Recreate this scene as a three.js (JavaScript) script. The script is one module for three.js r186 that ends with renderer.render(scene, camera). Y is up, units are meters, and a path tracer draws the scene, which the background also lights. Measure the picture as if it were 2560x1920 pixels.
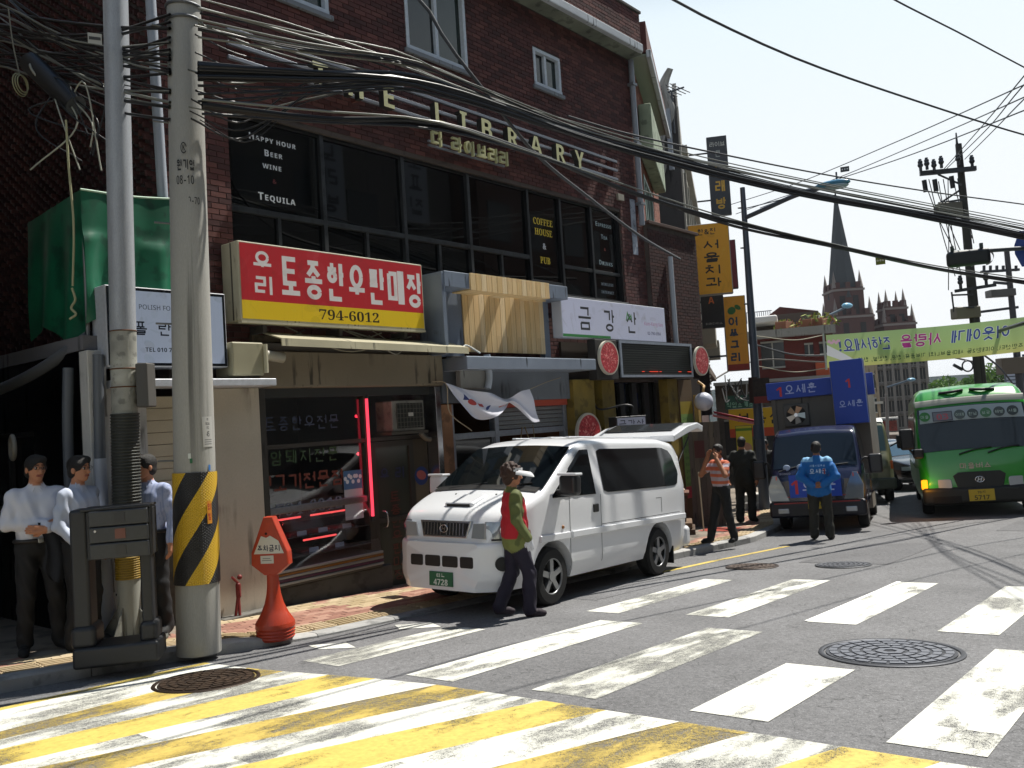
import * as THREE from 'three';
import { mergeGeometries, mergeVertices, toCreasedNormals } from 'three/addons/utils/BufferGeometryUtils.js';
import { RoundedBoxGeometry } from 'three/addons/geometries/RoundedBoxGeometry.js';
import { TextGeometry } from 'three/addons/geometries/TextGeometry.js';
import { FontLoader } from 'three/addons/loaders/FontLoader.js';
import { MarchingCubes } from 'three/addons/objects/MarchingCubes.js';
import { Brush, Evaluator, SUBTRACTION } from 'three-bvh-csg';

// ---------------------------------------------------------------- camera, sky, sun, exposure
const V3 = (x, y, z) => new THREE.Vector3(x, y, z), RAD = Math.PI / 180;
const scene = new THREE.Scene();
const CY = 1.42, FPX = 2152.175, PW = 2560, PH = 1920;               // eye height, focal length and size of the photograph in pixels
const yaw = 50.0526 * RAD, pitch = 2.38997 * RAD, roll = -3.59375 * RAD;
const camF = V3(Math.sin(yaw) * Math.cos(pitch), Math.sin(pitch), -Math.cos(yaw) * Math.cos(pitch));
const r0 = V3(Math.cos(yaw), 0, Math.sin(yaw)), u0 = r0.clone().cross(camF);
const camR = r0.clone().multiplyScalar(Math.cos(roll)).addScaledVector(u0, Math.sin(roll));
const camU = r0.clone().multiplyScalar(-Math.sin(roll)).addScaledVector(u0, Math.cos(roll));
const camera = new THREE.PerspectiveCamera(2 * Math.atan(PH / 2 / FPX) / RAD, 4 / 3, 0.05, 3000);
camera.position.set(0, CY, 0);
camera.up.copy(camU);
camera.lookAt(camera.position.clone().add(camF));

const renderer = new THREE.WebGLRenderer({ antialias: true });
renderer.toneMapping = THREE.LinearToneMapping;
renderer.toneMappingExposure = 1.5;
renderer.shadowMap.enabled = true;

const SUN = V3(0.55, 1, 0.115).normalize();
const sun = new THREE.DirectionalLight(new THREE.Color().setRGB(1, 0.955, 0.87), 5);
sun.name = 'sun';
sun.position.copy(SUN).multiplyScalar(80).add(V3(10, 0, -6));
sun.target.position.set(10, 0, -6);
sun.castShadow = true;
sun.shadow.mapSize.set(4096, 4096);
Object.assign(sun.shadow.camera, { left: -45, right: 45, top: 45, bottom: -45, near: 1, far: 200 });
scene.add(sun, sun.target);
{
  // hazy clear summer sky: white at the horizon, blue overhead, a little brighter round the sun
  const w = 256, h = 128, d = new Float32Array(w * h * 4);
  const hor = [0.65, 0.665, 0.675], mid = [0.5, 0.6, 0.665], zen = [0.07, 0.125, 0.23];
  for (let j = 0; j < h; j++) for (let i = 0; i < w; i++) {
    const e = ((j + 0.5) / h - 0.5) * Math.PI, a = ((i + 0.5) / w - 0.5) * 2 * Math.PI;
    const dir = V3(Math.cos(a) * Math.cos(e), Math.sin(e), Math.sin(a) * Math.cos(e));
    const s = Math.max(0, Math.sin(e)), glow = 1 + 0.35 * Math.exp(-((1 - dir.dot(SUN)) / 0.12));
    for (let c = 0; c < 3; c++) {
      const t1 = Math.min(1, s / 0.5), t2 = Math.max(0, (s - 0.42) / 0.58);
      let L = hor[c] + (mid[c] - hor[c]) * t1 * t1;
      L = L + (zen[c] - L) * Math.pow(t2, 0.5);
      d[(j * w + i) * 4 + c] = e < 0 ? 0.1 : L * glow;
    }
    d[(j * w + i) * 4 + 3] = 1;
  }
  const t = new THREE.DataTexture(d, w, h, THREE.RGBAFormat, THREE.FloatType);
  t.mapping = THREE.EquirectangularReflectionMapping; t.magFilter = t.minFilter = THREE.LinearFilter; t.needsUpdate = true;
  scene.background = t; scene.environment = t;
}

// ---------------------------------------------------------------- the photograph's rays
const eye = camera.position;
const ray = (px, py) => camF.clone().addScaledVector(camR, (px - PW / 2) / FPX).addScaledVector(camU, -(py - PH / 2) / FPX);
const wp = (px, py, z) => { const d = ray(px, py); return eye.clone().addScaledVector(d, (z - eye.z) / d.z); };        // on a plane across z
const dp = (px, py, depth) => eye.clone().addScaledVector(ray(px, py), depth);                                        // at a distance along the view
const fall = (x) => (x < 7 ? 0.058 * x : x < 15 ? 0.406 + 0.058 * (x - 7) - 0.015 * (x - 7) ** 2 / 8 : 0.75 + 0.028 * (x - 15));
const ground = (x, z) => -fall(x) + 0.04 * Math.max(-40, Math.min(z, 8));                                             // the street falls to the right and towards the shops
const gp = (px, py, h = 0) => {
  const d = ray(px, py); let a = 1, b = 400;
  for (let k = 0; k < 60; k++) { const m = (a + b) / 2, p = eye.clone().addScaledVector(d, m); if (p.y > ground(p.x, p.z) + h) a = m; else b = m; }
  return eye.clone().addScaledVector(d, a);
};
// the street bends at the end of the library's front: second frame
const K2 = V3(14.85, 0, -8.8), D2 = V3(0.902, 0, -0.432).normalize(), N2 = V3(0.432, 0, 0.902).normalize(), TURN2 = Math.atan2(-D2.z, D2.x);
const wp2 = (px, py, off = 0) => { const d = ray(px, py), o = K2.clone().addScaledVector(N2, off); return eye.clone().addScaledVector(d, o.clone().sub(eye).dot(N2) / d.dot(N2)); };
const f2 = (u, y, off = 0) => K2.clone().addScaledVector(D2, u).addScaledVector(N2, off).setY(y);
const u2 = (p) => p.clone().sub(K2).dot(D2);

// ---------------------------------------------------------------- numbers and noise
let seed = 12345;
const rnd = (a = 0, b = 1) => { seed = (Math.imul(seed, 1664525) + 1013904223) >>> 0; return a + (b - a) * (seed / 4294967296); };
const lerp = THREE.MathUtils.lerp, clamp = THREE.MathUtils.clamp;
const sstep = (a, b, x) => { const t = clamp((x - a) / (b - a), 0, 1); return t * t * (3 - 2 * t); };
const hash = (x, y, s = 0) => { let h = Math.imul(x | 0, 374761393) ^ Math.imul(y | 0, 668265263) ^ Math.imul(s | 0, 1274126177); h = Math.imul(h ^ (h >>> 13), 1274126177); return ((h ^ (h >>> 16)) >>> 0) / 4294967296; };
const vnoise = (x, y, per, s) => {                                  // value noise that repeats every per cells
  const ix = Math.floor(x), iy = Math.floor(y), fx = x - ix, fy = y - iy, m = (k) => ((k % per) + per) % per;
  const sx = fx * fx * (3 - 2 * fx), sy = fy * fy * (3 - 2 * fy);
  return lerp(lerp(hash(m(ix), m(iy), s), hash(m(ix + 1), m(iy), s), sx), lerp(hash(m(ix), m(iy + 1), s), hash(m(ix + 1), m(iy + 1), s), sx), sy);
};
const fbm = (u, v, base, oct, s) => { let a = 0, w = 0.5, n = 0, p = base; for (let k = 0; k < oct; k++, p *= 2, w *= 0.5) { a += w * vnoise(u * p, v * p, p, s + k); n += w; } return a / n; };

// ---------------------------------------------------------------- textures and materials
function dataTex(n, fn, srgb = true) {
  const d = new Uint8Array(n * n * 4);
  for (let j = 0; j < n; j++) for (let i = 0; i < n; i++) { const c = fn((i + 0.5) / n, (j + 0.5) / n, i, j), o = (j * n + i) * 4; for (let k = 0; k < 4; k++) d[o + k] = k < c.length ? clamp(Math.round(c[k] * 255), 0, 255) : 255; }
  const t = new THREE.DataTexture(d, n, n, THREE.RGBAFormat);
  t.wrapS = t.wrapT = THREE.RepeatWrapping; t.magFilter = THREE.LinearFilter; t.minFilter = THREE.LinearMipmapLinearFilter; t.generateMipmaps = true;
  if (srgb) t.colorSpace = THREE.SRGBColorSpace;
  t.needsUpdate = true; return t;
}
function canvasTex(w, h, draw) {
  const c = document.createElement('canvas'); c.width = w; c.height = h;
  const g = c.getContext('2d'); draw(g, w, h);
  const t = new THREE.CanvasTexture(c); t.colorSpace = THREE.SRGBColorSpace; t.anisotropy = 8; return t;
}
// weather on a print: specks, thin runs and faded patches
function soil(t, k = 1) { const c = t.image, g = c.getContext('2d'), w = c.width, h = c.height; for (let i = 0; i < 70 * k; i++) { g.fillStyle = `rgba(${i % 3 ? '50,44,36' : '225,222,212'},${rnd(0.02, 0.07)})`; const x = rnd(0, w), y = rnd(0, h); g.fillRect(x, y, rnd(1, 4), rnd(h * 0.05, h * 0.5)); g.beginPath(); g.ellipse(rnd(0, w), rnd(0, h), rnd(4, w * 0.06), rnd(3, h * 0.08), rnd(0, 3), 0, 7); g.fill(); } for (let i = 0; i < 240 * k; i++) { g.fillStyle = `rgba(48,42,34,${rnd(0.05, 0.22)})`; g.fillRect(rnd(0, w), rnd(0, h), rnd(1, 3), rnd(1, 3)); } return t; }
const rep = (t, u, v = u, r = 0) => { const c = t.clone(); c.repeat.set(u, v); c.rotation = r; c.needsUpdate = true; return c; };
const G3 = (v) => [v, v, v];
// neutral wear: speckle, blotches and vertical runs; they multiply a material's own colour
const tSpeck = dataTex(256, (u, v, i, j) => G3(0.86 + 0.14 * hash(i, j, 3) * 0.6 + 0.1 * (fbm(u, v, 16, 3, 5) - 0.5)));
const tBlotch = dataTex(512, (u, v, i, j) => { const f = fbm(u, v, 4, 6, 11), q = sstep(0.55, 0.68, fbm(u, v, 8, 5, 21)); return G3(clamp(0.82 + 0.36 * (f - 0.5) - 0.16 * q + 0.05 * (hash(i, j, 7) - 0.5), 0, 1)); });
const tRuns = dataTex(512, (u, v, i, j) => { const f = fbm(u * 1, v * 0.125, 32, 4, 31), g = fbm(u, v, 4, 4, 41); return G3(clamp(0.86 - 0.42 * sstep(0.56, 0.75, f) * sstep(0.35, 0.7, g) + 0.12 * (g - 0.5) + 0.05 * (hash(i, j, 9) - 0.5), 0, 1)); });
const tBump = dataTex(256, (u, v, i, j) => G3(0.5 * fbm(u, v, 16, 4, 51) + 0.5 * hash(i, j, 8)), false);
const maps = { speck: tSpeck, blotch: tBlotch, runs: tRuns };
const cache = new Map();
// colour (hex, sRGB), roughness, options: metal, wear (name of a map), size of the map in metres, bump in metres
function M(hex, rough = 0.7, o = {}) {
  const key = hex + '|' + rough + '|' + JSON.stringify(o);
  if (cache.has(key)) return cache.get(key);
  const p = { color: hex, roughness: rough, metalness: o.metal ?? 0 };
  if (o.wear) { const s = 1 / (o.size ?? 2); p.map = rep(maps[o.wear], s, s); }
  if (o.bump) { const s = 1 / (o.bumpSize ?? 0.6); p.bumpMap = rep(tBump, s, s); p.bumpScale = o.bump; }
  for (const k of ['clearcoat', 'clearcoatRoughness', 'transmission', 'ior', 'thickness', 'sheen', 'specularIntensity', 'emissive', 'emissiveIntensity', 'transparent', 'opacity']) if (o[k] !== undefined) p[k] = k === 'emissive' ? new THREE.Color(o[k]) : o[k];
  const m = new THREE.MeshPhysicalMaterial(p); m.side = THREE.DoubleSide;
  cache.set(key, m); return m;
}
const printMat = (t, rough = 0.55, o = {}) => { const m = new THREE.MeshPhysicalMaterial({ map: t, roughness: rough, ...o }); m.side = THREE.DoubleSide; return m; };

// ---------------------------------------------------------------- shapes
function metreUV(g) {                                                // box-projected texture coordinates in metres
  g = g.index ? g.toNonIndexed() : g;
  if (!g.attributes.normal) g.computeVertexNormals();
  const p = g.attributes.position, n = g.attributes.normal, uv = new Float32Array(p.count * 2);
  for (let i = 0; i < p.count; i++) {
    const k = i - (i % 3); let x = 0, y = 0, z = 0;
    for (let q = 0; q < 3; q++) { x += Math.abs(n.getX(k + q)); y += Math.abs(n.getY(k + q)); z += Math.abs(n.getZ(k + q)); }
    const P = [p.getX(i), p.getY(i), p.getZ(i)];
    const [a, b] = x >= y && x >= z ? [P[2], P[1]] : y >= z ? [P[0], P[2]] : [P[0], P[1]];
    uv[i * 2] = a; uv[i * 2 + 1] = b;
  }
  g.setAttribute('uv', new THREE.BufferAttribute(uv, 2)); return g;
}
const at = (g, x = 0, y = 0, z = 0, ry = 0, rx = 0, rz = 0) => { if (rz) g.rotateZ(rz); if (rx) g.rotateX(rx); if (ry) g.rotateY(ry); return g.translate(x, y, z); };
// a box between two corners, edges rounded by r
function B(x0, x1, y0, y1, z0, z1, r = 0) {
  const w = Math.abs(x1 - x0), h = Math.abs(y1 - y0), d = Math.abs(z1 - z0);
  const g = r > 0 ? new RoundedBoxGeometry(w, h, d, 2, Math.min(r, w / 2.01, h / 2.01, d / 2.01)) : new THREE.BoxGeometry(w, h, d);
  return metreUV(g.translate((x0 + x1) / 2, (y0 + y1) / 2, (z0 + z1) / 2));
}
const cyl = (r0, r1, h, n = 20, open = false) => new THREE.CylinderGeometry(r1, r0, h, n, 1, open);
const tube = (pts, r, n = 6, seg) => new THREE.TubeGeometry(new THREE.CatmullRomCurve3(pts.map((p) => (p.isVector3 ? p : V3(...p)))), seg ?? Math.max(4, pts.length * 6), r, n, false);
function bar(a, b, r, n = 8) {                                       // a round bar between two points
  a = a.isVector3 ? a : V3(...a); b = b.isVector3 ? b : V3(...b);
  const g = new THREE.CylinderGeometry(r, r, a.distanceTo(b), n); const m = new THREE.Matrix4(), q = new THREE.Quaternion().setFromUnitVectors(V3(0, 1, 0), b.clone().sub(a).normalize());
  return g.applyMatrix4(m.compose(a.clone().add(b).multiplyScalar(0.5), q, V3(1, 1, 1)));
}
function beam(a, b, w, h) {                                          // a square bar between two points
  a = a.isVector3 ? a : V3(...a); b = b.isVector3 ? b : V3(...b);
  const d = b.clone().sub(a), g = new THREE.BoxGeometry(w, h, d.length()), m = new THREE.Matrix4().lookAt(b, a, V3(0, 1, 0.001));
  return metreUV(g.applyMatrix4(m.setPosition(a.clone().add(b).multiplyScalar(0.5))));
}
const ext = (shape, depth, bevel = 0, seg = 2) => new THREE.ExtrudeGeometry(shape, { depth, bevelEnabled: bevel > 0, bevelThickness: bevel, bevelSize: bevel, bevelSegments: seg, curveSegments: 10 });
const poly = (pts) => { const s = new THREE.Shape(); pts.forEach(([x, y], i) => (i ? s.lineTo(x, y) : s.moveTo(x, y))); s.closePath(); return s; };
function rrect(x0, x1, y0, y1, r) { const s = new THREE.Shape(); s.moveTo(x0 + r, y0); s.lineTo(x1 - r, y0); s.quadraticCurveTo(x1, y0, x1, y0 + r); s.lineTo(x1, y1 - r); s.quadraticCurveTo(x1, y1, x1 - r, y1); s.lineTo(x0 + r, y1); s.quadraticCurveTo(x0, y1, x0, y1 - r); s.lineTo(x0, y0 + r); s.quadraticCurveTo(x0, y0, x0 + r, y0); return s; }
const strip = (g) => { g = g.index ? g.toNonIndexed() : g; for (const k of Object.keys(g.attributes)) if (!['position', 'normal', 'uv'].includes(k)) g.deleteAttribute(k); if (!g.attributes.normal) g.computeVertexNormals(); if (!g.attributes.uv) g.setAttribute('uv', new THREE.BufferAttribute(new Float32Array(g.attributes.position.count * 2), 2)); g.morphAttributes = {}; return g; };
const merge = (...gs) => mergeGeometries(gs.flat().map(strip), false);
// a flat printed face w by h, centred, facing +z
const face = (w, h) => new THREE.PlaneGeometry(w, h);

// ---------------------------------------------------------------- things and parts
const counts = new Map();
const numbered = (name) => { const k = counts.get(name) ?? 0; counts.set(name, k + 1); return k ? name + '_' + String(k).padStart(3, '0') : name; };
const settleList = [];
function thing(name, label, category, pos, turn = 0, group) {
  const o = new THREE.Group(); o.name = numbered(name); scene.add(o);
  if (pos) o.position.set(...(pos.isVector3 ? pos.toArray() : pos)); else settleList.push(o);   // built in world coordinates: the origin is moved to its base at the end
  o.rotation.y = turn; o.userData = { label, category }; if (group) o.userData.group = group;
  return o;
}
function part(parent, name, geo, material, x = 0, y = 0, z = 0, ry = 0, rx = 0, rz = 0) {
  const m = new THREE.Mesh(Array.isArray(geo) ? merge(geo) : geo, material); m.name = name; m.castShadow = m.receiveShadow = true;
  m.position.set(x, y, z); m.rotation.set(rx, ry, rz, 'YXZ'); parent.add(m); return m;
}
function single(name, label, category, geo, material, group) {
  const m = part(scene, numbered(name), geo, material); m.userData = { label, category }; if (group) m.userData.group = group; settleList.push(m); return m;
}
function setting(name, geo, material) { const m = part(scene, numbered(name), geo, material); m.userData.kind = 'structure'; return m; }
function settle() {
  for (const o of settleList) {
    const c = o.userData.base ?? (() => { const b = new THREE.Box3().setFromObject(o); return V3((b.min.x + b.max.x) / 2, b.min.y, (b.min.z + b.max.z) / 2); })();
    delete o.userData.base;
    if (o.isMesh) { o.geometry = o.geometry.clone().translate(-c.x, -c.y, -c.z); o.position.add(c); for (const k of o.children) k.position.sub(c); }
    else { for (const k of o.children) k.position.sub(c); o.position.copy(c); }
  }
}

// ---------------------------------------------------------------- Korean lettering drawn from strokes
const JAMO = {
  'ㄱ': [[0, 0, 1, 0, 0.95, 1]], 'ㄴ': [[0, 0, 0, 1, 1, 1]], 'ㄷ': [[1, 0, 0, 0, 0, 1, 1, 1]], 'ㄹ': [[0, 0, 1, 0, 1, 0.5, 0, 0.5, 0, 1, 1, 1]], 'ㅁ': [[0, 0, 1, 0, 1, 1, 0, 1, 0, 0]],
  'ㅂ': [[0, 0, 0, 1, 1, 1, 1, 0], [0, 0.5, 1, 0.5]], 'ㅅ': [[0.5, 0, 0.45, 0.4, 0, 1], [0.48, 0.35, 1, 1]], 'ㅇ': ['o'], 'ㅈ': [[0, 0.08, 1, 0.08], [0.5, 0.1, 0.42, 0.5, 0, 1], [0.48, 0.45, 1, 1]],
  'ㅊ': [[0.3, -0.08, 0.7, -0.08], [0, 0.22, 1, 0.22], [0.5, 0.22, 0.42, 0.6, 0, 1], [0.48, 0.55, 1, 1]], 'ㅋ': [[0, 0, 1, 0, 0.95, 1], [0, 0.48, 0.95, 0.48]], 'ㅌ': [[1, 0, 0, 0, 0, 1, 1, 1], [0, 0.5, 0.9, 0.5]],
  'ㅍ': [[0, 0, 1, 0], [0.27, 0, 0.27, 1], [0.73, 0, 0.73, 1], [0, 1, 1, 1]], 'ㅎ': [[0.3, -0.08, 0.7, -0.08], [0, 0.2, 1, 0.2], 'h'],
};
const INI = 'ㄱㄲㄴㄷㄸㄹㅁㅂㅃㅅㅆㅇㅈㅉㅊㅋㅌㅍㅎ', MED = 'ㅏㅐㅑㅒㅓㅔㅕㅖㅗㅘㅙㅚㅛㅜㅝㅞㅟㅠㅡㅢㅣ', FIN = ' ㄱㄲㄳㄴㄵㄶㄷㄹㄺㄻㄼㄽㄾㄿㅀㅁㅂㅄㅅㅆㅇㅈㅊㅋㅌㅍㅎ';
const TWIN = { 'ㄲ': 'ㄱ', 'ㄸ': 'ㄷ', 'ㅃ': 'ㅂ', 'ㅆ': 'ㅅ', 'ㅉ': 'ㅈ' };
// strokes of one syllable in a unit square, y down: arrays of points
function syllable(ch) {
  const out = [], code = ch.charCodeAt(0) - 0xac00; if (code < 0 || code > 11171) return out;
  const ini = INI[Math.floor(code / 588)], med = MED[Math.floor((code % 588) / 28)], fin = FIN[code % 28].trim();
  const put = (j, x, y, w, h) => {
    if (TWIN[j]) { put(TWIN[j], x, y, w * 0.44, h); put(TWIN[j], x + w * 0.56, y, w * 0.44, h); return; }
    for (const s of JAMO[j] ?? []) {
      if (s === 'o' || s === 'h') { const p = [], cy = s === 'o' ? 0.5 : 0.7, ry = s === 'o' ? 0.5 : 0.3, rx = s === 'o' ? 0.48 : 0.36; for (let k = 0; k <= 20; k++) p.push([x + w * (0.5 + rx * Math.cos(k * Math.PI / 10)), y + h * (cy + ry * Math.sin(k * Math.PI / 10))]); out.push(p); }
      else { const p = []; for (let k = 0; k < s.length; k += 2) p.push([x + w * s[k], y + h * s[k + 1]]); out.push(p); }
    }
  };
  const vert = 'ㅏㅐㅑㅒㅓㅔㅕㅖㅣ'.includes(med), hori = 'ㅗㅛㅜㅠㅡ'.includes(med), y1 = fin ? 0.6 : 1;
  const vl = (v, xr, yt, yb) => {                                    // upright vowels, right-aligned at xr
    const m = (yt + yb) / 2, L = (x) => out.push([[x, yt], [x, yb]]), T = (x0, x1, y) => out.push([[x0, y], [x1, y]]), q = (yb - yt) * 0.13;
    if (v === 'ㅣ') L(xr - 0.06);
    if (v === 'ㅏ') { L(xr - 0.16); T(xr - 0.16, xr, m); } if (v === 'ㅑ') { L(xr - 0.16); T(xr - 0.16, xr, m - q); T(xr - 0.16, xr, m + q); }
    if (v === 'ㅓ') { L(xr - 0.06); T(xr - 0.22, xr - 0.06, m); } if (v === 'ㅕ') { L(xr - 0.06); T(xr - 0.22, xr - 0.06, m - q); T(xr - 0.22, xr - 0.06, m + q); }
    if (v === 'ㅐ') { L(xr - 0.24); L(xr - 0.04); T(xr - 0.24, xr - 0.04, m); } if (v === 'ㅔ') { L(xr - 0.2); L(xr - 0.02); T(xr - 0.34, xr - 0.2, m); }
  };
  const hl = (v, y, x0, x1) => {
    const c = (x0 + x1) / 2, d = fin || y < 0.7 ? 0.13 : 0.2, T = () => out.push([[x0, y], [x1, y]]), I = (x, s) => out.push([[x, y], [x, y + s * d]]), q = (x1 - x0) * 0.16;
    T(); if (v === 'ㅗ') I(c, -1); if (v === 'ㅛ') { I(c - q, -1); I(c + q, -1); } if (v === 'ㅜ') I(c, 1); if (v === 'ㅠ') { I(c - q, 1); I(c + q, 1); }
  };
  if (vert) { put(ini, 0.06, 0.12, 'ㅐㅔㅒㅖ'.includes(med) ? 0.42 : 0.5, y1 - (fin ? 0.22 : 0.3)); vl(med, 0.98, 0.02, fin ? 0.62 : 0.98); }
  else if (hori) { const up = 'ㅗㅛ'.includes(med), yy = fin ? (up ? 0.56 : 0.48) : up ? 0.92 : med === 'ㅡ' ? 0.85 : 0.68; put(ini, 0.2, 0.06, 0.6, (up ? yy - (fin ? 0.2 : 0.3) : yy - 0.16)); hl(med, yy, 0.02, 0.98); }
  else { const [h, v] = { 'ㅘ': 'ㅗㅏ', 'ㅙ': 'ㅗㅐ', 'ㅚ': 'ㅗㅣ', 'ㅝ': 'ㅜㅓ', 'ㅞ': 'ㅜㅔ', 'ㅟ': 'ㅜㅣ', 'ㅢ': 'ㅡㅣ' }[med]; put(ini, 0.1, 0.08, 0.46, fin ? 0.26 : 0.4); hl(h, fin ? 0.56 : 0.78, 0.02, 0.7); vl(v, 0.98, 0.02, fin ? 0.62 : 0.98); }
  if (fin) put(fin, 0.2, 0.72, 0.62, 0.26);
  return out;
}
// draw a line of text: Hangul by strokes, everything else in a font; x, y = left, top of a box h high; sx stretches the width
function hangul(g, text, x, y, h, { color = '#000', weight = 0.12, sx = 1, gap = 0.1, font = 'bold', family = 'sans-serif', vertical = false, outline, mirror } = {}) {
  g.save(); g.lineCap = 'butt'; g.lineJoin = 'miter'; g.strokeStyle = color; g.fillStyle = color;
  let cx = x, cy = y;
  for (const ch of text) {
    const S = syllable(ch), w = h * sx;
    if (S.length) {
      const go = (lw, col) => { g.lineWidth = lw; g.strokeStyle = col; for (const s of S) { g.beginPath(); s.forEach(([a, b], i) => { const X = cx + (0.05 + 0.9 * a) * w, Y = cy + (0.05 + 0.9 * b) * h; i ? g.lineTo(X, Y) : g.moveTo(X, Y); }); g.stroke(); } };
      if (outline) { go(weight * h * 1.5, outline); }
      go(weight * h, color);
      if (vertical) cy += h * (1 + gap); else cx += w * (1 + gap);
    } else if (ch === ' ') { if (vertical) cy += h * 0.4; else cx += w * 0.45; }
    else { g.save(); g.font = `${font} ${h}px ${family}`; g.textBaseline = 'alphabetic'; const m = g.measureText(ch).width * Math.min(1, sx * 1.1); g.translate(cx, cy + h * 0.9); g.scale(Math.min(1, sx * 1.1), 1); g.fillText(ch, 0, 0); g.restore(); if (vertical) cy += h; else cx += m + h * 0.04; }
  }
  g.restore(); return cx;
}
function latin(g, text, cx, y, size, color, font = 'bold', family = 'sans-serif', sx = 1, caps = false) {   // centred, y = baseline; caps: first letters larger
  g.save(); g.fillStyle = color; g.translate(cx, y); g.scale(sx, 1); g.textBaseline = 'alphabetic';
  if (!caps) { g.font = `${font} ${size}px ${family}`; g.textAlign = 'center'; g.fillText(text, 0, 0); }
  else {
    const runs = []; let w = 0;
    for (const ch of text) { const big = ch === ch.toUpperCase() && ch !== ch.toLowerCase(); g.font = `${font} ${big ? size : size * 0.78}px ${family}`; const m = g.measureText(ch.toUpperCase()).width + size * 0.06; runs.push([ch.toUpperCase(), big, w]); w += m; }
    for (const [ch, big, x] of runs) { g.font = `${font} ${big ? size : size * 0.78}px ${family}`; g.fillText(ch, x - w / 2, 0); }
  }
  g.restore();
}
const fonts = { bold: await new FontLoader().loadAsync('fonts/droid/droid_sans_bold.typeface.json') };
// ================================================================ the street
const tAsphalt = dataTex(1024, (u, v, i, j) => {
  const f = fbm(u, v, 6, 5, 61), s = hash(i >> 1, j >> 1, 5), s2 = hash(i, j, 6), g = fbm(u, v, 128, 2, 66);
  let k = 0.4 + 0.07 * (f - 0.5) + 0.1 * (g - 0.5) + (s > 0.9 ? 0.1 * (s2 + 0.3) : 0) - (s < 0.12 ? 0.08 : 0) + 0.05 * (s2 - 0.5);
  const crack = Math.abs(fbm(u, v, 5, 5, 77) - 0.5); if (crack < 0.0035) k -= 0.09;
  return [k, k, k * 1.015];
});
const tAsphaltBump = dataTex(512, (u, v, i, j) => G3(0.4 * hash(i, j, 15) + 0.6 * fbm(u, v, 64, 3, 68)), false);
const asphalt = new THREE.MeshPhysicalMaterial({ color: 0xffffff, map: rep(tAsphalt, 1 / 3), roughness: 0.88, bumpMap: rep(tAsphaltBump, 1 / 1.3), bumpScale: 0.006, vertexColors: true });
function sheet(xs, zs, yf, colorF) {
  const p = [], uv = [], idx = [], col = [], nx = xs.length, nz = zs.length;
  for (const z of zs) for (const x of xs) { p.push(x, yf(x, z), z); uv.push(x, z); if (colorF) { const c = colorF(x, z); col.push(c, c, c); } }
  for (let j = 0; j + 1 < nz; j++) for (let i = 0; i + 1 < nx; i++) { const a = j * nx + i; idx.push(a, a + nx, a + 1, a + 1, a + nx, a + nx + 1); }
  const g = new THREE.BufferGeometry(); g.setAttribute('position', new THREE.Float32BufferAttribute(p, 3)); g.setAttribute('uv', new THREE.Float32BufferAttribute(uv, 2)); if (colorF) g.setAttribute('color', new THREE.Float32BufferAttribute(col, 3));
  g.setIndex(idx); g.computeVertexNormals(); return g;
}
const range = (a, b, s) => { const r = []; for (let x = a; x < b - 1e-6; x += s) r.push(x); r.push(b); return r; };
{
  const xs = [-200, -60, -20, -10, ...range(-6, 40, 0.4), 50, 70, 100, 160, 260, 420], zs = [-420, -200, -100, -60, -30, -20, ...range(-14, 10, 0.4), 20, 60, 200, 420];
  const patch = (x, z) => 0.96 + 0.34 * (fbm(x / 40 + 0.37, z / 40 + 0.2, 16, 4, 81) - 0.5) + 0.12 * (fbm(x / 200, z / 10 + 3, 24, 2, 83) - 0.5);
  setting('road', sheet(xs, zs, ground, patch), asphalt);
}
// worn road paint: tyre-streaked holes let the asphalt show
const paintTex = (wear, s) => dataTex(1024, (u, v, i, j) => {
  const streak = fbm(u * 0.5, v * 2, 12, 4, s), blot = fbm(u, v, 4, 4, s + 9), fine = fbm(u, v, 128, 3, s + 5), mid = fbm(u * 0.5, v, 48, 3, s + 7), q = hash(i, j, s);
  const a = sstep(wear + 0.16, wear - 0.13, 0.5 * streak + 0.5 * blot), f = 0.24 * fine + 0.26 * mid + 0.5 * q;
  const k = 0.93 - 0.16 * a + 0.14 * (fine - 0.5) + 0.04 * (q - 0.5);
  return [k, k, k * (1 - 0.02 * a), f > 0.2 + 0.34 * a ? 1 : 0];
});
const tPaintA = paintTex(0.42, 91), tPaintB = paintTex(0.5, 131);
const paint = (hex, t, s = 1 / 2.6) => new THREE.MeshPhysicalMaterial({ color: hex, map: rep(t, s), alphaTest: 0.5, roughness: 0.72, side: THREE.DoubleSide });
const whiteA = paint(0xdcdcd4, tPaintA), whiteB = paint(0xd6d6ce, tPaintB, 1 / 2.1), yellowA = paint(0xcfb75c, tPaintA, 1 / 2.9), yellowB = paint(0xc6ad58, tPaintB, 1 / 2.4);
function groundQuad(a, b, c, d, lift, n = 12, m = 3, ou = 0, ov = 0) {   // corners (x, z): a-b one long edge, d-c the other
  const p = [], uv = [], idx = [];
  for (let j = 0; j <= m; j++) for (let i = 0; i <= n; i++) {
    const s = i / n, t = j / m, x = lerp(lerp(a[0], b[0], s), lerp(d[0], c[0], s), t), z = lerp(lerp(a[1], b[1], s), lerp(d[1], c[1], s), t);
    p.push(x, ground(x, z) + lift, z); uv.push(x + ou, z + ov);
  }
  for (let j = 0; j < m; j++) for (let i = 0; i < n; i++) { const q = j * (n + 1) + i; idx.push(q, q + n + 1, q + 1, q + 1, q + n + 1, q + n + 2); }
  const g = new THREE.BufferGeometry(); g.setAttribute('position', new THREE.Float32BufferAttribute(p, 3)); g.setAttribute('uv', new THREE.Float32BufferAttribute(uv, 2)); g.setIndex(idx); g.computeVertexNormals(); return g;
}
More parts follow.
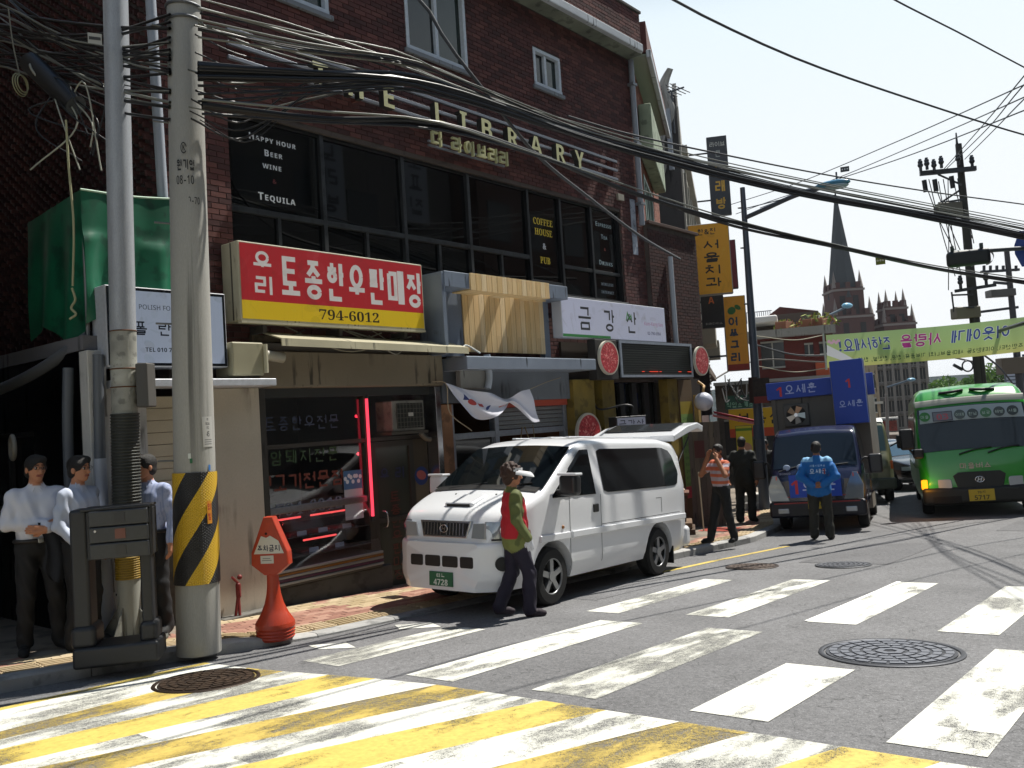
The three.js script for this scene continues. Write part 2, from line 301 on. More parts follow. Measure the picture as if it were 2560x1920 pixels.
{
  // crosswalk bars
  const bars = [[4.42, 6.2, -6.2, -5.72, whiteB], [4.46, 7.05, -4.96, -4.47, whiteA], [4.54, 7.06, -3.8, -3.27, whiteB], [4.58, 6.0, -2.62, -2.13, whiteA], [4.52, 7.06, -1.48, -1.02, whiteA], [4.52, 7.06, -0.35, 0.1, whiteB],
    [7.46, 10.08, -5.42, -5.02, whiteB], [7.62, 10.3, -4.33, -3.87, whiteB], [7.66, 10.34, -3.12, -2.68, whiteA], [7.6, 10.28, -2.01, -1.56, whiteA], [7.6, 10.28, -0.88, -0.44, whiteB]];
  bars.forEach(([x0, x1, z0, z1, m], i) => setting('crosswalk_bar', groundQuad([x0, z0], [x1, z0], [x1, z1], [x0, z1], 0.004, 16, 3, i * 1.37, i * 0.71), m));
  setting('crosswalk_bar', groundQuad([7.68, -3.15], [10.36, -3.13], [10.36, -3.08], [7.7, -3.1], 0.007, 12, 1), M(0xf0f0ea, 0.7));
  setting('kerb_arrow', groundQuad([4.89, -6.77], [5.14, -6.52], [5.02, -6.23], [4.82, -6.5], 0.004, 4, 4, 0.3, 0.9), whiteA);
  setting('kerb_arrow', groundQuad([6.02, -6.82], [6.29, -6.57], [6.14, -6.27], [5.86, -6.58], 0.004, 4, 4, 0.9, 1.9), whiteA);
  // yellow and white junction hatching
  const zs = [-7.0, -6.9, -6.41, -6.0, -5.54, -5.08, -4.51, -4.03, -3.55, -3.06, -2.56, -2.13, -1.64, -1.18, -0.7, -0.2], ms = [-0.03, -0.03, -0.1, 0.0, 0.1, 0.13, 0.27, 0.31, 0.34, 0.33, 0.36, 0.33, 0.34, 0.34, 0.34, 0.34];
  const edge = (z) => 3.98 + 0.37 * sstep(-7, -4.2, z);
  for (let i = 0; i + 1 < zs.length; i++) {
    const e0 = edge(zs[i]), e1 = edge(zs[i + 1]), xl = -1.5, z0 = (x) => zs[i] + ms[i] * (x - e0), z1 = (x) => zs[i + 1] + ms[i + 1] * (x - e1);
    setting('hatch_bar', groundQuad([xl, z0(xl)], [e0, zs[i]], [e1, zs[i + 1]], [xl, z1(xl)], 0.004, 24, 3, i * 0.53, i * 1.91), i % 2 ? (i % 4 === 1 ? whiteA : whiteB) : i % 4 ? yellowB : yellowA);
  }
  const ya = gp(1640, 1432), yb = gp(1780, 1402), yc = gp(1960, 1366);
  setting('kerb_line', groundQuad([ya.x, ya.z], [yb.x, yb.z], [yb.x + 0.02, yb.z + 0.11], [ya.x + 0.02, ya.z + 0.11], 0.004, 8, 1), yellowA);
  setting('kerb_line', groundQuad([yb.x, yb.z], [yc.x, yc.z], [yc.x + 0.02, yc.z + 0.11], [yb.x + 0.02, yb.z + 0.11], 0.004, 8, 1), yellowB);
}
// repairs in the carriageway
for (const [x0, x1, z0, z1, k] of [[11.9, 14.2, -4.9, -3.6, 0.86], [8.2, 9.6, -6.5, -5.7, 1.08], [16, 19.5, -3.2, -2.4, 0.9]]) { const m = asphalt.clone(); m.vertexColors = false; m.color = new THREE.Color(k * 0.94, k * 0.94, k * 0.95); setting('asphalt_patch', groundQuad([x0, z0], [x1, z0 + 0.1], [x1 + 0.1, z1], [x0 - 0.05, z1 - 0.08], 0.0035, 8, 4, 1.7, 0.6), m); }
// ---------------------------------------------------------------- kerb stones and pavement
const kerbPts = [[-3, -8.1], [1, -7.72], [2.5, -7.5], [3.6, -7.38], [4.4, -7.14], [5.3, -7.03], [8, -7.04], [12, -6.93], [14.4, -6.7], [16.4, -7.05], [19.2, -8.3], [24, -10.6], [32, -14.4]];
const kerbZ = (x) => { let k = 0; while (k < kerbPts.length - 2 && x > kerbPts[k + 1][0]) k++; const [a, b] = [kerbPts[k], kerbPts[k + 1]]; return lerp(a[1], b[1], (x - a[0]) / (b[0] - a[0])); };
const kerbH = (x) => 0.115 - 0.075 * sstep(4.3, 5.1, x) * (1 - sstep(10.4, 11.4, x));
const backZ = (x) => (x < 14.85 ? -8.62 : -8.62 - (x - 14.85) * 0.479);
const walkY = (x, z) => { const k = kerbZ(x), t = clamp((k - z) / Math.max(0.3, k - backZ(x)), 0, 1); return ground(x, z) + lerp(kerbH(x), 0.125, t); };
{
  const granite = [M(0xa8a8a6, 0.8, { wear: 'blotch', size: 1.1, bump: 0.002 }), M(0x9d9d9c, 0.82, { wear: 'blotch', size: 1.4, bump: 0.002 }), M(0xb1b0ad, 0.8, { wear: 'speck', size: 0.7, bump: 0.002 })];
  const kerb = new THREE.Group(); kerb.name = 'kerb'; kerb.userData.kind = 'structure'; scene.add(kerb);
  for (let x = 0.2; x < 26; x += 1.003) {
    const x1 = x + 0.994, n = 4, sec = (t) => { const X = lerp(x, x1, t), z = kerbZ(X), y = ground(X, z), h = kerbH(X); return [[y - 0.1, z + 0.01], [y + h - 0.022, z + 0.004], [y + h - 0.006, z - 0.012], [y + h, z - 0.035], [y + h, z - 0.15], [y - 0.1, z - 0.152]].map(([yy, zz]) => [X, yy, zz]); };
    const p = [], idx = [];
    for (let i = 0; i <= n; i++) for (const q of sec(i / n)) p.push(...q);
    for (let i = 0; i < n; i++) for (let k = 0; k < 5; k++) { const a = i * 6 + k; idx.push(a, a + 1, a + 6, a + 1, a + 7, a + 6); }
    for (const e of [0, n * 6]) idx.push(e, e + 1, e + 2, e, e + 2, e + 3, e, e + 3, e + 4, e, e + 4, e + 5);
    const g = new THREE.BufferGeometry(); g.setAttribute('position', new THREE.Float32BufferAttribute(p, 3)); g.setIndex(idx);
    part(kerb, numbered('kerb_stone'), metreUV(toCreasedNormals(g, 0.6)), granite[Math.floor(rnd(0, 3))]);
  }
  // paving blocks on a bed
  const xs = range(-4, 34, 0.5), p = [], idx = []; 
  xs.forEach((x) => { for (const t of [0, 1]) { const z = t ? backZ(x) - 3 : kerbZ(x) - 0.15; p.push(x, walkY(x, t ? backZ(x) : z) - 0.014, z); } });
  for (let i = 0; i + 1 < xs.length; i++) idx.push(i * 2, i * 2 + 2, i * 2 + 1, i * 2 + 1, i * 2 + 2, i * 2 + 3);
  const g = new THREE.BufferGeometry(); g.setAttribute('position', new THREE.Float32BufferAttribute(p, 3)); g.setIndex(idx); g.computeVertexNormals();
  const walk = setting('sidewalk', metreUV(g), M(0x8d8274, 0.95, { wear: 'blotch', size: 1.5 }));
  const blockG = metreUV(new RoundedBoxGeometry(0.196, 0.06, 0.096, 1, 0.006)), tactG = metreUV(mergeGeometries([new THREE.BoxGeometry(0.29, 0.06, 0.29), ...[-0.105, -0.035, 0.035, 0.105].map((z) => new THREE.BoxGeometry(0.26, 0.012, 0.035).translate(0, 0.034, z))].map((q) => q.toNonIndexed())));
  const ylw = [0xb7a382, 0xac9979, 0xc0ad8d, 0xa5926f].map((h) => M(h, 0.9, { wear: 'speck', size: 0.5 })), red = [0xa27866, 0x976c5c, 0xac8573, 0x8d6455].map((h) => M(h, 0.9, { wear: 'speck', size: 0.5 }));
  const list = [];
  for (let r = 0; r < 15; r++) for (let x = 0.6; x < 24; x += 0.2) {
    const X = x + (r % 2 ? 0.1 : 0), slope = (kerbZ(X + 0.1) - kerbZ(X - 0.1)) / 0.2, z = kerbZ(X) - 0.15 - 0.052 - 0.3 - 0.1 * r;
    if (z < backZ(X) + 0.02) continue;
    const band = fbm(X / 9, z / 9 + 0.4, 12, 3, 201), isY = r > 6 && r < 9 ? true : band > 0.56;
    list.push([X, z, slope, isY, 0]);
  }
  for (let x = 0.7; x < 24; x += 0.296) list.push([x, kerbZ(x) - 0.15 - 0.15, (kerbZ(x + 0.1) - kerbZ(x - 0.1)) / 0.2, true, 1]);
  const near = list.map((q) => [Math.abs(q[0] - 5.6) + 0.4 * Math.abs(q[1] + 7.4) + (q[0] < 3 ? 1 : 0), q]).sort((a, b) => a[0] - b[0]);
  const inst = new Map(), mtx = new THREE.Matrix4(), e = new THREE.Euler(), qn = new THREE.Quaternion();
  near.forEach(([, [x, z, s, isY, tact]], i) => {
    const sx = (walkY(x + 0.1, z) - walkY(x - 0.1, z)) / 0.2, sz = (walkY(x, z + 0.05) - walkY(x, z - 0.05)) / 0.1;
    e.set(-sz + rnd(-0.012, 0.012), -Math.atan(s), sx + rnd(-0.012, 0.012), 'YXZ'); qn.setFromEuler(e);
    const y = walkY(x, z) - 0.03 + rnd(-0.002, 0.002) + (tact ? 0.001 : 0), k = Math.floor(rnd(0, 4)), mt = (isY ? ylw : red)[k], geo = tact ? tactG : blockG;
    if (i < 300) { const b = part(walk, numbered(tact ? 'tactile_tile' : 'paving_block'), geo, mt, x, y, z); b.quaternion.copy(qn); }
    else { const key = (tact ? 't' : 'b') + isY + k; if (!inst.has(key)) inst.set(key, [geo, mt, []]); inst.get(key)[2].push(mtx.compose(V3(x, y, z), qn, V3(1, 1, 1)).clone()); }
  });
  for (const [geo, mt, ms] of inst.values()) { const im = new THREE.InstancedMesh(geo, mt, ms.length); ms.forEach((m, i) => im.setMatrixAt(i, m)); im.name = numbered('paving_field'); im.userData.kind = 'stuff'; im.castShadow = im.receiveShadow = true; walk.add(im); }
}
// ---------------------------------------------------------------- manhole covers
function manhole(px, py, d, label, hex, bricky) {
  const c = gp(px, py), t = thing('manhole_cover', label, 'manhole cover', [c.x, ground(c.x, c.z), c.z]), r = d / 2;
  const iron = M(hex, 0.55, { metal: 0.6, wear: 'blotch', size: 0.5 }), tilt = (g) => g.rotateZ(-Math.atan(0.058)).rotateX(-Math.atan(0.04));
  part(t, 'plate', tilt(new THREE.CylinderGeometry(r * 0.9, r * 0.9, 0.02, 40).translate(0, 0.0, 0)), iron);
  part(t, 'rim', tilt(new THREE.LatheGeometry([[0.93, 0.004], [0.94, 0.013], [1, 0.013], [1.01, 0.003]].map(([a, y]) => new THREE.Vector2(a * r, y)), 48)), iron);
  const gs = [];
  for (let k = 0; k < 5; k++) { const r0 = r * (0.1 + 0.16 * k), r1 = r0 + r * 0.11, n = k ? 6 + k * 4 : 1; for (let i = 0; i < n; i++) { const a = (i + (k % 2) * 0.5) / n * 2 * Math.PI, w = 2 * Math.PI / n * (k ? 0.82 : 1); const s = new THREE.Shape(); s.absarc(0, 0, r1, a, a + w, false); s.absarc(0, 0, Math.max(r0, 0.001), a + w, a, true); gs.push(new THREE.ExtrudeGeometry(s, { depth: 0.007, bevelEnabled: false, curveSegments: 3 }).rotateX(-Math.PI / 2).translate(0, 0.01, 0)); } }
  part(t, 'raised_pattern', tilt(merge(gs)), bricky);
}
manhole(517, 1703, 0.8, 'rusty round manhole cover on the yellow and white hatching', 0x3a2d24, M(0x4a3a2d, 0.6, { metal: 0.5, wear: 'blotch', size: 0.4 }));
manhole(2226, 1632, 1.0, 'large grey manhole cover beside the crosswalk bars', 0x54565c, M(0x777a82, 0.5, { metal: 0.4, wear: 'speck', size: 0.4 }));
manhole(1880, 1417, 0.72, 'small brown manhole cover in the road behind the parked van', 0x4f4540, M(0x6a5d55, 0.6, { metal: 0.4, wear: 'speck', size: 0.4 }));
manhole(2108, 1413, 0.72, 'grey manhole cover further across the road in a rough patch', 0x55575b, M(0x65676d, 0.6, { metal: 0.4, wear: 'speck', size: 0.4 }));
// ================================================================ the brick building with the bar on its upper floor
const brickHex = [0x5c3431, 0x633935, 0x542f2d, 0x6c413b, 0x4b2a28], brickMats = brickHex.map((h) => M(h, 0.88, { wear: 'speck', size: 0.35, bump: 0.0012 }));
const mortar = M(0x5a504b, 0.95, { wear: 'blotch', size: 1.3 });
// real bricks in running bond on a wall that starts at O, runs along U and looks along N; the nearest ones are meshes of their own
function brickField(parent, O, U, N, rects, holes, { single = 300, L = 0.19, H = 0.057, joint = 0.0105, proud = 0.012, mats = brickMats, near } = {}) {
  const list = [], q = new THREE.Quaternion().setFromRotationMatrix(new THREE.Matrix4().makeBasis(U, V3(0, 1, 0), N));
  for (const [u0, u1, v0, v1] of rects) {
    const nv = Math.floor((v1 - v0) / (H + joint));
    for (let j = 0; j < nv; j++) {
      const v = v0 + (j + 0.5) * (H + joint);
      for (let u = u0 - (j % 2) * (L + joint) / 2; u < u1; u += L + joint) {
        let a = Math.max(u, u0), b = Math.min(u + L, u1);
        for (const [h0, h1, w0, w1] of holes) if (v + H / 2 > w0 && v - H / 2 < w1) { if (a < h0 && b > h0) b = h0; else if (a < h1 && b > h1) a = h1; else if (a >= h0 && b <= h1) b = a; }
        if (b - a > 0.03) list.push([(a + b) / 2, v, (b - a) / L]);
      }
    }
  }
  const geo = metreUV(new THREE.BoxGeometry(L, H, 0.03)), P = (u, v) => O.clone().addScaledVector(U, u).add(V3(0, v, 0)).addScaledVector(N, proud - 0.015);
  const ref = near ?? eye, sorted = list.map((b) => [P(b[0], b[1]).distanceToSquared(ref), b]).sort((a, b) => a[0] - b[0]);
  const rest = mats.map(() => []);
  sorted.forEach(([, [u, v, s]], i) => {
    const k = Math.floor(hash(Math.round(u * 97), Math.round(v * 131), 3) * mats.length), p = P(u, v).addScaledVector(N, rnd(-0.0015, 0.0015));
    if (i < single && Math.abs(s - 1) < 0.6) { const m = part(parent, numbered('brick'), geo, mats[k], p.x, p.y, p.z); m.quaternion.copy(q); m.scale.x = s; }
    else rest[k].push(new THREE.Matrix4().compose(p, q, V3(s, 1, 1)));
  });
  rest.forEach((ms, k) => { if (!ms.length) return; const im = new THREE.InstancedMesh(geo, mats[k], ms.length), tint = new THREE.Color(); ms.forEach((m, i) => { im.setMatrixAt(i, m); const e = m.elements, n = fbm((e[12] + e[14]) / 12, e[13] / 12, 16, 4, 501), q = 0.78 + 0.75 * (n - 0.25) * 0.6 + rnd(-0.14, 0.14); im.setColorAt(i, tint.setRGB(q, q * 0.99, q * 0.99)); }); im.name = numbered('brick_field'); im.userData.kind = 'stuff'; im.castShadow = im.receiveShadow = true; parent.add(im); });
}
function holedWall(x0, x1, y0, y1, holes, z, depth) { const s = poly([[x0, y0], [x1, y0], [x1, y1], [x0, y1]]); for (const [a, b, c, d] of holes) s.holes.push(new THREE.Path([[a, c], [a, d], [b, d], [b, c]].map(([x, y]) => new THREE.Vector2(x, y)))); return metreUV(ext(s, depth).translate(0, 0, z - depth)); }

const ZF = -8.8, darkGlass = M(0x060809, 0.025, { clearcoat: 0, ior: 1.52 }), greenGlass = M(0x0f1a18, 0.05), blackFrame = M(0x15171a, 0.45, { metal: 0.3, wear: 'speck', size: 0.5 }), greyFrame = M(0x3a3d40, 0.5, { metal: 0.4, wear: 'blotch', size: 0.8 }), whiteFrame = M(0xc9d2dc, 0.5, { wear: 'speck', size: 0.6 });
const cover = (t) => { t.wrapS = t.wrapT = THREE.ClampToEdgeWrapping; return t; };
function decal(parent, name, w, h, draw, x, y, z, ry = 0, res = 320, rough = 0.6) {   // lettering cut out of film: only the letters are there
  const t = cover(canvasTex(Math.min(2048, Math.round(w * res)), Math.min(2048, Math.round(h * res)), draw));
  return part(parent, name, face(w, h), new THREE.MeshPhysicalMaterial({ map: t, alphaTest: 0.45, roughness: rough, side: THREE.DoubleSide }), x, y, z, ry);
}
const lib = thing('brick_building', 'dark brick building with a bar behind a long strip of black windows', 'building');
{
  const bars = [5.61, 7.01, 8.43, 9.8, 11.26, 12.17, 13.12, 14.06], W0 = 3.52, W1 = 5.28, WM = 4.12;
  const holes = [[5.61, 14.06, W0, W1], [8.6, 9.9, 6.88, 8.32], [5.9, 7.2, 6.9, 8.32], [11.6, 12.37, 7.13, 7.8]];
  part(lib, 'front_wall', holedWall(4.75, 14.85, 2.0, 8.5, holes, ZF, 0.3), mortar);
  brickField(lib, V3(0, 0, ZF), V3(1, 0, 0), V3(0, 0, 1), [[4.75, 14.85, 2.3, 8.46]], holes);
  // side towards the alley
  part(lib, 'side_wall', B(4.73, 5.0, 0, 9.2, ZF - 14, ZF - 0.32), mortar);
  brickField(lib, V3(4.73, 0, ZF - 0.01), V3(0, 0, -1), V3(-1, 0, 0), [[0, 13, 2.3, 9.15]], [], { single: 0 });
  part(lib, 'back_wall', B(5.02, 14.5, 0, 9, ZF - 9, ZF - 8.7), mortar);
  part(lib, 'room_floor', B(5.02, 14.5, 3.1, 3.3, ZF - 8.68, ZF - 0.31), M(0x2a221d, 0.8));
  part(lib, 'ceiling', B(5.02, 14.6, 5.7, 5.9, ZF - 8.68, ZF - 0.31), M(0x2c2a28, 0.9));
  // strip of windows
  const zf = ZF - 0.1, fr = (a, b, c, d, m = blackFrame, pr = 0.06) => part(lib, 'window_frame', B(a, b, c, d, zf - 0.03, zf + pr, 0.006), m);
  for (let i = 0; i + 1 < bars.length; i++) {
    const a = bars[i] + 0.03, b = bars[i + 1] - 0.03, low = i < 4;
    const win = part(lib, numbered('window'), B(a - 0.01, b + 0.01, W0, W0 + 0.05, zf - 0.03, zf + 0.05), blackFrame);
    const pane = (x0, x1, y0, y1) => part(win, 'pane', B(x0 - (x0 + x1) / 2, x1 - (x0 + x1) / 2, y0 - (y0 + y1) / 2, y1 - (y0 + y1) / 2, -0.003, 0.003).rotateX(rnd(-0.008, 0.008)).rotateY(rnd(-0.008, 0.008)).translate((x0 + x1) / 2, (y0 + y1) / 2, zf - 0.004), darkGlass);
    if (low) {
      pane(a, b, WM + 0.035, W1 - 0.03); pane(a, (a + b) / 2 - 0.025, W0 + 0.05, WM - 0.035); pane((a + b) / 2 + 0.025, b, W0 + 0.05, WM - 0.035);
      part(win, 'sash', B((a + b) / 2 - 0.025, (a + b) / 2 + 0.025, W0 + 0.05, WM - 0.035, zf - 0.02, zf + 0.045, 0.004), greyFrame);
    } else { const sub = i === 4 ? 3.72 : 4.06; pane(a, b, sub + 0.03, W1 - 0.03); pane(a, b, W0 + 0.05, sub - 0.03); part(win, 'sash', B(a, b, sub - 0.03, sub + 0.03, zf - 0.02, zf + 0.05, 0.004), i === 6 ? greyFrame : blackFrame); }
  }
  bars.forEach((x, i) => fr(x - 0.03 - (i === 0 || i === 7 ? 0.03 : 0), x + 0.03, W0, W1, i && i < 4 ? greyFrame : blackFrame));
  fr(5.64, 14.03, W1 - 0.035, W1 - 0.001, blackFrame, 0.05); fr(5.64, 11.23, WM - 0.035, WM + 0.035, greyFrame, 0.055);
  part(lib, 'window_sill', B(5.55, 14.1, W0 - 0.08, W0 - 0.002, ZF - 0.12, ZF + 0.05, 0.008), M(0x55585c, 0.6, { wear: 'blotch', size: 0.8 }));
  // window film lettering
  const cap = (g, t, cx, y, s, c) => latin(g, t, cx, y, s, c, 'bold', 'sans-serif', 1.12, true);
  decal(lib, 'window_lettering', 1.2, 1.0, (g, w, h) => { const c = '#c9ccd0'; cap(g, 'Happy hour', w * 0.5, h * 0.2, h * 0.11, c); cap(g, 'Beer', w * 0.5, h * 0.37, h * 0.11, c); cap(g, 'wine', w * 0.48, h * 0.53, h * 0.11, c); cap(g, '&', w * 0.5, h * 0.7, h * 0.1, '#5a1512'); cap(g, 'Tequila', w * 0.52, h * 0.93, h * 0.13, '#e3e5e6'); }, 6.3, 4.72, zf + 0.004);
  decal(lib, 'window_lettering', 0.74, 0.95, (g, w, h) => { const f = (t, y, s, c) => latin(g, t, w / 2, h * y, h * s, c, 'bold', 'serif', 0.85); f('COFFEE', 0.24, 0.17, '#d8bc2e'); f('HOUSE', 0.43, 0.17, '#d8bc2e'); f('&', 0.68, 0.15, '#d6d8da'); f('PUB', 0.94, 0.17, '#d8bc2e'); }, 11.72, 4.48, zf + 0.004);
  decal(lib, 'window_lettering', 0.8, 0.92, (g, w, h) => { const c = '#9fb0b4'; cap(g, 'Espresso', w / 2, h * 0.15, h * 0.125, c); cap(g, 'Tea', w / 2, h * 0.4, h * 0.125, c); cap(g, '&', w / 2, h * 0.64, h * 0.11, '#8c2b1d'); cap(g, 'Drinks', w / 2, h * 0.94, h * 0.135, c); }, 13.6, 4.62, zf + 0.004);
  decal(lib, 'window_lettering', 0.74, 0.3, (g, w, h) => { cap(g, 'wireless', w / 2, h * 0.42, h * 0.3, '#8e9aa0'); cap(g, 'internet', w / 2, h * 0.92, h * 0.3, '#8e9aa0'); }, 13.6, 3.8, zf + 0.004);
  // upper windows
  const upper = (x0, x1, y0, y1, split) => {
    const w = part(lib, numbered('upper_window'), merge(B(x0, x1, y0, y0 + 0.06, ZF - 0.12, ZF + 0.035, 0.006), B(x0, x1, y1 - 0.06, y1, ZF - 0.12, ZF + 0.02, 0.006), B(x0, x0 + 0.06, y0 + 0.06, y1 - 0.06, ZF - 0.12, ZF + 0.025, 0.006), B(x1 - 0.06, x1, y0 + 0.06, y1 - 0.06, ZF - 0.12, ZF + 0.025, 0.006)), whiteFrame);
    part(w, 'sash', merge(B(split - 0.03, split + 0.03, y0 + 0.06, y1 - 0.06, ZF - 0.09, ZF - 0.01, 0.004), B(x0 + 0.06, split - 0.03, y0 + 0.06, y0 + 0.1, ZF - 0.08, ZF - 0.03), B(split + 0.03, x1 - 0.06, y0 + 0.06, y0 + 0.1, ZF - 0.08, ZF - 0.03)), whiteFrame);
    part(w, 'pane', B(x0 + 0.06, split - 0.03, y0 + 0.1, y1 - 0.06, ZF - 0.07, ZF - 0.064), M(0x101615, 0.06)); part(w, 'pane', B(split + 0.03, x1 - 0.06, y0 + 0.1, y1 - 0.06, ZF - 0.06, ZF - 0.054), M(0x16241f, 0.05));
    part(w, 'sill', B(x0 - 0.05, x1 + 0.05, y0 - 0.07, y0 - 0.002, ZF - 0.1, ZF + 0.06, 0.01), M(0x8a8f96, 0.7, { wear: 'runs', size: 1 }));
  };
  upper(8.6, 9.9, 6.88, 8.32, 9.27); upper(5.9, 7.2, 6.9, 8.32, 6.5); upper(11.6, 12.37, 7.13, 7.8, 11.97);
  // eaves: gutter, soffit, brick parapet above
  const cream = M(0xc4cad0, 0.6, { wear: 'runs', size: 1.4 });
  part(lib, 'gutter', B(4.4, 14.62, 8.44, 8.6, -8.46, -8.36, 0.02), cream);
  part(lib, 'soffit', B(4.4, 14.75, 8.47, 8.53, ZF - 0.25, -8.47), M(0x8d9484, 0.85, { wear: 'blotch', size: 1.5 }));
  part(lib, 'parapet', B(4.4, 14.66, 8.61, 9.24, -8.8, -8.44), mortar);
  brickField(lib, V3(0, 0, -8.44), V3(1, 0, 0), V3(0, 0, 1), [[4.4, 14.66, 8.62, 9.24]], [], { single: 0 });
  part(lib, 'coping', B(4.36, 14.7, 9.242, 9.3, -8.86, -8.4, 0.012), M(0x5a544f, 0.85, { wear: 'blotch', size: 1 }));
  part(lib, 'downpipe', bar([14.72, 5.1, -8.72], [14.72, 8.42, -8.72], 0.055, 14), M(0x9aa0aa, 0.5, { wear: 'runs', size: 1 }));
  for (const y of [5.5, 6.7, 7.9]) part(lib, 'pipe_clamp', B(14.64, 14.8, y, y + 0.05, -8.8, -8.655), M(0x777b80, 0.5, { metal: 0.5 }));
  part(lib, 'downpipe', bar([4.72, 2.6, -8.66], [4.6, 8.6, -8.62], 0.055, 14), M(0xb4bcc8, 0.5, { wear: 'runs', size: 1 }));
  part(lib, 'pipe_collar', bar([4.708, 3.5, -8.655], [4.704, 3.62, -8.653], 0.064, 14), M(0x8e8a82, 0.6)); part(lib, 'pipe_collar', bar([4.66, 5.9, -8.64], [4.658, 6.0, -8.64], 0.064, 14), M(0x9aa0aa, 0.6));
  part(lib, 'cable_box', B(13.95, 14.15, 5.5, 5.62, ZF + 0.014, ZF + 0.06), M(0x8a8578, 0.7));
  // wing that follows the bend of the street
  const L2 = 5.2, h2 = 8.5, holes2 = [[0.9, 2.9, 4.9, 6.4]];
  const wing = (g) => g.rotateY(TURN2).translate(K2.x, 0, K2.z);
  part(lib, 'wing_wall', wing(holedWall(0.03, L2, 2, h2, holes2, 0, 0.25)), mortar);
  const brightBrick = [0x9b5a41, 0x8c4d38, 0xa4634a, 0x834633].map((h) => M(h, 0.9, { wear: 'speck', size: 0.35 }));
  brickField(lib, K2.clone(), D2, N2, [[0.05, L2, 4.2, h2]], holes2, { single: 0, mats: brightBrick });
  part(lib, 'wing_side', wing(B(L2 - 0.2, L2, 0, h2 + 0.7, -6, -0.26)), mortar);
  const w2 = part(lib, 'wing_window', wing(merge(B(0.9, 1.0, 4.9, 6.4, -0.16, 0.03), B(2.8, 2.9, 4.9, 6.4, -0.16, 0.03), B(1.0, 2.8, 4.9, 4.97, -0.16, 0.03), B(1.0, 2.8, 6.33, 6.4, -0.16, 0.03), B(1.57, 1.65, 4.97, 6.33, -0.14, 0.01), B(2.2, 2.28, 4.97, 6.33, -0.14, 0.01))), M(0x7f968c, 0.5));
  part(w2, 'pane', wing(B(1.0, 1.57, 4.97, 6.33, -0.1, -0.09)), greenGlass); part(w2, 'pane', wing(B(1.65, 2.2, 4.97, 6.33, -0.1, -0.09)), greenGlass); part(w2, 'pane', wing(B(2.28, 2.8, 4.97, 6.33, -0.1, -0.09)), greenGlass);
  part(lib, 'wing_awning', wing(merge(B(0.5, 3.6, 6.62, 7.75, 0.03, 0.3, 0.03))), M(0x9fae93, 0.8, { wear: 'blotch', size: 1.2 }));
  part(lib, 'wing_gutter', wing(B(-0.12, L2 + 0.1, 8.44, 8.6, 0.32, 0.42, 0.02)), cream);
  part(lib, 'wing_soffit', wing(B(0.05, L2 + 0.05, 8.54, 8.59, -0.22, 0.31)), M(0x8d9484, 0.85));
  part(lib, 'wing_parapet', wing(B(0.02, L2 + 0.05, 8.61, 9.24, -0.3, 0.34)), brickMats[1]);
  part(lib, 'roof', merge(B(5.01, 14.7, 8.7, 8.85, ZF - 9, -8.82)), M(0x5c5650, 0.9));
  part(lib, 'plaster_patch', B(14.42, 14.6, 4.5, 5.6, ZF + 0.014, ZF + 0.018), M(0xb5bcc8, 0.9, { wear: 'blotch', size: 0.7 }));
}
// ---------------------------------------------------------------- raised letters THE LIBRARY on rails
{
  const t = thing('letter_sign', 'large cream block letters on steel rails across the brick wall', 'sign', V3(9.7, 5.8, -8.7));
  const X = (x) => x - 9.7, Y = (y) => y - 5.8, Z = (z) => z + 8.7, rail = M(0x7f848e, 0.45, { metal: 0.4, wear: 'speck', size: 0.5 });
  for (const y of [6.17, 6.0, 5.83]) part(t, 'rail', B(X(5.56), X(13.8), Y(y) - 0.022, Y(y) + 0.022, Z(-8.66), Z(-8.62), 0.004), rail);
  for (const x of [5.9, 7.5, 9.1, 10.7, 12.3, 13.7]) part(t, 'bracket', B(X(x), X(x) + 0.04, Y(5.8), Y(6.2), Z(-8.785), Z(-8.665)), M(0x5a2f28, 0.7));
  const front = M(0xc3c292, 0.6, { wear: 'speck', size: 0.4 }), side = M(0x1d1b18, 0.6);
  [['T', 6.78], ['H', 7.34], ['E', 7.92], ['L', 8.9], ['I', 9.4], ['B', 9.92], ['R', 10.55], ['A', 11.14], ['R', 11.82], ['Y', 12.37]].forEach(([c, x]) => {
    const g = new TextGeometry(c, { font: fonts.bold, size: 0.3, depth: 0.1, curveSegments: 5, bevelEnabled: false }); g.computeBoundingBox(); const b = g.boundingBox; g.translate(-(b.min.x + b.max.x) / 2, -b.min.y, 0); g.scale(1.12, 1, 1);
    const m = part(t, numbered('letter'), g, [front, side], X(x), Y(5.755), Z(-8.59)); m.name = numbered('letter');
  });
  const s = thing('korean_letter_sign', 'row of small cream Korean letters on two short rails under the large letters', 'sign', V3(9.65, 5.45, -8.74));
  for (const y of [0.02, 0.08]) part(s, 'rail', B(-0.85, 0.84, y - 0.014, y + 0.014, 0.06, 0.09), rail);
  [['더', 8.92], ['라', 9.34], ['이', 9.62], ['브', 9.9], ['러', 10.16], ['리', 10.42]].forEach(([c, x]) => {
    const gs = []; for (const st of syllable(c)) for (let i = 0; i + 1 < st.length; i++) { const a = st[i], b = st[i + 1], h = 0.21, w = 0.19; const p = V3((a[0] - 0.5) * w, (1 - a[1]) * h, 0), q = V3((b[0] - 0.5) * w, (1 - b[1]) * h, 0), L = p.distanceTo(q); gs.push(new THREE.BoxGeometry(L + 0.02, 0.028, 0.045 + 0.001 * i).rotateZ(Math.atan2(q.y - p.y, q.x - p.x)).translate((p.x + q.x) / 2, (p.y + q.y) / 2, 0)); }
    part(s, numbered('letter'), merge(gs), front, x - 9.65, 0.02, 0.13);
  });
}
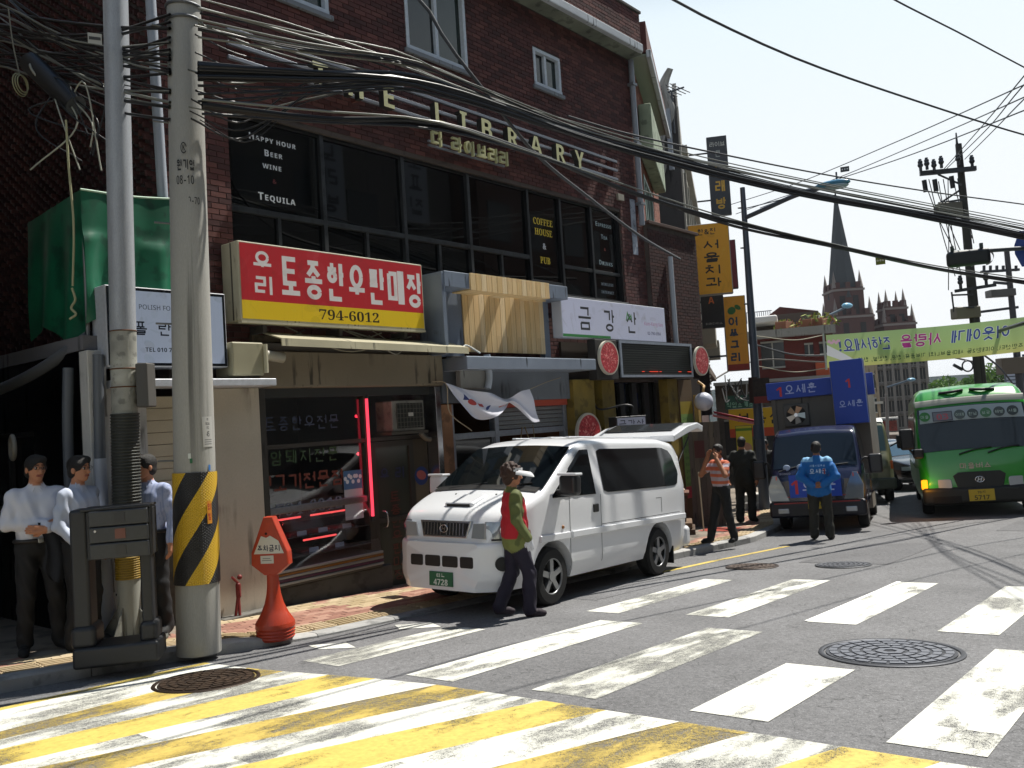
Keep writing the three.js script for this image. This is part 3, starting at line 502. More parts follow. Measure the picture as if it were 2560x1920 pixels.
// a sign cabinet: box with a printed face on its front
function signBox(name, label, x0, x1, y0, y1, zf, depth, frameMat, tex, { border = 0.02, turn = 0, rough = 0.4 } = {}) {
  const w = x1 - x0, h = y1 - y0, t = thing(name, label, 'sign', V3((x0 + x1) / 2, y0, zf - depth / 2), turn);
  part(t, 'cabinet', B(-w / 2, w / 2, 0, h, -depth / 2, depth / 2, 0.012), frameMat);
  part(t, 'printed_face', face(w - border * 2, h - border * 2), printMat(cover(soil(tex)), rough), 0, h / 2, depth / 2 + 0.003);
  return t;
}
const creamCab = M(0xc9c3a8, 0.6, { wear: 'runs', size: 0.9 });
// ================================================================ signs and shop fronts under the bar
const zoomed = (ox, oy, s) => (x, y) => [ox + x * s, oy + y * s];
const c6 = zoomed(0, 560, 0.3858), c7 = zoomed(540, 560, 0.3858), c8 = zoomed(1040, 560, 0.3858), c9 = zoomed(1440, 900, 0.14467), c4 = zoomed(540, 1080, 0.3858);
const on = (c, x, y, z) => wp(...c(x, y), z);                         // photograph detail -> point on a wall plane
const walkAt = (x, z = -8.6) => walkY(x, z);
// ---------------------------------------------------------------- red and yellow butcher's sign
{
  const tex = canvasTex(1430, 450, (g, w, h) => {
    g.fillStyle = '#b3222a'; g.fillRect(0, 0, w, h); g.fillStyle = '#d9b81c'; g.fillRect(0, h * 0.755, w, h * 0.245);
    hangul(g, '우', w * 0.055, h * 0.075, h * 0.285, { color: '#d6d2d0', weight: 0.15, sx: 1.08 }); hangul(g, '리', w * 0.06, h * 0.4, h * 0.285, { color: '#d6d2d0', weight: 0.15, sx: 1 });
    hangul(g, '토종한우판매장', w * 0.185, h * 0.085, h * 0.6, { color: '#d6d2d0', weight: 0.115, sx: 0.55, gap: 0.14 });
    latin(g, '794-6012', w * 0.545, h * 0.95, h * 0.2, '#1c160c', 'bold', 'serif', 1.3);
  });
  const t = signBox('shop_sign', 'red sign box with white Korean letters and a yellow strip with a phone number', 5.41, 8.26, 2.72, 3.62, -8.4, 0.34, creamCab, tex);
  part(t, 'seam', B(-1.432, -1.426, 0.01, 0.89, 0.02, 0.04), M(0x4a463a, 0.7)); part(t, 'drip_edge', B(-1.42, 1.42, -0.03, -0.002, 0.1, 0.18), creamCab);
  for (const x of [-1.1, 0, 1.1]) part(t, 'bracket', B(x, x + 0.05, -0.12, -0.031, -0.17, 0.1), M(0x3b3835, 0.7));
}
// ---------------------------------------------------------------- annex to the left with its light-box sign
const concreteWall = M(0x77767a, 0.92, { wear: 'runs', size: 2.2, bump: 0.003 }), offWhite = M(0xd0cfcb, 0.85, { wear: 'runs', size: 1.7 }), cream2 = M(0xcdc2a8, 0.85, { wear: 'runs', size: 1.9 });
{
  const tex = canvasTex(1040, 640, (g, w, h) => {
    g.fillStyle = '#11161b'; g.fillRect(0, 0, w, h); g.fillStyle = '#a9b6ce'; g.fillRect(w * 0.022, h * 0.035, w * 0.956, h * 0.93);
    latin(g, 'POLISH FOOD', w * 0.42, h * 0.27, h * 0.085, '#39414e', '', 'sans-serif', 1.05);
    hangul(g, '폴 란 드', w * 0.2, h * 0.42, h * 0.19, { color: '#1d222b', weight: 0.1, gap: 0.25 });
    latin(g, 'TEL 010 7', w * 0.4, h * 0.82, h * 0.075, '#2b313d', 'bold', 'sans-serif', 1.1);
  });
  signBox('light_box_sign', 'pale blue light-box sign with a black frame hung behind the two poles', 3.86, 5.16, 2.18, 2.98, -8.3, 0.3, M(0xb9bcc2, 0.5, { wear: 'speck', size: 0.5 }), tex, { border: 0.012, rough: 0.25 });
  const a = thing('corner_shop', 'grey rendered corner annex with cream boarding beside the alley', 'building');
  const x0 = 3.72, base = -0.8;
  part(a, 'alley_wall', holedWall(-15.2, -8.62, base, 2.35, [[-11.4, -9.75, 0.75, 1.62]], 0, 0.2).rotateY(Math.PI / 2).scale(1, 1, -1).translate(x0 + 0.2, 0, 0), M(0xb0afb2, 0.92, { wear: 'runs', size: 2.2 }));
  const wz = (x, y) => { const d = ray(x, y); return eye.clone().addScaledVector(d, x0 / d.x); };
  const win = part(a, 'alley_window', merge(B(x0 + 0.05, x0 + 0.1, 0.75, 0.8, 9.75, 11.4), B(x0 + 0.05, x0 + 0.1, 1.57, 1.62, 9.75, 11.4), B(x0 + 0.05, x0 + 0.1, 0.8, 1.57, 10.55, 10.6)), M(0x1c1d1f, 0.6)); win.scale.z = -1;
  part(win, 'pane', B(x0 + 0.11, x0 + 0.12, 0.76, 1.6, 9.76, 11.39), darkGlass);
  part(a, 'corner_pier', B(3.72, 3.9, base, 2.35, -8.6, -8.42, 0.01), offWhite);
  part(a, 'front_wall', B(3.9, 4.3, base, 2.0, -8.6, -8.45), offWhite);
  for (let i = 0; i < 7; i++) part(a, 'board', B(4.31, 5.02, 1.02 + i * 0.125, 1.02 + i * 0.125 + 0.121, -8.56, -8.5 + 0.002 * (i % 3), 0.006), cream2);
  part(a, 'lintel', B(4.31, 5.02, 0.95, 1.018, -8.6, -8.47), cream2);
  part(a, 'door_frame', merge(B(4.31, 4.36, base, 0.95, -8.62, -8.5), B(4.95, 5.02, base, 0.95, -8.62, -8.5)), M(0xa4977c, 0.7));
  part(a, 'door', B(4.37, 4.94, base, 0.93, -8.75, -8.7), M(0x4a4a3d, 0.5, { wear: 'blotch', size: 1 }));
  part(a, 'pillar', B(5.03, 5.66, base, 1.97, -8.78, -8.5, 0.012), M(0xd2cab8, 0.85, { wear: 'runs', size: 2.6, bump: 0.001 }));
  part(a, 'red_panel', B(3.91, 4.25, 0.28, 0.6, -8.448, -8.43), M(0x6c1c1e, 0.6));
  decal(a, 'house_number', 0.3, 0.22, (g, w, h) => { g.fillStyle = '#c9c6bd'; g.fillRect(0, 0, w, h); g.fillStyle = '#17181a'; g.fillRect(0, 0, w, h * 0.09); g.fillRect(0, h * 0.91, w, h * 0.09); latin(g, '2 1', w / 2, h * 0.8, h * 0.75, '#17181a', 'bold', 'sans-serif', 0.9); }, 4.05, -0.13, -8.44);
  decal(a, 'notice', 0.16, 0.2, (g, w, h) => { g.fillStyle = '#1c1d20'; g.fillRect(0, 0, w, h); latin(g, 'MENU', w / 2, h * 0.55, h * 0.26, '#a7a9aa'); }, 4.04, 0.72, -8.44);
  part(a, 'canopy', B(3.9, 5.68, 1.97, 2.05, -8.5, -8.18, 0.01), M(0xcfd3da, 0.45, { metal: 0.2, wear: 'speck', size: 0.6 }));
  part(a, 'roof_slab', B(3.72, 5.0, 2.36, 2.5, -15, -8.5), concreteWall);
  part(a, 'floor_step', B(5.0, 5.75, -0.72, -0.5, -8.9, -8.36, 0.015), M(0x74716b, 0.9, { wear: 'blotch', size: 0.8 }));
  // pipes and conduits on the corner
  part(a, 'drain_pipe', tube([[3.66, 2.2, -8.7], [3.64, 1.6, -8.72], [3.66, -0.7, -8.75]], 0.05, 10), M(0x4c5158, 0.5)); part(a, 'drain_pipe', tube([[3.8, 2.3, -8.36], [3.78, 1.3, -8.37]], 0.05, 10), M(0x565b62, 0.5)); part(a, 'drain_pipe', tube([[3.78, 1.3, -8.37], [3.8, -0.7, -8.38]], 0.055, 10), M(0xaab0bb, 0.5));
  part(a, 'conduit', tube([[3.62, 2.05, -12.5], [3.63, 2.1, -10.5], [3.66, 2.25, -9.3], [3.85, 2.52, -8.62]], 0.06, 10), M(0x55585c, 0.55)); part(a, 'conduit', tube([[3.6, 1.6, -12.8], [3.6, 0.9, -11.8], [3.58, 0.55, -11.2], [3.58, 0.62, -10.6]], 0.04, 8), M(0x6f7174, 0.5));
  part(a, 'meter_box', B(4.02, 4.22, 1.9, 2.1, -8.44, -8.36, 0.01), M(0xc3c1b8, 0.6));
  part(a, 'hose_ring', new THREE.TorusGeometry(0.12, 0.025, 8, 24), M(0xb5b2a8, 0.6), 3.6, 1.46, -10, Math.PI / 2.3);
}
// green tarpaulin over the annex roof
{
  const g = new THREE.PlaneGeometry(1, 1, 40, 30), p = g.attributes.position, x0 = 3.78, x1 = 4.95, y1 = 3.95, y0 = 2.62, zf = -8.55;
  for (let i = 0; i < p.count; i++) {
    const u = p.getX(i) + 0.5, v = p.getY(i) + 0.5; const drape = (1 - v) * 0.05 * Math.sin(u * 19 + 1.5 * Math.sin(v * 4)) + 0.05 * sstep(0.7, 0.62, v) * (0.4 + 0.6 * Math.sin(u * 11 + 1)) * v;
    p.setXYZ(i, lerp(x0, x1, u), lerp(y0 + 0.1 * Math.sin(u * 7), y1 + 0.08 * u - 0.02 * Math.sin(u * Math.PI), v), zf + drape);
  }
  g.computeVertexNormals();
  const tarp = M(0x146a4a, 0.42, { wear: 'blotch', size: 1.2, clearcoat: 0.15 });
  const t = thing('green_tarpaulin', 'green tarpaulin hung over the frame on the annex roof', 'tarpaulin');
  part(t, 'front_sheet', metreUV(g), tarp);
  const s = new THREE.PlaneGeometry(1, 1, 24, 12), q = s.attributes.position;
  for (let i = 0; i < q.count; i++) { const u = q.getX(i) + 0.5, v = q.getY(i) + 0.5; q.setXYZ(i, x0 + 0.04 * Math.sin(u * 16 + v * 3) * (1 - v), lerp(2.62 - 0.15 * Math.sin(u * 6), 3.95, v) - 0.08 * u, zf - u * 1.3); }
  s.computeVertexNormals(); part(t, 'side_sheet', metreUV(s), tarp);
  const r = new THREE.PlaneGeometry(1, 1, 10, 10), w = r.attributes.position; for (let i = 0; i < w.count; i++) { const u = w.getX(i) + 0.5, v = w.getY(i) + 0.5; w.setXYZ(i, lerp(x0, 4.72, u), 3.94 + 0.06 * u - 0.08 * v + 0.02 * Math.sin(u * 9 + v * 14), zf - v * 1.3); } r.computeVertexNormals(); part(t, 'top_sheet', metreUV(r), tarp);
  part(t, 'frame_pole', bar([x0 + 0.03, 2.51, zf - 0.03], [x0 + 0.03, 3.9, zf - 0.03], 0.02), M(0x777777, 0.5, { metal: 0.6 })); part(t, 'frame_pole', bar([4.68, 2.51, zf - 0.1], [4.68, 3.95, zf - 0.1], 0.02), M(0x777777, 0.5, { metal: 0.6 }));
  part(t, 'top_edge', tube([[x0, 3.955, zf], [4.3, 3.965, zf], [x1, 4.035, zf]], 0.012, 6), M(0x9db8a0, 0.5));
}
// ---------------------------------------------------------------- butcher's shop front
const glassPane = M(0xffffff, 0.03, { transmission: 1, thickness: 0, ior: 1.5 });
const chrome = M(0xb9bcc0, 0.25, { metal: 1 }), alu = M(0x8a919b, 0.4, { metal: 0.6, wear: 'speck', size: 0.6 }), alu2 = M(0x9ca6b4, 0.45, { metal: 0.3, wear: 'speck', size: 0.6 });
{
  const t = thing('butcher_shop_front', 'dark glazed butcher shop front with Korean lettering beneath a beige shutter box', 'shop front');
  const fl = -0.62;
  part(t, 'shutter_box', B(5.72, 8.72, 1.97, 2.4, -8.85, -8.56, 0.015), M(0x8f8570, 0.8, { wear: 'runs', size: 2.0 }));
  part(t, 'shutter_rail', B(5.72, 8.66, 1.86, 1.967, -8.86, -8.72), M(0x2d302f, 0.6));
  part(t, 'jamb', B(5.67, 5.75, fl - 0.2, 1.96, -8.9, -8.52, 0.008), M(0x45433d, 0.5, { metal: 0.3, wear: 'runs', size: 1 })); part(t, 'jamb', B(8.58, 8.68, fl - 0.3, 1.96, -8.9, -8.6, 0.008), chrome);
  part(t, 'back_wall', B(5.6, 8.8, -0.8, 2.4, -12.2, -12), M(0x4a4640, 0.9)); part(t, 'inner_wall', B(5.45, 5.6, -0.8, 2.4, -12, -8.8), M(0x4a4640, 0.9)); part(t, 'inner_wall', B(8.7, 8.8, -0.8, 2.4, -12, -8.9), M(0x4a4640, 0.9));
  part(t, 'room_ceiling', B(5.6, 8.7, 2.41, 2.5, -12, -8.62), M(0x55504a, 0.9)); part(t, 'room_floor', B(5.45, 8.8, fl - 0.28, fl - 0.2, -12, -8.95), M(0x3d3935, 0.8));
  part(t, 'plinth', B(5.75, 7.62, -1.0, -0.36, -8.95, -8.62, 0.02), M(0x4b4a47, 0.9, { wear: 'blotch', size: 1.1, bump: 0.003 }));
  part(t, 'mullion', B(7.42, 7.5, -0.36, 1.86, -8.88, -8.78), M(0x38352f, 0.5)); part(t, 'transom', B(5.76, 8.58, 1.25, 1.3, -8.86, -8.79), M(0x38352f, 0.5));
  part(t, 'window_pane', B(5.76, 7.42, 0.35, 1.25, -8.83, -8.825), glassPane); part(t, 'window_pane', B(5.76, 7.42, 1.3, 1.86, -8.83, -8.825), glassPane); part(t, 'window_pane', B(7.5, 8.57, 1.3, 1.86, -8.83, -8.825), glassPane);
  const door = part(t, 'door', merge(B(7.52, 7.6, fl - 0.3, 1.24, -8.86, -8.8), B(8.2, 8.28, fl - 0.3, 1.24, -8.86, -8.8), B(7.6, 8.2, fl - 0.3, fl - 0.1, -8.86, -8.8), B(7.6, 8.2, 1.16, 1.24, -8.86, -8.8), B(7.6, 8.2, 0.16, 0.22, -8.86, -8.8)), M(0x35332c, 0.5));
  part(door, 'pane', B(7.6, 8.2, fl - 0.1, 1.16, -8.835, -8.83), M(0x3b4038, 0.25)); part(door, 'handle', tube([[7.66, 0.1, -8.79], [7.68, 0.12, -8.74], [7.68, 0.3, -8.74], [7.66, 0.32, -8.79]], 0.012), chrome);
  part(t, 'side_panel', B(8.29, 8.57, fl - 0.3, 1.24, -8.86, -8.82), M(0x57503f, 0.6, { wear: 'runs', size: 1.2 }));
  const H = (txt, w, h, col, x, y, o) => decal(t, 'window_lettering', w, h, (g, W, Hh) => hangul(g, txt, W * 0.02, Hh * 0.06, Hh * 0.86, { color: col, ...o }), x, y, -8.818, 0, 420);
  H('토종한우전문', 1.22, 0.22, '#343d52', 6.5, 1.55, { weight: 0.09, sx: 0.9, gap: 0.12 }); H('암돼지전문', 1.2, 0.22, '#36502f', 6.55, 1.14, { weight: 0.09, sx: 0.92, gap: 0.22 });
  H('생고기전문점', 1.5, 0.25, '#6e3424', 6.5, 0.84, { weight: 0.12, sx: 0.95, gap: 0.05 });
  decal(t, 'window_lettering', 1.05, 0.22, (g, w, h) => latin(g, '794-6012', w / 2, h * 0.85, h * 0.95, '#707886', 'bold', 'serif', 1.15), 6.52, 0.52, -8.818, 0, 420);
  decal(t, 'window_lettering', 0.5, 0.2, (g, w, h) => hangul(g, '우 리', 4, h * 0.05, h * 0.88, { color: '#2a3457', weight: 0.13, gap: 0.1 }), 7.9, 0.8, -8.816, 0, 420);
  decal(t, 'window_lettering', 0.26, 1.25, (g, w, h) => hangul(g, '토종한우판매장', w * 0.08, h * 0.01, h * 0.12, { color: '#602a20', weight: 0.11, sx: 1.35, gap: 0.16, vertical: true }), 7.92, -0.05, -8.816, 0, 420);
  part(t, 'poster', face(0.3, 0.62), M(0xaeb6bd, 0.6), 7.2, 0.58, -8.815); part(t, 'poster', face(0.3, 0.24), printMat(cover(canvasTex(128, 96, (g, w, h) => { g.fillStyle = '#3c6f98'; g.fillRect(0, 0, w, h); g.fillStyle = '#c9d8df'; for (let i = 0; i < 9; i++) { g.beginPath(); g.arc(12 + i * 13, 40 + 18 * Math.sin(i * 2), 11, 0, 7); g.fill(); } }))), 7.2, 0.78, -8.811);
  part(t, 'poster', face(0.25, 0.55), M(0x6b6350, 0.7), 8.43, 0.45, -8.815); part(t, 'heart_sticker', new THREE.CircleGeometry(0.13, 20), printMat(canvasTex(96, 96, (g) => { g.fillStyle = '#27407a'; g.fillRect(0, 0, 96, 96); g.fillStyle = '#b5625e'; g.beginPath(); g.ellipse(48, 44, 34, 24, 0.3, 0, 7); g.fill(); })), 8.42, 0.72, -8.81);
}
// refrigerated display case in the shop window
{
  const t = thing('meat_display_case', 'glass fronted refrigerated meat case with striped base in the shop window', 'display case', V3(6.62, -0.36, -8.8));
  const w = 0.82, steel = M(0x8f9296, 0.35, { metal: 0.8, wear: 'speck', size: 0.4 });
  part(t, 'body', B(-w, w, 0, 0.2, -0.55, 0.2, 0.01), M(0x3a3a38, 0.6));
  [[0.03, 0x9fa3a6], [0.07, 0x47223a], [0.105, 0xa6a9ad], [0.14, 0x7a5220], [0.175, 0xb0b3b6]].forEach(([y, h]) => part(t, 'stripe', B(-w - 0.005, w + 0.005, y, y + 0.028, 0.19, 0.222, 0.004), M(h, 0.35, { metal: h > 0x900000 ? 0.8 : 0.1 })));
  part(t, 'front_glass', B(-w, w, 0.2, 0.86, 0.0, 0.006).applyMatrix4(new THREE.Matrix4().makeShear(0, 0, 0, 0, 0, 0)).translate(0, -0.2, 0).rotateX(-0.33).translate(0, 0.2, 0.2), glassPane);
  part(t, 'hood', B(-w, w, 0.83, 0.92, -0.5, 0.0, 0.015), steel); part(t, 'end_panel', B(w - 0.01, w + 0.01, 0.2, 0.86, -0.5, 0.02), glassPane); part(t, 'back_panel', B(-w, w, 0.2, 0.86, -0.52, -0.5), M(0x26282a, 0.5));
  for (const y of [0.3, 0.52]) part(t, 'shelf', B(-w + 0.02, w - 0.02, y, y + 0.012, -0.48, 0.1 - (y - 0.2) * 0.34), M(0x5a6266, 0.25, { metal: 0.6 }));
  for (const [x, y] of [[-0.62, 0.54], [-0.2, 0.54], [0.12, 0.54], [0.5, 0.54], [-0.45, 0.32], [-0.05, 0.32], [0.35, 0.32]]) { part(t, 'price_card', B(x - 0.07, x + 0.07, y - 0.02, y + 0.05, -0.03, -0.026).rotateX(-0.1), M(0x93a2b5, 0.6)); part(t, 'meat_tray', B(x - 0.15, x + 0.15, y - 0.028, y + 0.02, -0.4, -0.12, 0.02), M(0x6a2a2c, 0.5, { wear: 'blotch', size: 0.2 })); }
  const glow = M(0x200606, 0.4, { emissive: 0xff5a5a, emissiveIntensity: 0.75 });
  [[-0.5, 0.76, 0.55], [0.2, 0.76, 0.55], [0.05, 0.47, 0.5]].forEach(([x, y, L]) => part(t, 'lamp_tube', bar([x - L / 2, y, -0.06], [x + L / 2, y, -0.06], 0.012), glow));
  for (const x of [-0.45, 0.3]) { const l = new THREE.PointLight(0xff5050, 0.025); l.position.set(x, 0.7, -0.1); l.castShadow = true; l.name = 'display_tube_light'; t.add(l); }
}
{
  const t = thing('neon_tube', 'upright red neon tube lit in the butcher shop window', 'neon light', V3(7.44, 0.2, -8.74));
  part(t, 'lit_tube', bar([0, 0.08, 0], [0, 1.62, 0], 0.02, 12), M(0x300808, 0.4, { emissive: 0xff3f55, emissiveIntensity: 1.1 }));
  for (const y of [0.02, 1.62]) part(t, 'end_cap', bar([0, y, 0], [0, y + 0.06, 0], 0.026, 12), M(0x202020, 0.5));
  for (const y of [0.4, 0.9, 1.4]) { const l = new THREE.PointLight(0xff3348, 0.018); l.position.set(0.0, y, 0.05); l.castShadow = true; l.name = 'neon_tube_light'; t.add(l); }
}
{
  const t = thing('air_conditioner', 'boxy air conditioner with a wire grille high in the shop door', 'air conditioner', V3(8.1, 1.36, -8.72));
  part(t, 'case', B(-0.3, 0.3, 0, 0.42, -0.28, 0.06, 0.02), M(0x8d8a80, 0.6, { wear: 'blotch', size: 0.8 }));
  part(t, 'grille_back', B(-0.22, 0.26, 0.04, 0.38, 0.061, 0.066), M(0x23241f, 0.7)); const gs = []; for (let i = 0; i < 9; i++) gs.push(B(-0.22 + i * 0.06, -0.215 + i * 0.06, 0.04, 0.38, 0.067, 0.073)); for (let i = 0; i < 6; i++) gs.push(B(-0.22, 0.26, 0.06 + i * 0.06, 0.065 + i * 0.06, 0.0735, 0.078)); part(t, 'wire_grille', gs, M(0x6a695f, 0.5, { metal: 0.5 }));
  part(t, 'badge', B(-0.02, 0.07, 0.2, 0.25, 0.0785, 0.082), M(0xb5b3a8, 0.5)); part(t, 'shelf_bracket', B(-0.34, 0.34, -0.04, -0.002, -0.28, 0.08), M(0x4b463c, 0.7)); part(t, 'drain_hose', tube([[0.22, -0.04, 0.04], [0.3, -0.12, 0.06], [0.42, -0.14, 0.02]], 0.035), M(0x6b6658, 0.6));
}
// metal canopy sheet and cream box above the shop, cables sagging below the sign
{
  const sh = poly([[0, 0], [0.38, -0.11], [0.39, -0.2], [0.375, -0.2], [0.365, -0.12], [-0.01, -0.012]]), a = on(c7, 430, 840, -8.2).x, b = on(c7, 1640, 890, -8.2).x;
  const g = ext(sh, b - a), p = g.attributes.position; for (let i = 0; i < p.count; i++) { const d = p.getZ(i) / (b - a); p.setY(i, p.getY(i) - 0.03 * d - 0.02 * Math.sin(d * 3)); }
  g.rotateY(-Math.PI / 2).scale(-1, 1, 1); g.computeVertexNormals(); const pp = metreUV(g.translate(a, 2.62, -8.58));
  single('metal_canopy', 'cream sheet-metal canopy strip above the butcher shutter box', 'canopy', pp, M(0xc4bd9f, 0.5, { wear: 'runs', size: 1.3 }));
  const t = thing('equipment_box', 'cream metal box on the wall beside the red sign', 'box');
  const A = on(c7, 85, 765, -8.3), Bp = on(c7, 300, 985, -8.3); part(t, 'case', B(A.x, Bp.x, Bp.y, A.y, -8.6, -8.25, 0.02), M(0xb3ad8e, 0.6, { wear: 'runs', size: 0.9 })); part(t, 'flange', B(Bp.x + 0.001, Bp.x + 0.02, Bp.y + 0.03, A.y - 0.02, -8.6, -8.2), M(0xc2bda3, 0.5)); part(t, 'pipe_stub', bar([Bp.x + 0.02, A.y - 0.12, -8.35], [Bp.x + 0.32, A.y - 0.16, -8.35], 0.06, 12), M(0x9a9788, 0.5));
  const wall = thing('wall_wiring', 'loose wires and a batten sagging on the brick below the red sign', 'wiring');
  part(wall, 'batten', B(5.75, 9.0, 2.52, 2.6, -8.78, -8.72), M(0x6e6350, 0.8, { wear: 'blotch', size: 0.8 }));
  for (let i = 0; i < 9; i++) { const x0 = rnd(5.4, 7.5), x1 = x0 + rnd(0.6, 1.9), y0 = rnd(2.55, 2.75), y1 = rnd(2.5, 2.72); part(wall, 'wire', tube([[x0, y0, -8.62], [(x0 + x1) / 2, Math.min(y0, y1) - rnd(0.03, 0.12), -8.5], [x1, y1, -8.62]], rnd(0.006, 0.014)), M([0x8b8b80, 0x25251f, 0x8f8c7a][i % 3], 0.6)); }
  part(wall, 'flat_box', B(8.9, 9.5, 1.9, 2.2, -8.5, -8.4, 0.02), M(0x8f908c, 0.6, { wear: 'runs', size: 0.8 })); part(wall, 'pipe', tube([[9.45, 2.4, -8.36], [9.47, 2.05, -8.36], [9.42, 1.9, -8.36]], 0.05, 10), M(0x9aa3ad, 0.5));
}
// ---------------------------------------------------------------- new timber sign in a grey metal surround
const pine = [0xe6c792, 0xdfbd84, 0xebd1a3, 0xe2c18c].map((h, i) => { const t = dataTex(128, (u, v, a, b) => { const r = fbm(u * 1, v * 0.06, 16, 4, 300 + i), k = Math.hypot((u - 0.3 - 0.3 * (i % 2)) * 4, (v - 0.2 - 0.2 * i)) ; const kn = sstep(0.09, 0.05, k) * 0.35; const m = 0.9 + 0.22 * (r - 0.5) - kn; return [m, m * (1 - 0.1 * kn), m * (1 - 0.2 * kn)]; }); return new THREE.MeshPhysicalMaterial({ color: h, map: rep(t, 6, 1.1), roughness: 0.7 }); });
const steelBlue = M(0x8995a6, 0.45, { metal: 0.25, wear: 'runs', size: 1.2 });
{
  const t = thing('timber_sign', 'new pine board sign with slotted fascia set in a grey steel surround', 'sign');
  const zP = -8.66, zF2 = -8.28, xl = on(c8, 180, 300, zF2).x, xr = on(c8, 980, 410, zF2).x, yt = on(c8, 180, 300, zF2).y, yb = on(c8, 180, 400, zF2).y;
  const fx0 = on(c8, 345, 320, zF2).x, fx1 = on(c8, 858, 400, zF2).x, y0 = on(c8, 310, 820, zP).y;
  const px0 = on(c8, 300, 600, zP).x, px1 = on(c8, 822, 600, zP).x;
  part(t, 'left_cheek', B(xl - 0.05, xl + 0.02, y0 - 0.1, yt - 0.02, -8.78, zF2 - 0.01, 0.006), steelBlue);
  part(t, 'steel_fascia', B(xl, fx0 - 0.002, yb, yt, zP - 0.1, zF2, 0.008), steelBlue); part(t, 'steel_fascia', B(fx1 + 0.002, xr, yb, yt, zP - 0.1, zF2, 0.008), steelBlue);
  part(t, 'steel_panel', B(xl + 0.021, px0 - 0.002, y0 - 0.1, yb - 0.002, zP - 0.1, zP), steelBlue); part(t, 'steel_panel', B(px1 + 0.002, xr - 0.06, y0 - 0.1, yb - 0.002, zP - 0.1, zP), steelBlue);
  const n = 16, ztop = zF2 + 0.02; let k = 0;
  for (let i = 0; i < n; i++) { const a = lerp(fx0, fx1, i / n), b = lerp(fx0, fx1, (i + 1) / n) - 0.008; part(t, numbered('fascia_board'), B(a, b, yb - 0.02, yt + 0.01, ztop - 0.025, ztop + 0.001 * (i % 3), 0.003), pine[i % 4]); }
  for (let i = 0; i < n; i++) { const a = lerp(px0, px1, i / n), b = lerp(px0, px1, (i + 1) / n) - 0.008; part(t, numbered('panel_board'), B(a, b, y0 - 0.02, yb + 0.28, zP, zP + 0.02 + 0.001 * (i % 3), 0.003), pine[(i * 3 + 1) % 4]); }
  // the soffit of the fascia has three open slots next to the panel, where the sun comes through
  const slots = [[0.13, 0.3], [0.45, 0.62], [0.78, 0.95]].map(([a, b]) => [lerp(px0, px1, a), lerp(px0, px1, b)]);
  const soff = (a, b, z0, z1) => part(t, 'soffit_board', B(a, b, yb - 0.018, yb + 0.004, z0, z1), pine[k++ % 4]);
  soff(fx0, fx1, zP + 0.16, ztop - 0.026); let c = fx0; for (const [a, b] of slots) { soff(c, a, zP + 0.021, zP + 0.159); c = b; } soff(c, fx1, zP + 0.021, zP + 0.159);
  const led = (x, y) => on(c8, x, y, -8.15); const l0 = led(375, 840), l1 = led(1165, 875), lb = led(1165, 945);
  part(t, 'ledge', B(l0.x - 0.15, l1.x, lb.y, l1.y, -8.7, -8.15, 0.012), M(0x98a3b3, 0.4, { metal: 0.25, wear: 'runs', size: 1.4 }));
  part(t, 'ledge_wire', tube([[l0.x - 0.1, l0.y + 0.02, -8.3], [l0.x + 0.05, l0.y + 0.14, -8.35], [l0.x + 0.3, l0.y + 0.03, -8.3]], 0.012), M(0xbfc2bd, 0.6));
}
// ---------------------------------------------------------------- empty shop under the timber sign
{
  const t = thing('vacant_shop_front', 'vacant shop front with grey aluminium door frames and bare orange walls inside', 'shop front');
  const x0 = 8.95, x1 = 11.78, fl = -0.95;
  part(t, 'fascia', B(8.74, 11.8, 1.72, 2.3, -8.9, -8.62), M(0x7d8690, 0.6, { wear: 'runs', size: 1.5 })); part(t, 'orange_band', B(9.9, 11.75, 1.62, 1.718, -8.86, -8.65), M(0xa8442e, 0.6)); part(t, 'roller_shutter', merge([0, 1, 2, 3, 4].map((i) => B(9.95, 11.72, 1.28 + i * 0.068, 1.343 + i * 0.068, -8.84, -8.74, 0.012))), M(0x7e8488, 0.5, { wear: 'speck', size: 0.5 }));
  part(t, 'orange_jamb', B(8.7, 8.93, fl, 1.7, -8.86, -8.64), M(0xa97d5b, 0.8, { wear: 'blotch', size: 1.2 })); 
  for (const x of [8.96, 9.95, 11.72]) part(t, 'door_post', B(x, x + 0.09, fl, 1.7, -8.84, -8.72, 0.006), alu2);
  part(t, 'door_head', B(9.05, 11.72, 1.18, 1.27, -8.83, -8.73, 0.006), alu2);
  const door = part(t, 'door_leaf', merge(B(9.05, 9.1, fl, 1.18, -8.8, -8.76), B(9.9, 9.95, fl, 1.18, -8.8, -8.76), B(9.1, 9.9, fl, fl + 0.1, -8.8, -8.76)), alu); part(door, 'pane', B(9.1, 9.9, fl + 0.1, 1.18, -8.785, -8.78), M(0x0a0a0a, 0.06));
  part(t, 'inner_wall', B(8.82, 8.9, -1.1, 2.3, -12, -8.9), M(0x5b3a22, 0.9)); part(t, 'back_wall', B(8.82, 11.9, -1.1, 2.3, -12.2, -12), M(0x6b4526, 0.9)); part(t, 'inner_wall', B(11.82, 11.9, -1.1, 2.3, -12, -8.9), M(0x5b3a22, 0.9)); part(t, 'room_ceiling', B(8.9, 11.82, 2.31, 2.4, -12, -8.65), M(0x4a453e, 0.9)); part(t, 'room_floor', B(8.8, 11.9, -1.15, -1.05, -12, -8.7), M(0x4c4640, 0.9));
  part(t, 'rope_loop', tube([[10.45, 1.3, -8.6], [10.4, 1.05, -8.6], [10.5, 0.88, -8.6], [10.6, 1.05, -8.6], [10.52, 1.3, -8.6]], 0.01), M(0x8a7a58, 0.8)); part(t, 'rope', tube([[10.72, 1.32, -8.6], [10.76, 0.9, -8.6], [10.74, 0.55, -8.6]], 0.008), M(0x8a7a58, 0.8));
}
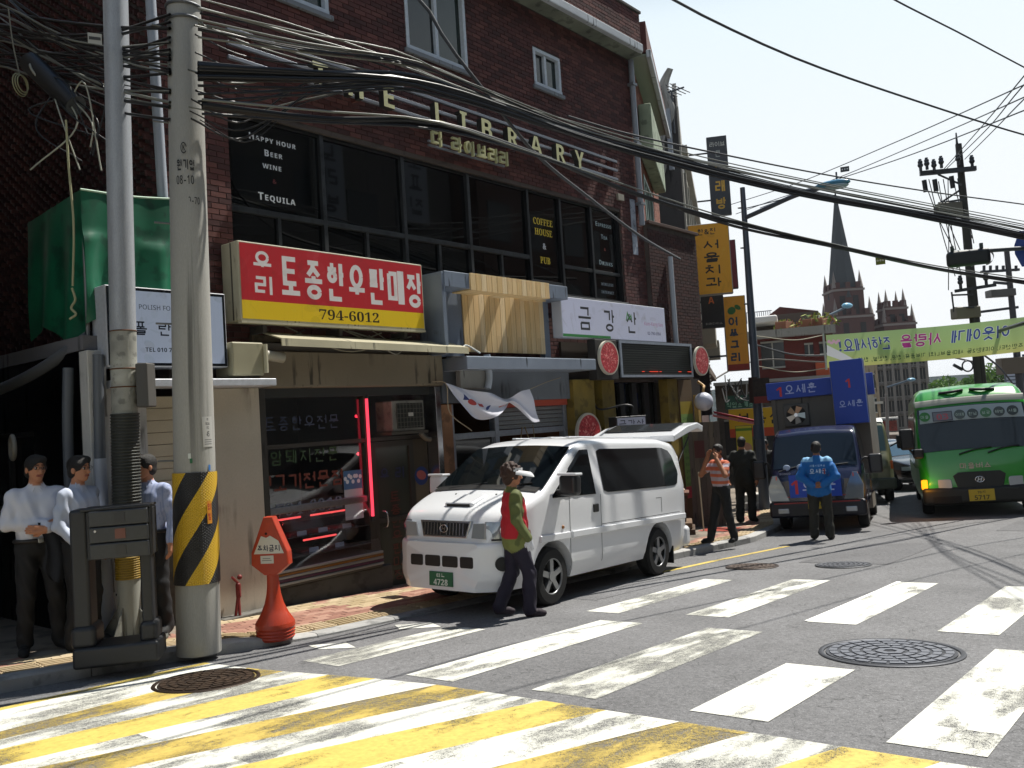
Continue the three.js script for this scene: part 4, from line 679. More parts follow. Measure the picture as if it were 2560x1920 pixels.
{
  // white cloth banner tied up by its corners
  const g = new THREE.PlaneGeometry(1, 1, 44, 12), p = g.attributes.position, A = on(c8, 190, 1030, -8.3), E = on(c8, 740, 1070, -8.3);
  for (let i = 0; i < p.count; i++) {
    const u = p.getX(i) + 0.5, v = p.getY(i) + 0.5, top = -0.1 * Math.sin(u * Math.PI) - 0.09 * Math.exp(-(((u - 0.7) / 0.1) ** 2)), ht = 0.07 + 0.44 * Math.sin(Math.min(1, u * 1.45) * Math.PI) ** 0.8 * (u < 0.69 ? 1 : 0) + 0.62 * sstep(0.69, 0.95, u) * (1 - 0.1 * u);
    p.setXYZ(i, lerp(A.x, E.x, u) + (1 - v) * 0.1 * sstep(0.75, 1, u), lerp(A.y, E.y, u) + top - (1 - v) * ht * 0.8, -8.3 + 0.035 * Math.sin(v * 8 + u * 15) * (0.3 + Math.sin(u * Math.PI)) + (1 - v) * 0.06);
  }
  g.computeVertexNormals();
  const tex = cover(canvasTex(512, 256, (c, w, h) => { c.fillStyle = '#c3c3cc'; c.fillRect(0, 0, w, h); c.fillStyle = '#a33b36'; c.beginPath(); c.ellipse(130, 120, 22, 34, 0.5, 0, 7); c.fill(); c.fillRect(165, 110, 40, 30); c.fillStyle = '#2c3568'; c.beginPath(); c.moveTo(85, 70); c.lineTo(115, 110); c.lineTo(85, 140); c.fill(); c.beginPath(); c.ellipse(230, 150, 30, 10, -0.6, 0, 7); c.fill(); c.fillStyle = '#b46a5e'; c.fillRect(300, 180, 60, 18); }));
  const t = thing('cloth_banner', 'crumpled white cloth banner tied across the vacant shop front', 'banner'); part(t, 'cloth', g, printMat(tex, 0.9));
  part(t, 'tie_rope', tube([[A.x - 0.1, A.y + 0.03, -8.45], [A.x, A.y, -8.3], [A.x + 0.05, A.y - 0.4, -8.3], [A.x + 0.45, A.y - 0.68, -8.28]], 0.008), M(0x9a8f77, 0.8)); part(t, 'tie_rope', tube([[E.x, E.y, -8.3], [E.x + 0.5, E.y + 0.1, -8.4], [E.x + 1.2, E.y + 0.2, -8.6]], 0.006), M(0x9a8f77, 0.8));
}
// ---------------------------------------------------------------- restaurant: white sign, scrolling LED panel, food plaques
{
  const tex = canvasTex(1500, 300, (g, w, h) => {
    g.fillStyle = '#c3c7dd'; g.fillRect(0, 0, w, h); g.fillStyle = '#2f7a3c'; g.fillRect(0, h * 0.93, w * 0.42, h * 0.07);
    hangul(g, '금', w * 0.13, h * 0.16, h * 0.66, { color: '#1c1d22', weight: 0.09, sx: 0.95 }); hangul(g, '강', w * 0.36, h * 0.16, h * 0.66, { color: '#1c1d22', weight: 0.09, sx: 0.85 }); hangul(g, '산', w * 0.58, h * 0.16, h * 0.66, { color: '#1c1d22', weight: 0.09, sx: 0.85 });
    g.strokeStyle = '#2f7a3c'; g.lineWidth = 13; g.beginPath(); g.moveTo(w * 0.585, h * 0.46); g.lineTo(w * 0.6, h * 0.24); g.lineTo(w * 0.615, h * 0.42); g.lineTo(w * 0.635, h * 0.3); g.lineTo(w * 0.64, h * 0.42); g.stroke();
    g.fillStyle = '#bcaac6'; latin(g, 'Kum-Kang-San', w * 0.87, h * 0.55, h * 0.15, '#b590b5', 'bold'); latin(g, '02-790-0984', w * 0.87, h * 0.82, h * 0.13, '#5d6080', 'bold');
  });
  signBox('restaurant_sign', 'long white sign with black brushed Korean letters and a green edge', 11.46, 14.86, 2.74, 3.42, -8.44, 0.2, M(0xb9bdc6, 0.5), tex, { border: 0.012 });
  const led = thing('led_panel', 'black scrolling LED panel in an aluminium frame under the white sign', 'display panel', V3(14.4, 2.06, -8.5));
  part(led, 'case', B(-1.32, 1.33, 0, 0.66, -0.2, 0.1, 0.01), M(0x17191a, 0.6)); part(led, 'frame', merge(B(-1.33, 1.34, 0, 0.045, 0.101, 0.125), B(-1.33, 1.34, 0.62, 0.67, 0.101, 0.125), B(-1.33, -1.27, 0.045, 0.62, 0.101, 0.125), B(1.28, 1.34, 0.045, 0.62, 0.101, 0.125)), alu2);
  part(led, 'louvre_face', merge(Array.from({ length: 13 }, (_, i) => B(-1.27, 1.28, 0.055 + i * 0.043, 0.055 + i * 0.043 + 0.024, 0.1, 0.112 + 0.001))), M(0x1b211d, 0.5));
  const on1 = M(0x200500, 0.5, { emissive: 0xff4a2a, emissiveIntensity: 0.55 }); for (const [x, w] of [[-0.62, 0.1], [-0.35, 0.32], [0.02, 0.08], [0.75, 0.12], [1.12, 0.16]]) part(led, 'lit_led_row', B(x, x + w, 0.1, 0.112, 0.1135, 0.116), on1);
  const ledLight = new THREE.PointLight(0xff4422, 0.006); ledLight.position.set(0, 0.1, 0.2); ledLight.castShadow = true; ledLight.name = 'led_panel_light'; led.add(ledLight);
  const meat = canvasTex(192, 192, (g) => { g.fillStyle = '#b1343a'; g.fillRect(0, 0, 192, 192); for (let i = 0; i < 260; i++) { const a = rnd(0, 6.3), r = rnd(0, 92); g.fillStyle = ['#c95459', '#8e2329', '#d88a84', '#a33036'][i % 4]; g.beginPath(); g.ellipse(96 + r * Math.cos(a), 96 + r * Math.sin(a), rnd(3, 12), rnd(2, 6), a, 0, 7); g.fill(); } });
  const plaque = (x, y, z, r, label, turn = 0) => { const t = thing('food_plaque', label, 'sign', V3(x, y - r, z), turn); part(t, 'rim', new THREE.CylinderGeometry(r, r, 0.05, 36).rotateX(Math.PI / 2), M(0xb9b5a6, 0.6), 0, r, 0); part(t, 'picture', new THREE.CircleGeometry(r * 0.9, 36), printMat(meat), 0, r, 0.028); };
  plaque(12.62, 2.4, -8.34, 0.3, 'round plaque with a picture of red meat under the left end of the white sign'); plaque(15.92, 2.38, -8.28, 0.3, 'round plaque with a picture of red meat at the far end of the LED panel'); plaque(12.1, 1.1, -8.5, 0.36, 'round plaque with a picture of red meat low on the yellow pier');
  single('plaque_board', 'dark menu picture board behind the upper food plaque', 'board', B(12.3, 12.98, 2.02, 2.72, -8.55, -8.38, 0.01), M(0x2c2a28, 0.6));
  const t = thing('restaurant_shopfront', 'restaurant front with yellow piers, dark slatted glass doors and a green menu', 'shop front');
  const yel = M(0x8f7a2e, 0.75, { wear: 'blotch', size: 1.3 }), fl = -1.2;
  part(t, 'pier', B(11.82, 12.45, fl, 2.04, -8.8, -8.56, 0.01), yel); part(t, 'pier', B(12.75, 13.15, fl, 2.04, -8.8, -8.6, 0.01), yel); part(t, 'pier', B(15.05, 15.45, fl, 2.04, -8.8, -8.6, 0.01), yel);
  part(t, 'wall', B(11.8, 16.4, 2.05, 2.7, -8.95, -8.74), M(0x33291f, 0.8)); part(t, 'recess', B(12.46, 12.74, fl, 2.04, -8.95, -8.86), yel);
  part(t, 'door_glass', B(13.16, 15.04, fl, 2.0, -8.9, -8.88), darkGlass); for (let i = 0; i < 5; i++) part(t, 'door_slat', B(13.18 + i * 0.44, 13.34 + i * 0.44, fl, 1.98, -8.87, -8.8, 0.006), M(0x120f0d, 0.5));
  for (let i = 0; i < 4; i++) decal(t, 'door_lettering', 0.16, 0.34, (g, w, h) => hangul(g, ['갈비', '냉면', '불백', '탕류'][i], w * 0.12, h * 0.04, h * 0.44, { color: ['#7fa08c', '#a39a8e', '#9c9c9c', '#9f9a84'][i], weight: 0.12, vertical: true }), 13.47 + i * 0.44, 0.62, -8.868, 0, 420);
  part(t, 'side_board', B(15.46, 16.0, fl, 2.02, -8.7, -8.58), M(0x55432c, 0.8)); part(t, 'side_wall', B(16.0, 16.4, -1.4, 2.04, -8.9, -8.6), M(0x241915, 0.9));
  decal(t, 'menu_poster', 0.5, 1.95, (g, w, h) => { g.fillStyle = '#6d8a4a'; g.fillRect(0, 0, w, h); g.fillStyle = '#8c7b27'; g.fillRect(0, 0, w, h * 0.13); for (let i = 0; i < 11; i++) hangul(g, ['갈비탕', '냉 면', '비빔밥', '된장국'][i % 4], w * 0.12, h * (0.16 + i * 0.068), h * 0.034, { color: '#3f6038', weight: 0.12 }); g.fillStyle = '#a33a44'; g.fillRect(0, h * 0.88, w, h * 0.12); }, 15.72, 0.6, -8.574, 0, 300);
  part(t, 'yellow_post', B(16.0, 16.1, -1.35, 1.7, -8.56, -8.46, 0.006), M(0xa88a4e, 0.7));
}
{
  const lamp = thing('globe_lamp', 'unlit white globe lamp on a bent bracket beside the menu', 'lamp', V3(15.95, 1.35, -8.3));
  part(lamp, 'globe', new THREE.SphereGeometry(0.19, 24, 18), M(0xb7bac6, 0.35), 0, 0.2, 0); part(lamp, 'bracket', tube([[0, 0.38, 0], [0.02, 0.47, 0], [0.14, 0.52, -0.05], [0.2, 0.62, -0.2]], 0.03), M(0xa8834e, 0.6));
  const h = thing('hanging_sign', 'small hanging sign box with Korean letters on a black bracket', 'sign', V3(12.8, 1.0, -8.15), -0.5);
  part(h, 'box', B(-0.3, 0.3, 0, 0.36, -0.14, 0.14, 0.01), M(0x17181b, 0.5)); part(h, 'printed_face', face(0.55, 0.31), printMat(cover(canvasTex(330, 190, (g, w, H) => { g.fillStyle = '#aeb2c4'; g.fillRect(0, 0, w, H); hangul(g, '금강산', 14, 18, 92, { color: '#272a44', weight: 0.1, sx: 1.02 }); hangul(g, '한정식 돌솥밥', 30, 132, 38, { color: '#9a3e44', weight: 0.12 }); }))), 0, 0.18, 0.143); part(h, 'bracket', tube([[0.1, 0.36, 0], [0.12, 0.52, 0], [0, 0.56, -0.02], [-0.4, 0.52, -0.3], [-0.45, 0.7, -0.4]], 0.018), M(0x111214, 0.5));
  const f = thing('floodlight', 'tilted square floodlight on the yellow pier', 'floodlight', V3(12.75, 0.55, -8.35)); part(f, 'head', B(-0.16, 0.16, 0, 0.14, -0.14, 0.16, 0.02).rotateX(-0.5), M(0x4c5053, 0.5)); part(f, 'glass', B(-0.14, 0.14, 0.141, 0.147, -0.12, 0.14).rotateX(-0.5), M(0x9fb5b8, 0.12)); part(f, 'arm', tube([[0, 0.02, 0], [0, 0.0, -0.1], [0, 0.05, -0.24]], 0.015), M(0x2d2f31, 0.6));
}
{
  // two-storey brick block at the bend
  const t = thing('brick_block', 'lower dark brick block with a steel pipe at the bend of the street', 'building');
  const P = f2(0, 0, 0.12), x1 = 16.9;
  part(t, 'front_wall', B(14.9, x1, 2.7, 5.15, -10.4, -8.72), mortar); brickField(t, V3(0, 0, -8.72), V3(1, 0, 0), V3(0, 0, 1), [[14.9, x1, 2.7, 5.12]], [], { single: 300, mats: [0x3f1f1b, 0x48231d, 0x391b18].map((h) => M(h, 0.9, { wear: 'speck', size: 0.35 })) });
  part(t, 'coping', B(14.88, x1 + 0.05, 5.152, 5.22, -10.4, -8.66, 0.01), M(0x46322b, 0.85)); part(t, 'pipe', bar([15.6, 2.75, -8.64], [15.6, 4.55, -8.64], 0.05, 12), M(0x9da3ab, 0.45));
}
// ================================================================ buildings beyond the bend and far down the street
const offOf = (p) => p.clone().sub(K2).dot(N2);
const inRow = (g) => g.rotateY(TURN2).translate(K2.x, 0, K2.z);        // geometry given as (along the street, height, out from the row)
const plaster = M(0x8b8176, 0.9, { wear: 'runs', size: 3 }), brownBrick = M(0x4b2c25, 0.9, { wear: 'speck', size: 0.5 }), paleTrim = M(0xb9b4a8, 0.8, { wear: 'runs', size: 1.5 });
{
  const C = dp(1712, 560, 24), u = u2(C), o = offOf(C), top = dp(1692, 228, 24).y;
  const t = thing('tenement_block', 'tall brown brick tenement with pale window surrounds and a grey rendered end wall', 'building');
  part(t, 'end_wall', inRow(B(u, u + 0.3, -1.5, top, o - 7, o)), M(0x5d5a5a, 0.92, { wear: 'runs', size: 2.6 }));
  part(t, 'street_wall', inRow(B(u + 0.3, u + 11, -1.5, top - 1.6, o - 0.3, o - 0.02)), brownBrick); part(t, 'back_block', inRow(B(u + 0.3, u + 11, -1.5, top - 2, o - 7, o - 0.31)), brownBrick);
  part(t, 'brick_skirt', inRow(B(u - 0.03, u - 0.002, -1.5, top - 5.2, o - 5, o - 0.6)), brownBrick);
  part(t, 'corner_trim', inRow(B(u - 0.05, u + 0.28, 1, top - 0.4, o, o + 0.05)), paleTrim);
  part(t, 'roof_sheet', inRow(ext(poly([[0, 0], [0, 2.4], [2.6, 0.1]]), 0.12).translate(u + 0.3, top - 2.0, o - 0.1)), M(0xc9c6c0, 0.8, { wear: 'runs', size: 1.4 }));
  part(t, 'roof_slab', inRow(B(u + 0.3, u + 11.2, top - 1.6, top - 1.4, o - 7, o + 0.2)), paleTrim); part(t, 'chimney', inRow(B(u + 3.2, u + 3.6, top - 1.4, top - 0.5, o - 0.4, o)), brownBrick);
  for (let f = 0; f < 4; f++) for (let k = 0; k < 3; k++) {
    const a = u + 1 + k * 3.4, y = top - 3.6 - f * 2.7; if (y < 2) continue;
    const w = part(t, numbered('window'), inRow(merge(B(a, a + 0.16, y, y + 1.6, o - 0.02, o + 0.1), B(a + 1.5, a + 1.66, y, y + 1.6, o - 0.02, o + 0.1), B(a, a + 1.66, y - 0.12, y - 0.002, o - 0.02, o + 0.3), B(a + 0.16, a + 1.5, y + 1.5, y + 1.6, o - 0.02, o + 0.08))), paleTrim);
    part(w, 'pane', inRow(B(a + 0.16, a + 1.5, y, y + 1.5, o - 0.015, o + 0.015)), M(0x2c3338, 0.1));
    if ((f + k) % 2) part(t, numbered('balcony'), inRow(B(a - 0.1, a + 1.8, y - 0.75, y - 0.13, o + 0.01, o + 0.6, 0.02)), M(0xa39c8c, 0.8, { wear: 'runs', size: 1.3 }));
  }
  // torn white sheet and a flue on the end wall
  const g = new THREE.PlaneGeometry(0.6, 3.1, 8, 24), p = g.attributes.position; for (let i = 0; i < p.count; i++) { const v = p.getY(i) / 3.1 + 0.5, x = p.getX(i) * (0.25 + 0.75 * Math.sin(Math.min(1, (1 - v) * 1.2) * Math.PI * 0.7)); p.setXYZ(i, x - (1 - v) * 0.7 + 0.1 * Math.sin(v * 13), p.getY(i), 0.1 * Math.sin(v * 9 + x * 14)); } g.computeVertexNormals();
  part(t, 'torn_sheet', g.rotateY(TURN2 - Math.PI / 2).translate(...dp(1682, 310, 23.85).toArray()), M(0xb7b4ad, 0.9, { wear: 'blotch', size: 0.6 }));
  const fl = dp(1671, 300, 23.8); part(t, 'flue', bar([fl.x, fl.y - 1.4, fl.z], [fl.x, fl.y + 0.3, fl.z], 0.07, 10), M(0x8b9098, 0.5));
  const an = thing('roof_aerial', 'thin television aerial with crossed rods on the tenement roof', 'aerial'); const A = dp(1640, 240, 23.9), E = dp(1710, 218, 23.9); part(an, 'boom', bar(A, E, 0.025), M(0x4c5058, 0.5)); for (let i = 0; i < 6; i++) { const q = A.clone().lerp(E, 0.1 + i * 0.15); part(an, 'rod', bar(q.clone().add(V3(-0.2, 0.15, -0.2)), q.clone().add(V3(0.2, -0.12, 0.2)), 0.014), M(0x4c5058, 0.5)); } part(an, 'mast', bar(A.clone().lerp(E, 0.55), A.clone().lerp(E, 0.55).add(V3(0, -1.2, 0)), 0.03), M(0x3c4046, 0.5));
}
// projecting signs: upright boxes square to the street
function bladeSign(name, label, px0, py0, px1, py1, depth, tex, frame, thick = 0.22, lean = 0) {
  const a = dp(px0, py0, depth), b = dp(px1, py1, depth), m = a.clone().add(b).multiplyScalar(0.5), w = Math.hypot(px1 - px0) / FPX * depth, h = (py1 - py0) / FPX * depth * 0.99;
  const t = thing(name, label, 'sign', V3(m.x, m.y - h / 2, m.z), Math.atan2(-D2.x, -D2.z)); t.rotation.y = Math.atan2(eye.x - m.x, eye.z - m.z) + 0.06 + lean;
  part(t, 'cabinet', B(-w / 2, w / 2, 0, h, -thick, 0, 0.015), frame); part(t, 'printed_face', face(w - 0.04, h - 0.04), printMat(cover(soil(tex, 0.5)), 0.5), 0, h / 2, 0.004);
  for (const y of [h * 0.2, h * 0.8]) part(t, 'bracket', B(-w / 2 - 0.7, -w / 2, y, y + 0.05, -thick * 0.6, -thick * 0.4), M(0x2e2f31, 0.6));
  return t;
}
const dkFrame = M(0x26282d, 0.5), stlFrame = M(0x8d8b84, 0.5);
bladeSign('blade_sign', 'tall black blade sign with grey and amber Korean letters', 1773, 338, 1822, 540, 31, canvasTex(160, 640, (g, w, h) => { g.fillStyle = '#23262d'; g.fillRect(0, 0, w, h); hangul(g, '라이브', w * 0.1, h * 0.06, h * 0.07, { color: '#9a9a94', weight: 0.13, sx: 0.95, gap: 0.05 }); hangul(g, '콘', w * 0.34, h * 0.17, h * 0.09, { color: '#7f8481', weight: 0.12 }); hangul(g, '노래방', w * 0.24, h * 0.34, h * 0.16, { color: '#b58a24', weight: 0.13, vertical: true, gap: 0.34, sx: 0.85 }); }), dkFrame);
bladeSign('blade_sign', 'orange yellow blade sign of a dentist with large black Korean letters', 1725, 557, 1826, 738, 21, canvasTex(410, 720, (g, w, h) => { g.fillStyle = '#e0a01c'; g.fillRect(0, 0, w, h); g.fillStyle = '#9a3a14'; g.fillRect(w * 0.12, h * 0.2, 3, h * 0.75); hangul(g, '한&진', w * 0.22, h * 0.05, h * 0.1, { color: '#1f1a10', weight: 0.11, sx: 0.9 }); hangul(g, '서울치과', w * 0.32, h * 0.22, h * 0.145, { color: '#15130f', weight: 0.15, sx: 1.75, vertical: true, gap: 0.25 }); }), stlFrame);
bladeSign('blade_sign', 'narrow maroon blade sign behind the orange yellow one', 1818, 598, 1842, 722, 24.5, canvasTex(64, 256, (g, w, h) => { g.fillStyle = '#6a1420'; g.fillRect(0, 0, w, h); }), dkFrame);
bladeSign('blade_sign', 'black blade sign with an orange letter A', 1755, 738, 1810, 820, 22, canvasTex(220, 320, (g, w, h) => { g.fillStyle = '#17171a'; g.fillRect(0, 0, w, h); latin(g, 'A', w * 0.45, h * 0.24, h * 0.3, '#c4611c', 'bold', 'sans-serif', 1); hangul(g, '파라다이스', w * 0.1, h * 0.85, h * 0.075, { color: '#9b9a94', weight: 0.14, sx: 1.4 }); }), dkFrame);
bladeSign('blade_sign', 'amber blade sign with blue brushed Korean letters and a green leaf', 1813, 738, 1868, 928, 23, canvasTex(200, 690, (g, w, h) => { g.fillStyle = '#dd9a26'; g.fillRect(0, 0, w, h); g.fillStyle = '#8e2a17'; g.fillRect(0, h * 0.92, w, h * 0.08); g.fillStyle = '#2f6a2c'; g.beginPath(); g.ellipse(w * 0.36, h * 0.19, w * 0.2, h * 0.05, -0.5, 0, 7); g.fill(); g.beginPath(); g.ellipse(w * 0.65, h * 0.15, w * 0.16, h * 0.03, 0.6, 0, 7); g.fill(); hangul(g, '어쭈구리', w * 0.16, h * 0.27, h * 0.135, { color: '#1d3550', weight: 0.17, sx: 0.98, vertical: true, gap: 0.2 }); }), stlFrame);
// things at the pavement just past the restaurant
{
  const rise = (px, py, d) => { const p = dp(px, py, d); return V3(p.x, walkY(p.x, p.z), p.z); }, facing = (p) => Math.atan2(eye.x - p.x, eye.z - p.z);
  let p = dp(1738, 965, 18.8), t = thing('hoarding_board', 'dark brown hanging board with a stitched pale edge beside the restaurant', 'board', V3(p.x, dp(1738, 1040, 18.8).y, p.z), facing(p));
  part(t, 'panel', B(-0.33, 0.32, 0, 1.3, -0.3, 0, 0.01), M(0x1d110e, 0.85)); for (let i = 0; i < 16; i++) part(t, 'lacing', B(0.322, 0.35, 0.02 + i * 0.08, 0.06 + i * 0.08, -0.05, 0.01).rotateZ(0), M(0xb9b2a4, 0.7));
  p = rise(1775, 1315, 17.4); t = thing('timber_screen', 'grey brown upright boards forming a screen behind the man in stripes', 'screen', p, facing(p) + 0.15);
  for (let i = 0; i < 6; i++) part(t, 'board', B(-0.33 + i * 0.11, -0.225 + i * 0.11, 0, 2.12, -0.04, 0.004 * (i % 2), 0.004), M([0x6a6056, 0x726859, 0x60574e][i % 3], 0.85, { wear: 'runs', size: 0.9 })); part(t, 'red_notice', B(-0.2, 0.0, 1.4, 1.75, 0.006, 0.012), M(0x4d1d1a, 0.7));
  p = gp(1722, 1338, 0.1); t = thing('planter_pot', 'large brown square planter pot on timber blocks behind the van', 'planter', V3(p.x, walkY(p.x, p.z), p.z - 0.25), 0.5);
  part(t, 'block', B(-0.4, 0.4, 0, 0.12, -0.35, 0.35, 0.02), M(0x5d4a3a, 0.9, { wear: 'blotch', size: 0.5 })); part(t, 'block', B(-0.36, 0.38, 0.12, 0.24, -0.3, 0.3, 0.02), M(0x7d6550, 0.9, { wear: 'blotch', size: 0.5 })); const pot = new THREE.CylinderGeometry(0.36, 0.27, 0.52, 4, 1).rotateY(Math.PI / 4).translate(0, 0.5, 0); part(t, 'pot', toCreasedNormals(pot, 0.5), M(0x4f2a1c, 0.7, { wear: 'blotch', size: 0.5 })); part(t, 'rim', B(-0.28, 0.28, 0.74, 0.8, -0.28, 0.28, 0.015), M(0x5b3425, 0.7)); part(t, 'white_stone', new THREE.SphereGeometry(0.16, 12, 8).scale(1.3, 0.4, 1), M(0xb9a594, 0.9), 0.05, 0.82, 0.05);
  p = gp(1760, 1332, 0.1); single('marker_rod', 'thin pale rod standing on the pavement beside the planter', 'rod', bar(V3(p.x, walkY(p.x, p.z), p.z), V3(p.x - 0.05, walkY(p.x, p.z) + 1.15, p.z), 0.013), M(0xbfb39a, 0.6));
  p = rise(1785, 1315, 16.6); setting('doormat', sheet([p.x - 0.2, p.x + 0.5], [p.z - 0.4, p.z + 0.35], (x, z) => walkY(x, z) + 0.012), M(0x8a3527, 0.95));
  p = dp(1886, 1055, 25); t = thing('estate_agent_sign', 'yellow and orange banner sign with black Korean letters behind the lamp post', 'sign', V3(p.x, dp(1886, 1092, 25).y, p.z), facing(p));
  part(t, 'panel', B(-0.72, 0.72, 0, 0.84, -0.08, 0, 0.01), dkFrame); part(t, 'printed_face', face(1.42, 0.82), printMat(cover(canvasTex(560, 320, (g, w, h) => { g.fillStyle = '#d3a80f'; g.fillRect(0, 0, w, h); g.fillStyle = '#b9431d'; g.fillRect(0, h * 0.7, w, h * 0.3); hangul(g, '부동산', w * 0.16, h * 0.12, h * 0.46, { color: '#1b1712', weight: 0.12, sx: 1.05, gap: 0.14 }); }), 0.5)), 0, 0.42, 0.004); part(t, 'hanger', bar([0.7, 0.4, -0.05], [0.75, -2.6, -0.05], 0.03), M(0x3a3a3a, 0.6));
  p = dp(1862, 1115, 23.5); t = thing('poster_board', 'yellow green food poster standing by the pavement', 'poster board', V3(p.x, dp(1862, 1175, 23.5).y, p.z), facing(p)); part(t, 'printed_face', face(0.42, 1.2), printMat(cover(canvasTex(128, 360, (g, w, h) => { g.fillStyle = '#c9c02c'; g.fillRect(0, 0, w, h); g.fillStyle = '#b58a72'; g.beginPath(); g.ellipse(w / 2, h * 0.5, w * 0.45, h * 0.13, 0, 0, 7); g.fill(); g.fillStyle = '#5b8a2c'; g.fillRect(0, h * 0.05, w, h * 0.06); for (let i = 0; i < 12; i++) g.fillRect(8 + i * 10, h * 0.7, 5, h * 0.24); }))), 0, 0.6, 0.01); part(t, 'panel', B(-0.22, 0.22, -0.6, 1.21, -0.04, 0), dkFrame);
  p = rise(1888, 1278, 21.5); t = thing('entrance_steps', 'pale concrete entrance steps behind the lamp post', 'steps', p, facing(p) + 0.3); part(t, 'lower_step', B(-0.3, 0.3, 0, 0.16, -0.5, 0.3, 0.01), M(0xa9a7a1, 0.9)); part(t, 'upper_step', B(-0.3, 0.3, 0.16, 0.34, -0.5, 0.02, 0.01), M(0xb3b1ab, 0.9));
  p = dp(1836, 1020, 22.5); t = thing('red_awning', 'sloping red shop awning over a dark doorway', 'awning', V3(p.x, p.y - 0.25, p.z), facing(p)); part(t, 'canvas', B(-0.55, 0.6, 0, 0.05, -0.2, 0.8).rotateZ(-0.28), M(0x8d2430, 0.8)); part(t, 'front_bar', bar([-0.55, 0.1, 0.8], [0.6, -0.2, 0.8], 0.03), M(0xc06d6a, 0.6));
  // dark shop fronts behind them
  t = thing('small_shops', 'row of small dark shop fronts with signs past the bend', 'building'); const C = dp(1800, 1150, 24), u = u2(C), o = offOf(C) - 0.6;
  part(t, 'front_wall', inRow(B(6.2, u + 9, -2, 2.4, o - 4, o)), M(0x2c2521, 0.9, { wear: 'blotch', size: 2 })); for (let i = 0; i < 5; i++) part(t, 'shop_window', inRow(B(6.5 + i * 3.2, 9 + i * 3.2, -1, 1.5, o + 0.005, o + 0.03)), darkGlass); part(t, 'canopy', inRow(B(6.3, u + 9, 2.41, 2.6, o - 0.3, o + 0.5)), M(0x5b4a3c, 0.8));
}
// ---------------------------------------------------------------- red brick house with a roof terrace
function flatBlock(t, d, px0, px1, pyTop, wallMat, depth = 8, yb = -4) {   // a block squared to the view line, its front between two pixel columns
  const a = dp(px0, pyTop, d), b = dp(px1, pyTop, d), m = a.clone().add(b).multiplyScalar(0.5), w = a.distanceTo(b), ry = Math.atan2(eye.x - m.x, eye.z - m.z);
  return { w, h: m.y - yb, y0: yb, ry, m, place: (g) => g.rotateY(ry).translate(m.x, 0, m.z), wall: part(t, 'wall', B(-w / 2, w / 2, yb, m.y, -depth, 0).rotateY(ry).translate(m.x, 0, m.z), wallMat), px: (x) => (x - px0) / (px1 - px0) * w - w / 2, py: (y) => dp((px0 + px1) / 2, y, d).y };
}
function windowGrid(t, b, cols, rows, x0, x1, ytop, ybot, mat, frame, gap = 0.25) {
  for (let j = 0; j < rows; j++) for (let i = 0; i < cols; i++) {
    const w = (x1 - x0) / cols, h = (ytop - ybot) / rows, a = x0 + i * w + w * gap / 2, c = ybot + j * h + h * gap / 2;
    const f = part(t, numbered('window'), b.place(merge(B(a, a + w * (1 - gap), c, c + 0.08, 0.005, 0.1), B(a, a + w * (1 - gap), c + h * (1 - gap) - 0.08, c + h * (1 - gap), 0.005, 0.06), B(a + w * (1 - gap) / 2 - 0.03, a + w * (1 - gap) / 2 + 0.03, c + 0.08, c + h * (1 - gap) - 0.08, 0.005, 0.05))), frame);
    part(f, 'pane', b.place(B(a, a + w * (1 - gap), c + 0.08, c + h * (1 - gap) - 0.08, 0.004, 0.02)), mat);
  }
}
const winDark = M(0x2a2e30, 0.12), frameGrey = M(0x9a9890, 0.6);
// foliage: leaf cards spread through clumps
const leafG = (() => { const s = new THREE.Shape(); s.moveTo(0, -0.5); s.quadraticCurveTo(0.3, -0.1, 0, 0.5); s.quadraticCurveTo(-0.3, -0.1, 0, -0.5); return new THREE.ShapeGeometry(s, 3); })();
const leafMats = [0x3f5f23, 0x4d7029, 0x35521f, 0x5d7c31].map((h) => new THREE.MeshPhysicalMaterial({ color: h, roughness: 0.85, transmission: 0.25, side: THREE.DoubleSide }));
function foliage(parent, name, clumps, size, n, mats = leafMats) {
  const lists = mats.map(() => []), q = new THREE.Quaternion();
  for (const [x, y, z, r] of clumps) for (let i = 0; i < n; i++) {
    const d = V3(rnd(-1, 1), rnd(-1, 1), rnd(-1, 1)); if (d.length() > 1 || d.length() < 0.25) continue; d.multiplyScalar(r); q.setFromEuler(new THREE.Euler(rnd(0, 6), rnd(0, 6), rnd(0, 6))); const s = size * rnd(0.6, 1.4);
    lists[Math.floor(rnd(0, mats.length))].push(new THREE.Matrix4().compose(V3(x + d.x, y + d.y * 0.8, z + d.z), q, V3(s, s, s)));
  }
  lists.forEach((ms, k) => { const im = new THREE.InstancedMesh(leafG, mats[k], Math.max(1, ms.length)); ms.forEach((m, i) => im.setMatrixAt(i, m)); im.name = numbered(name); im.userData.kind = 'stuff'; im.castShadow = im.receiveShadow = true; parent.add(im); });
}
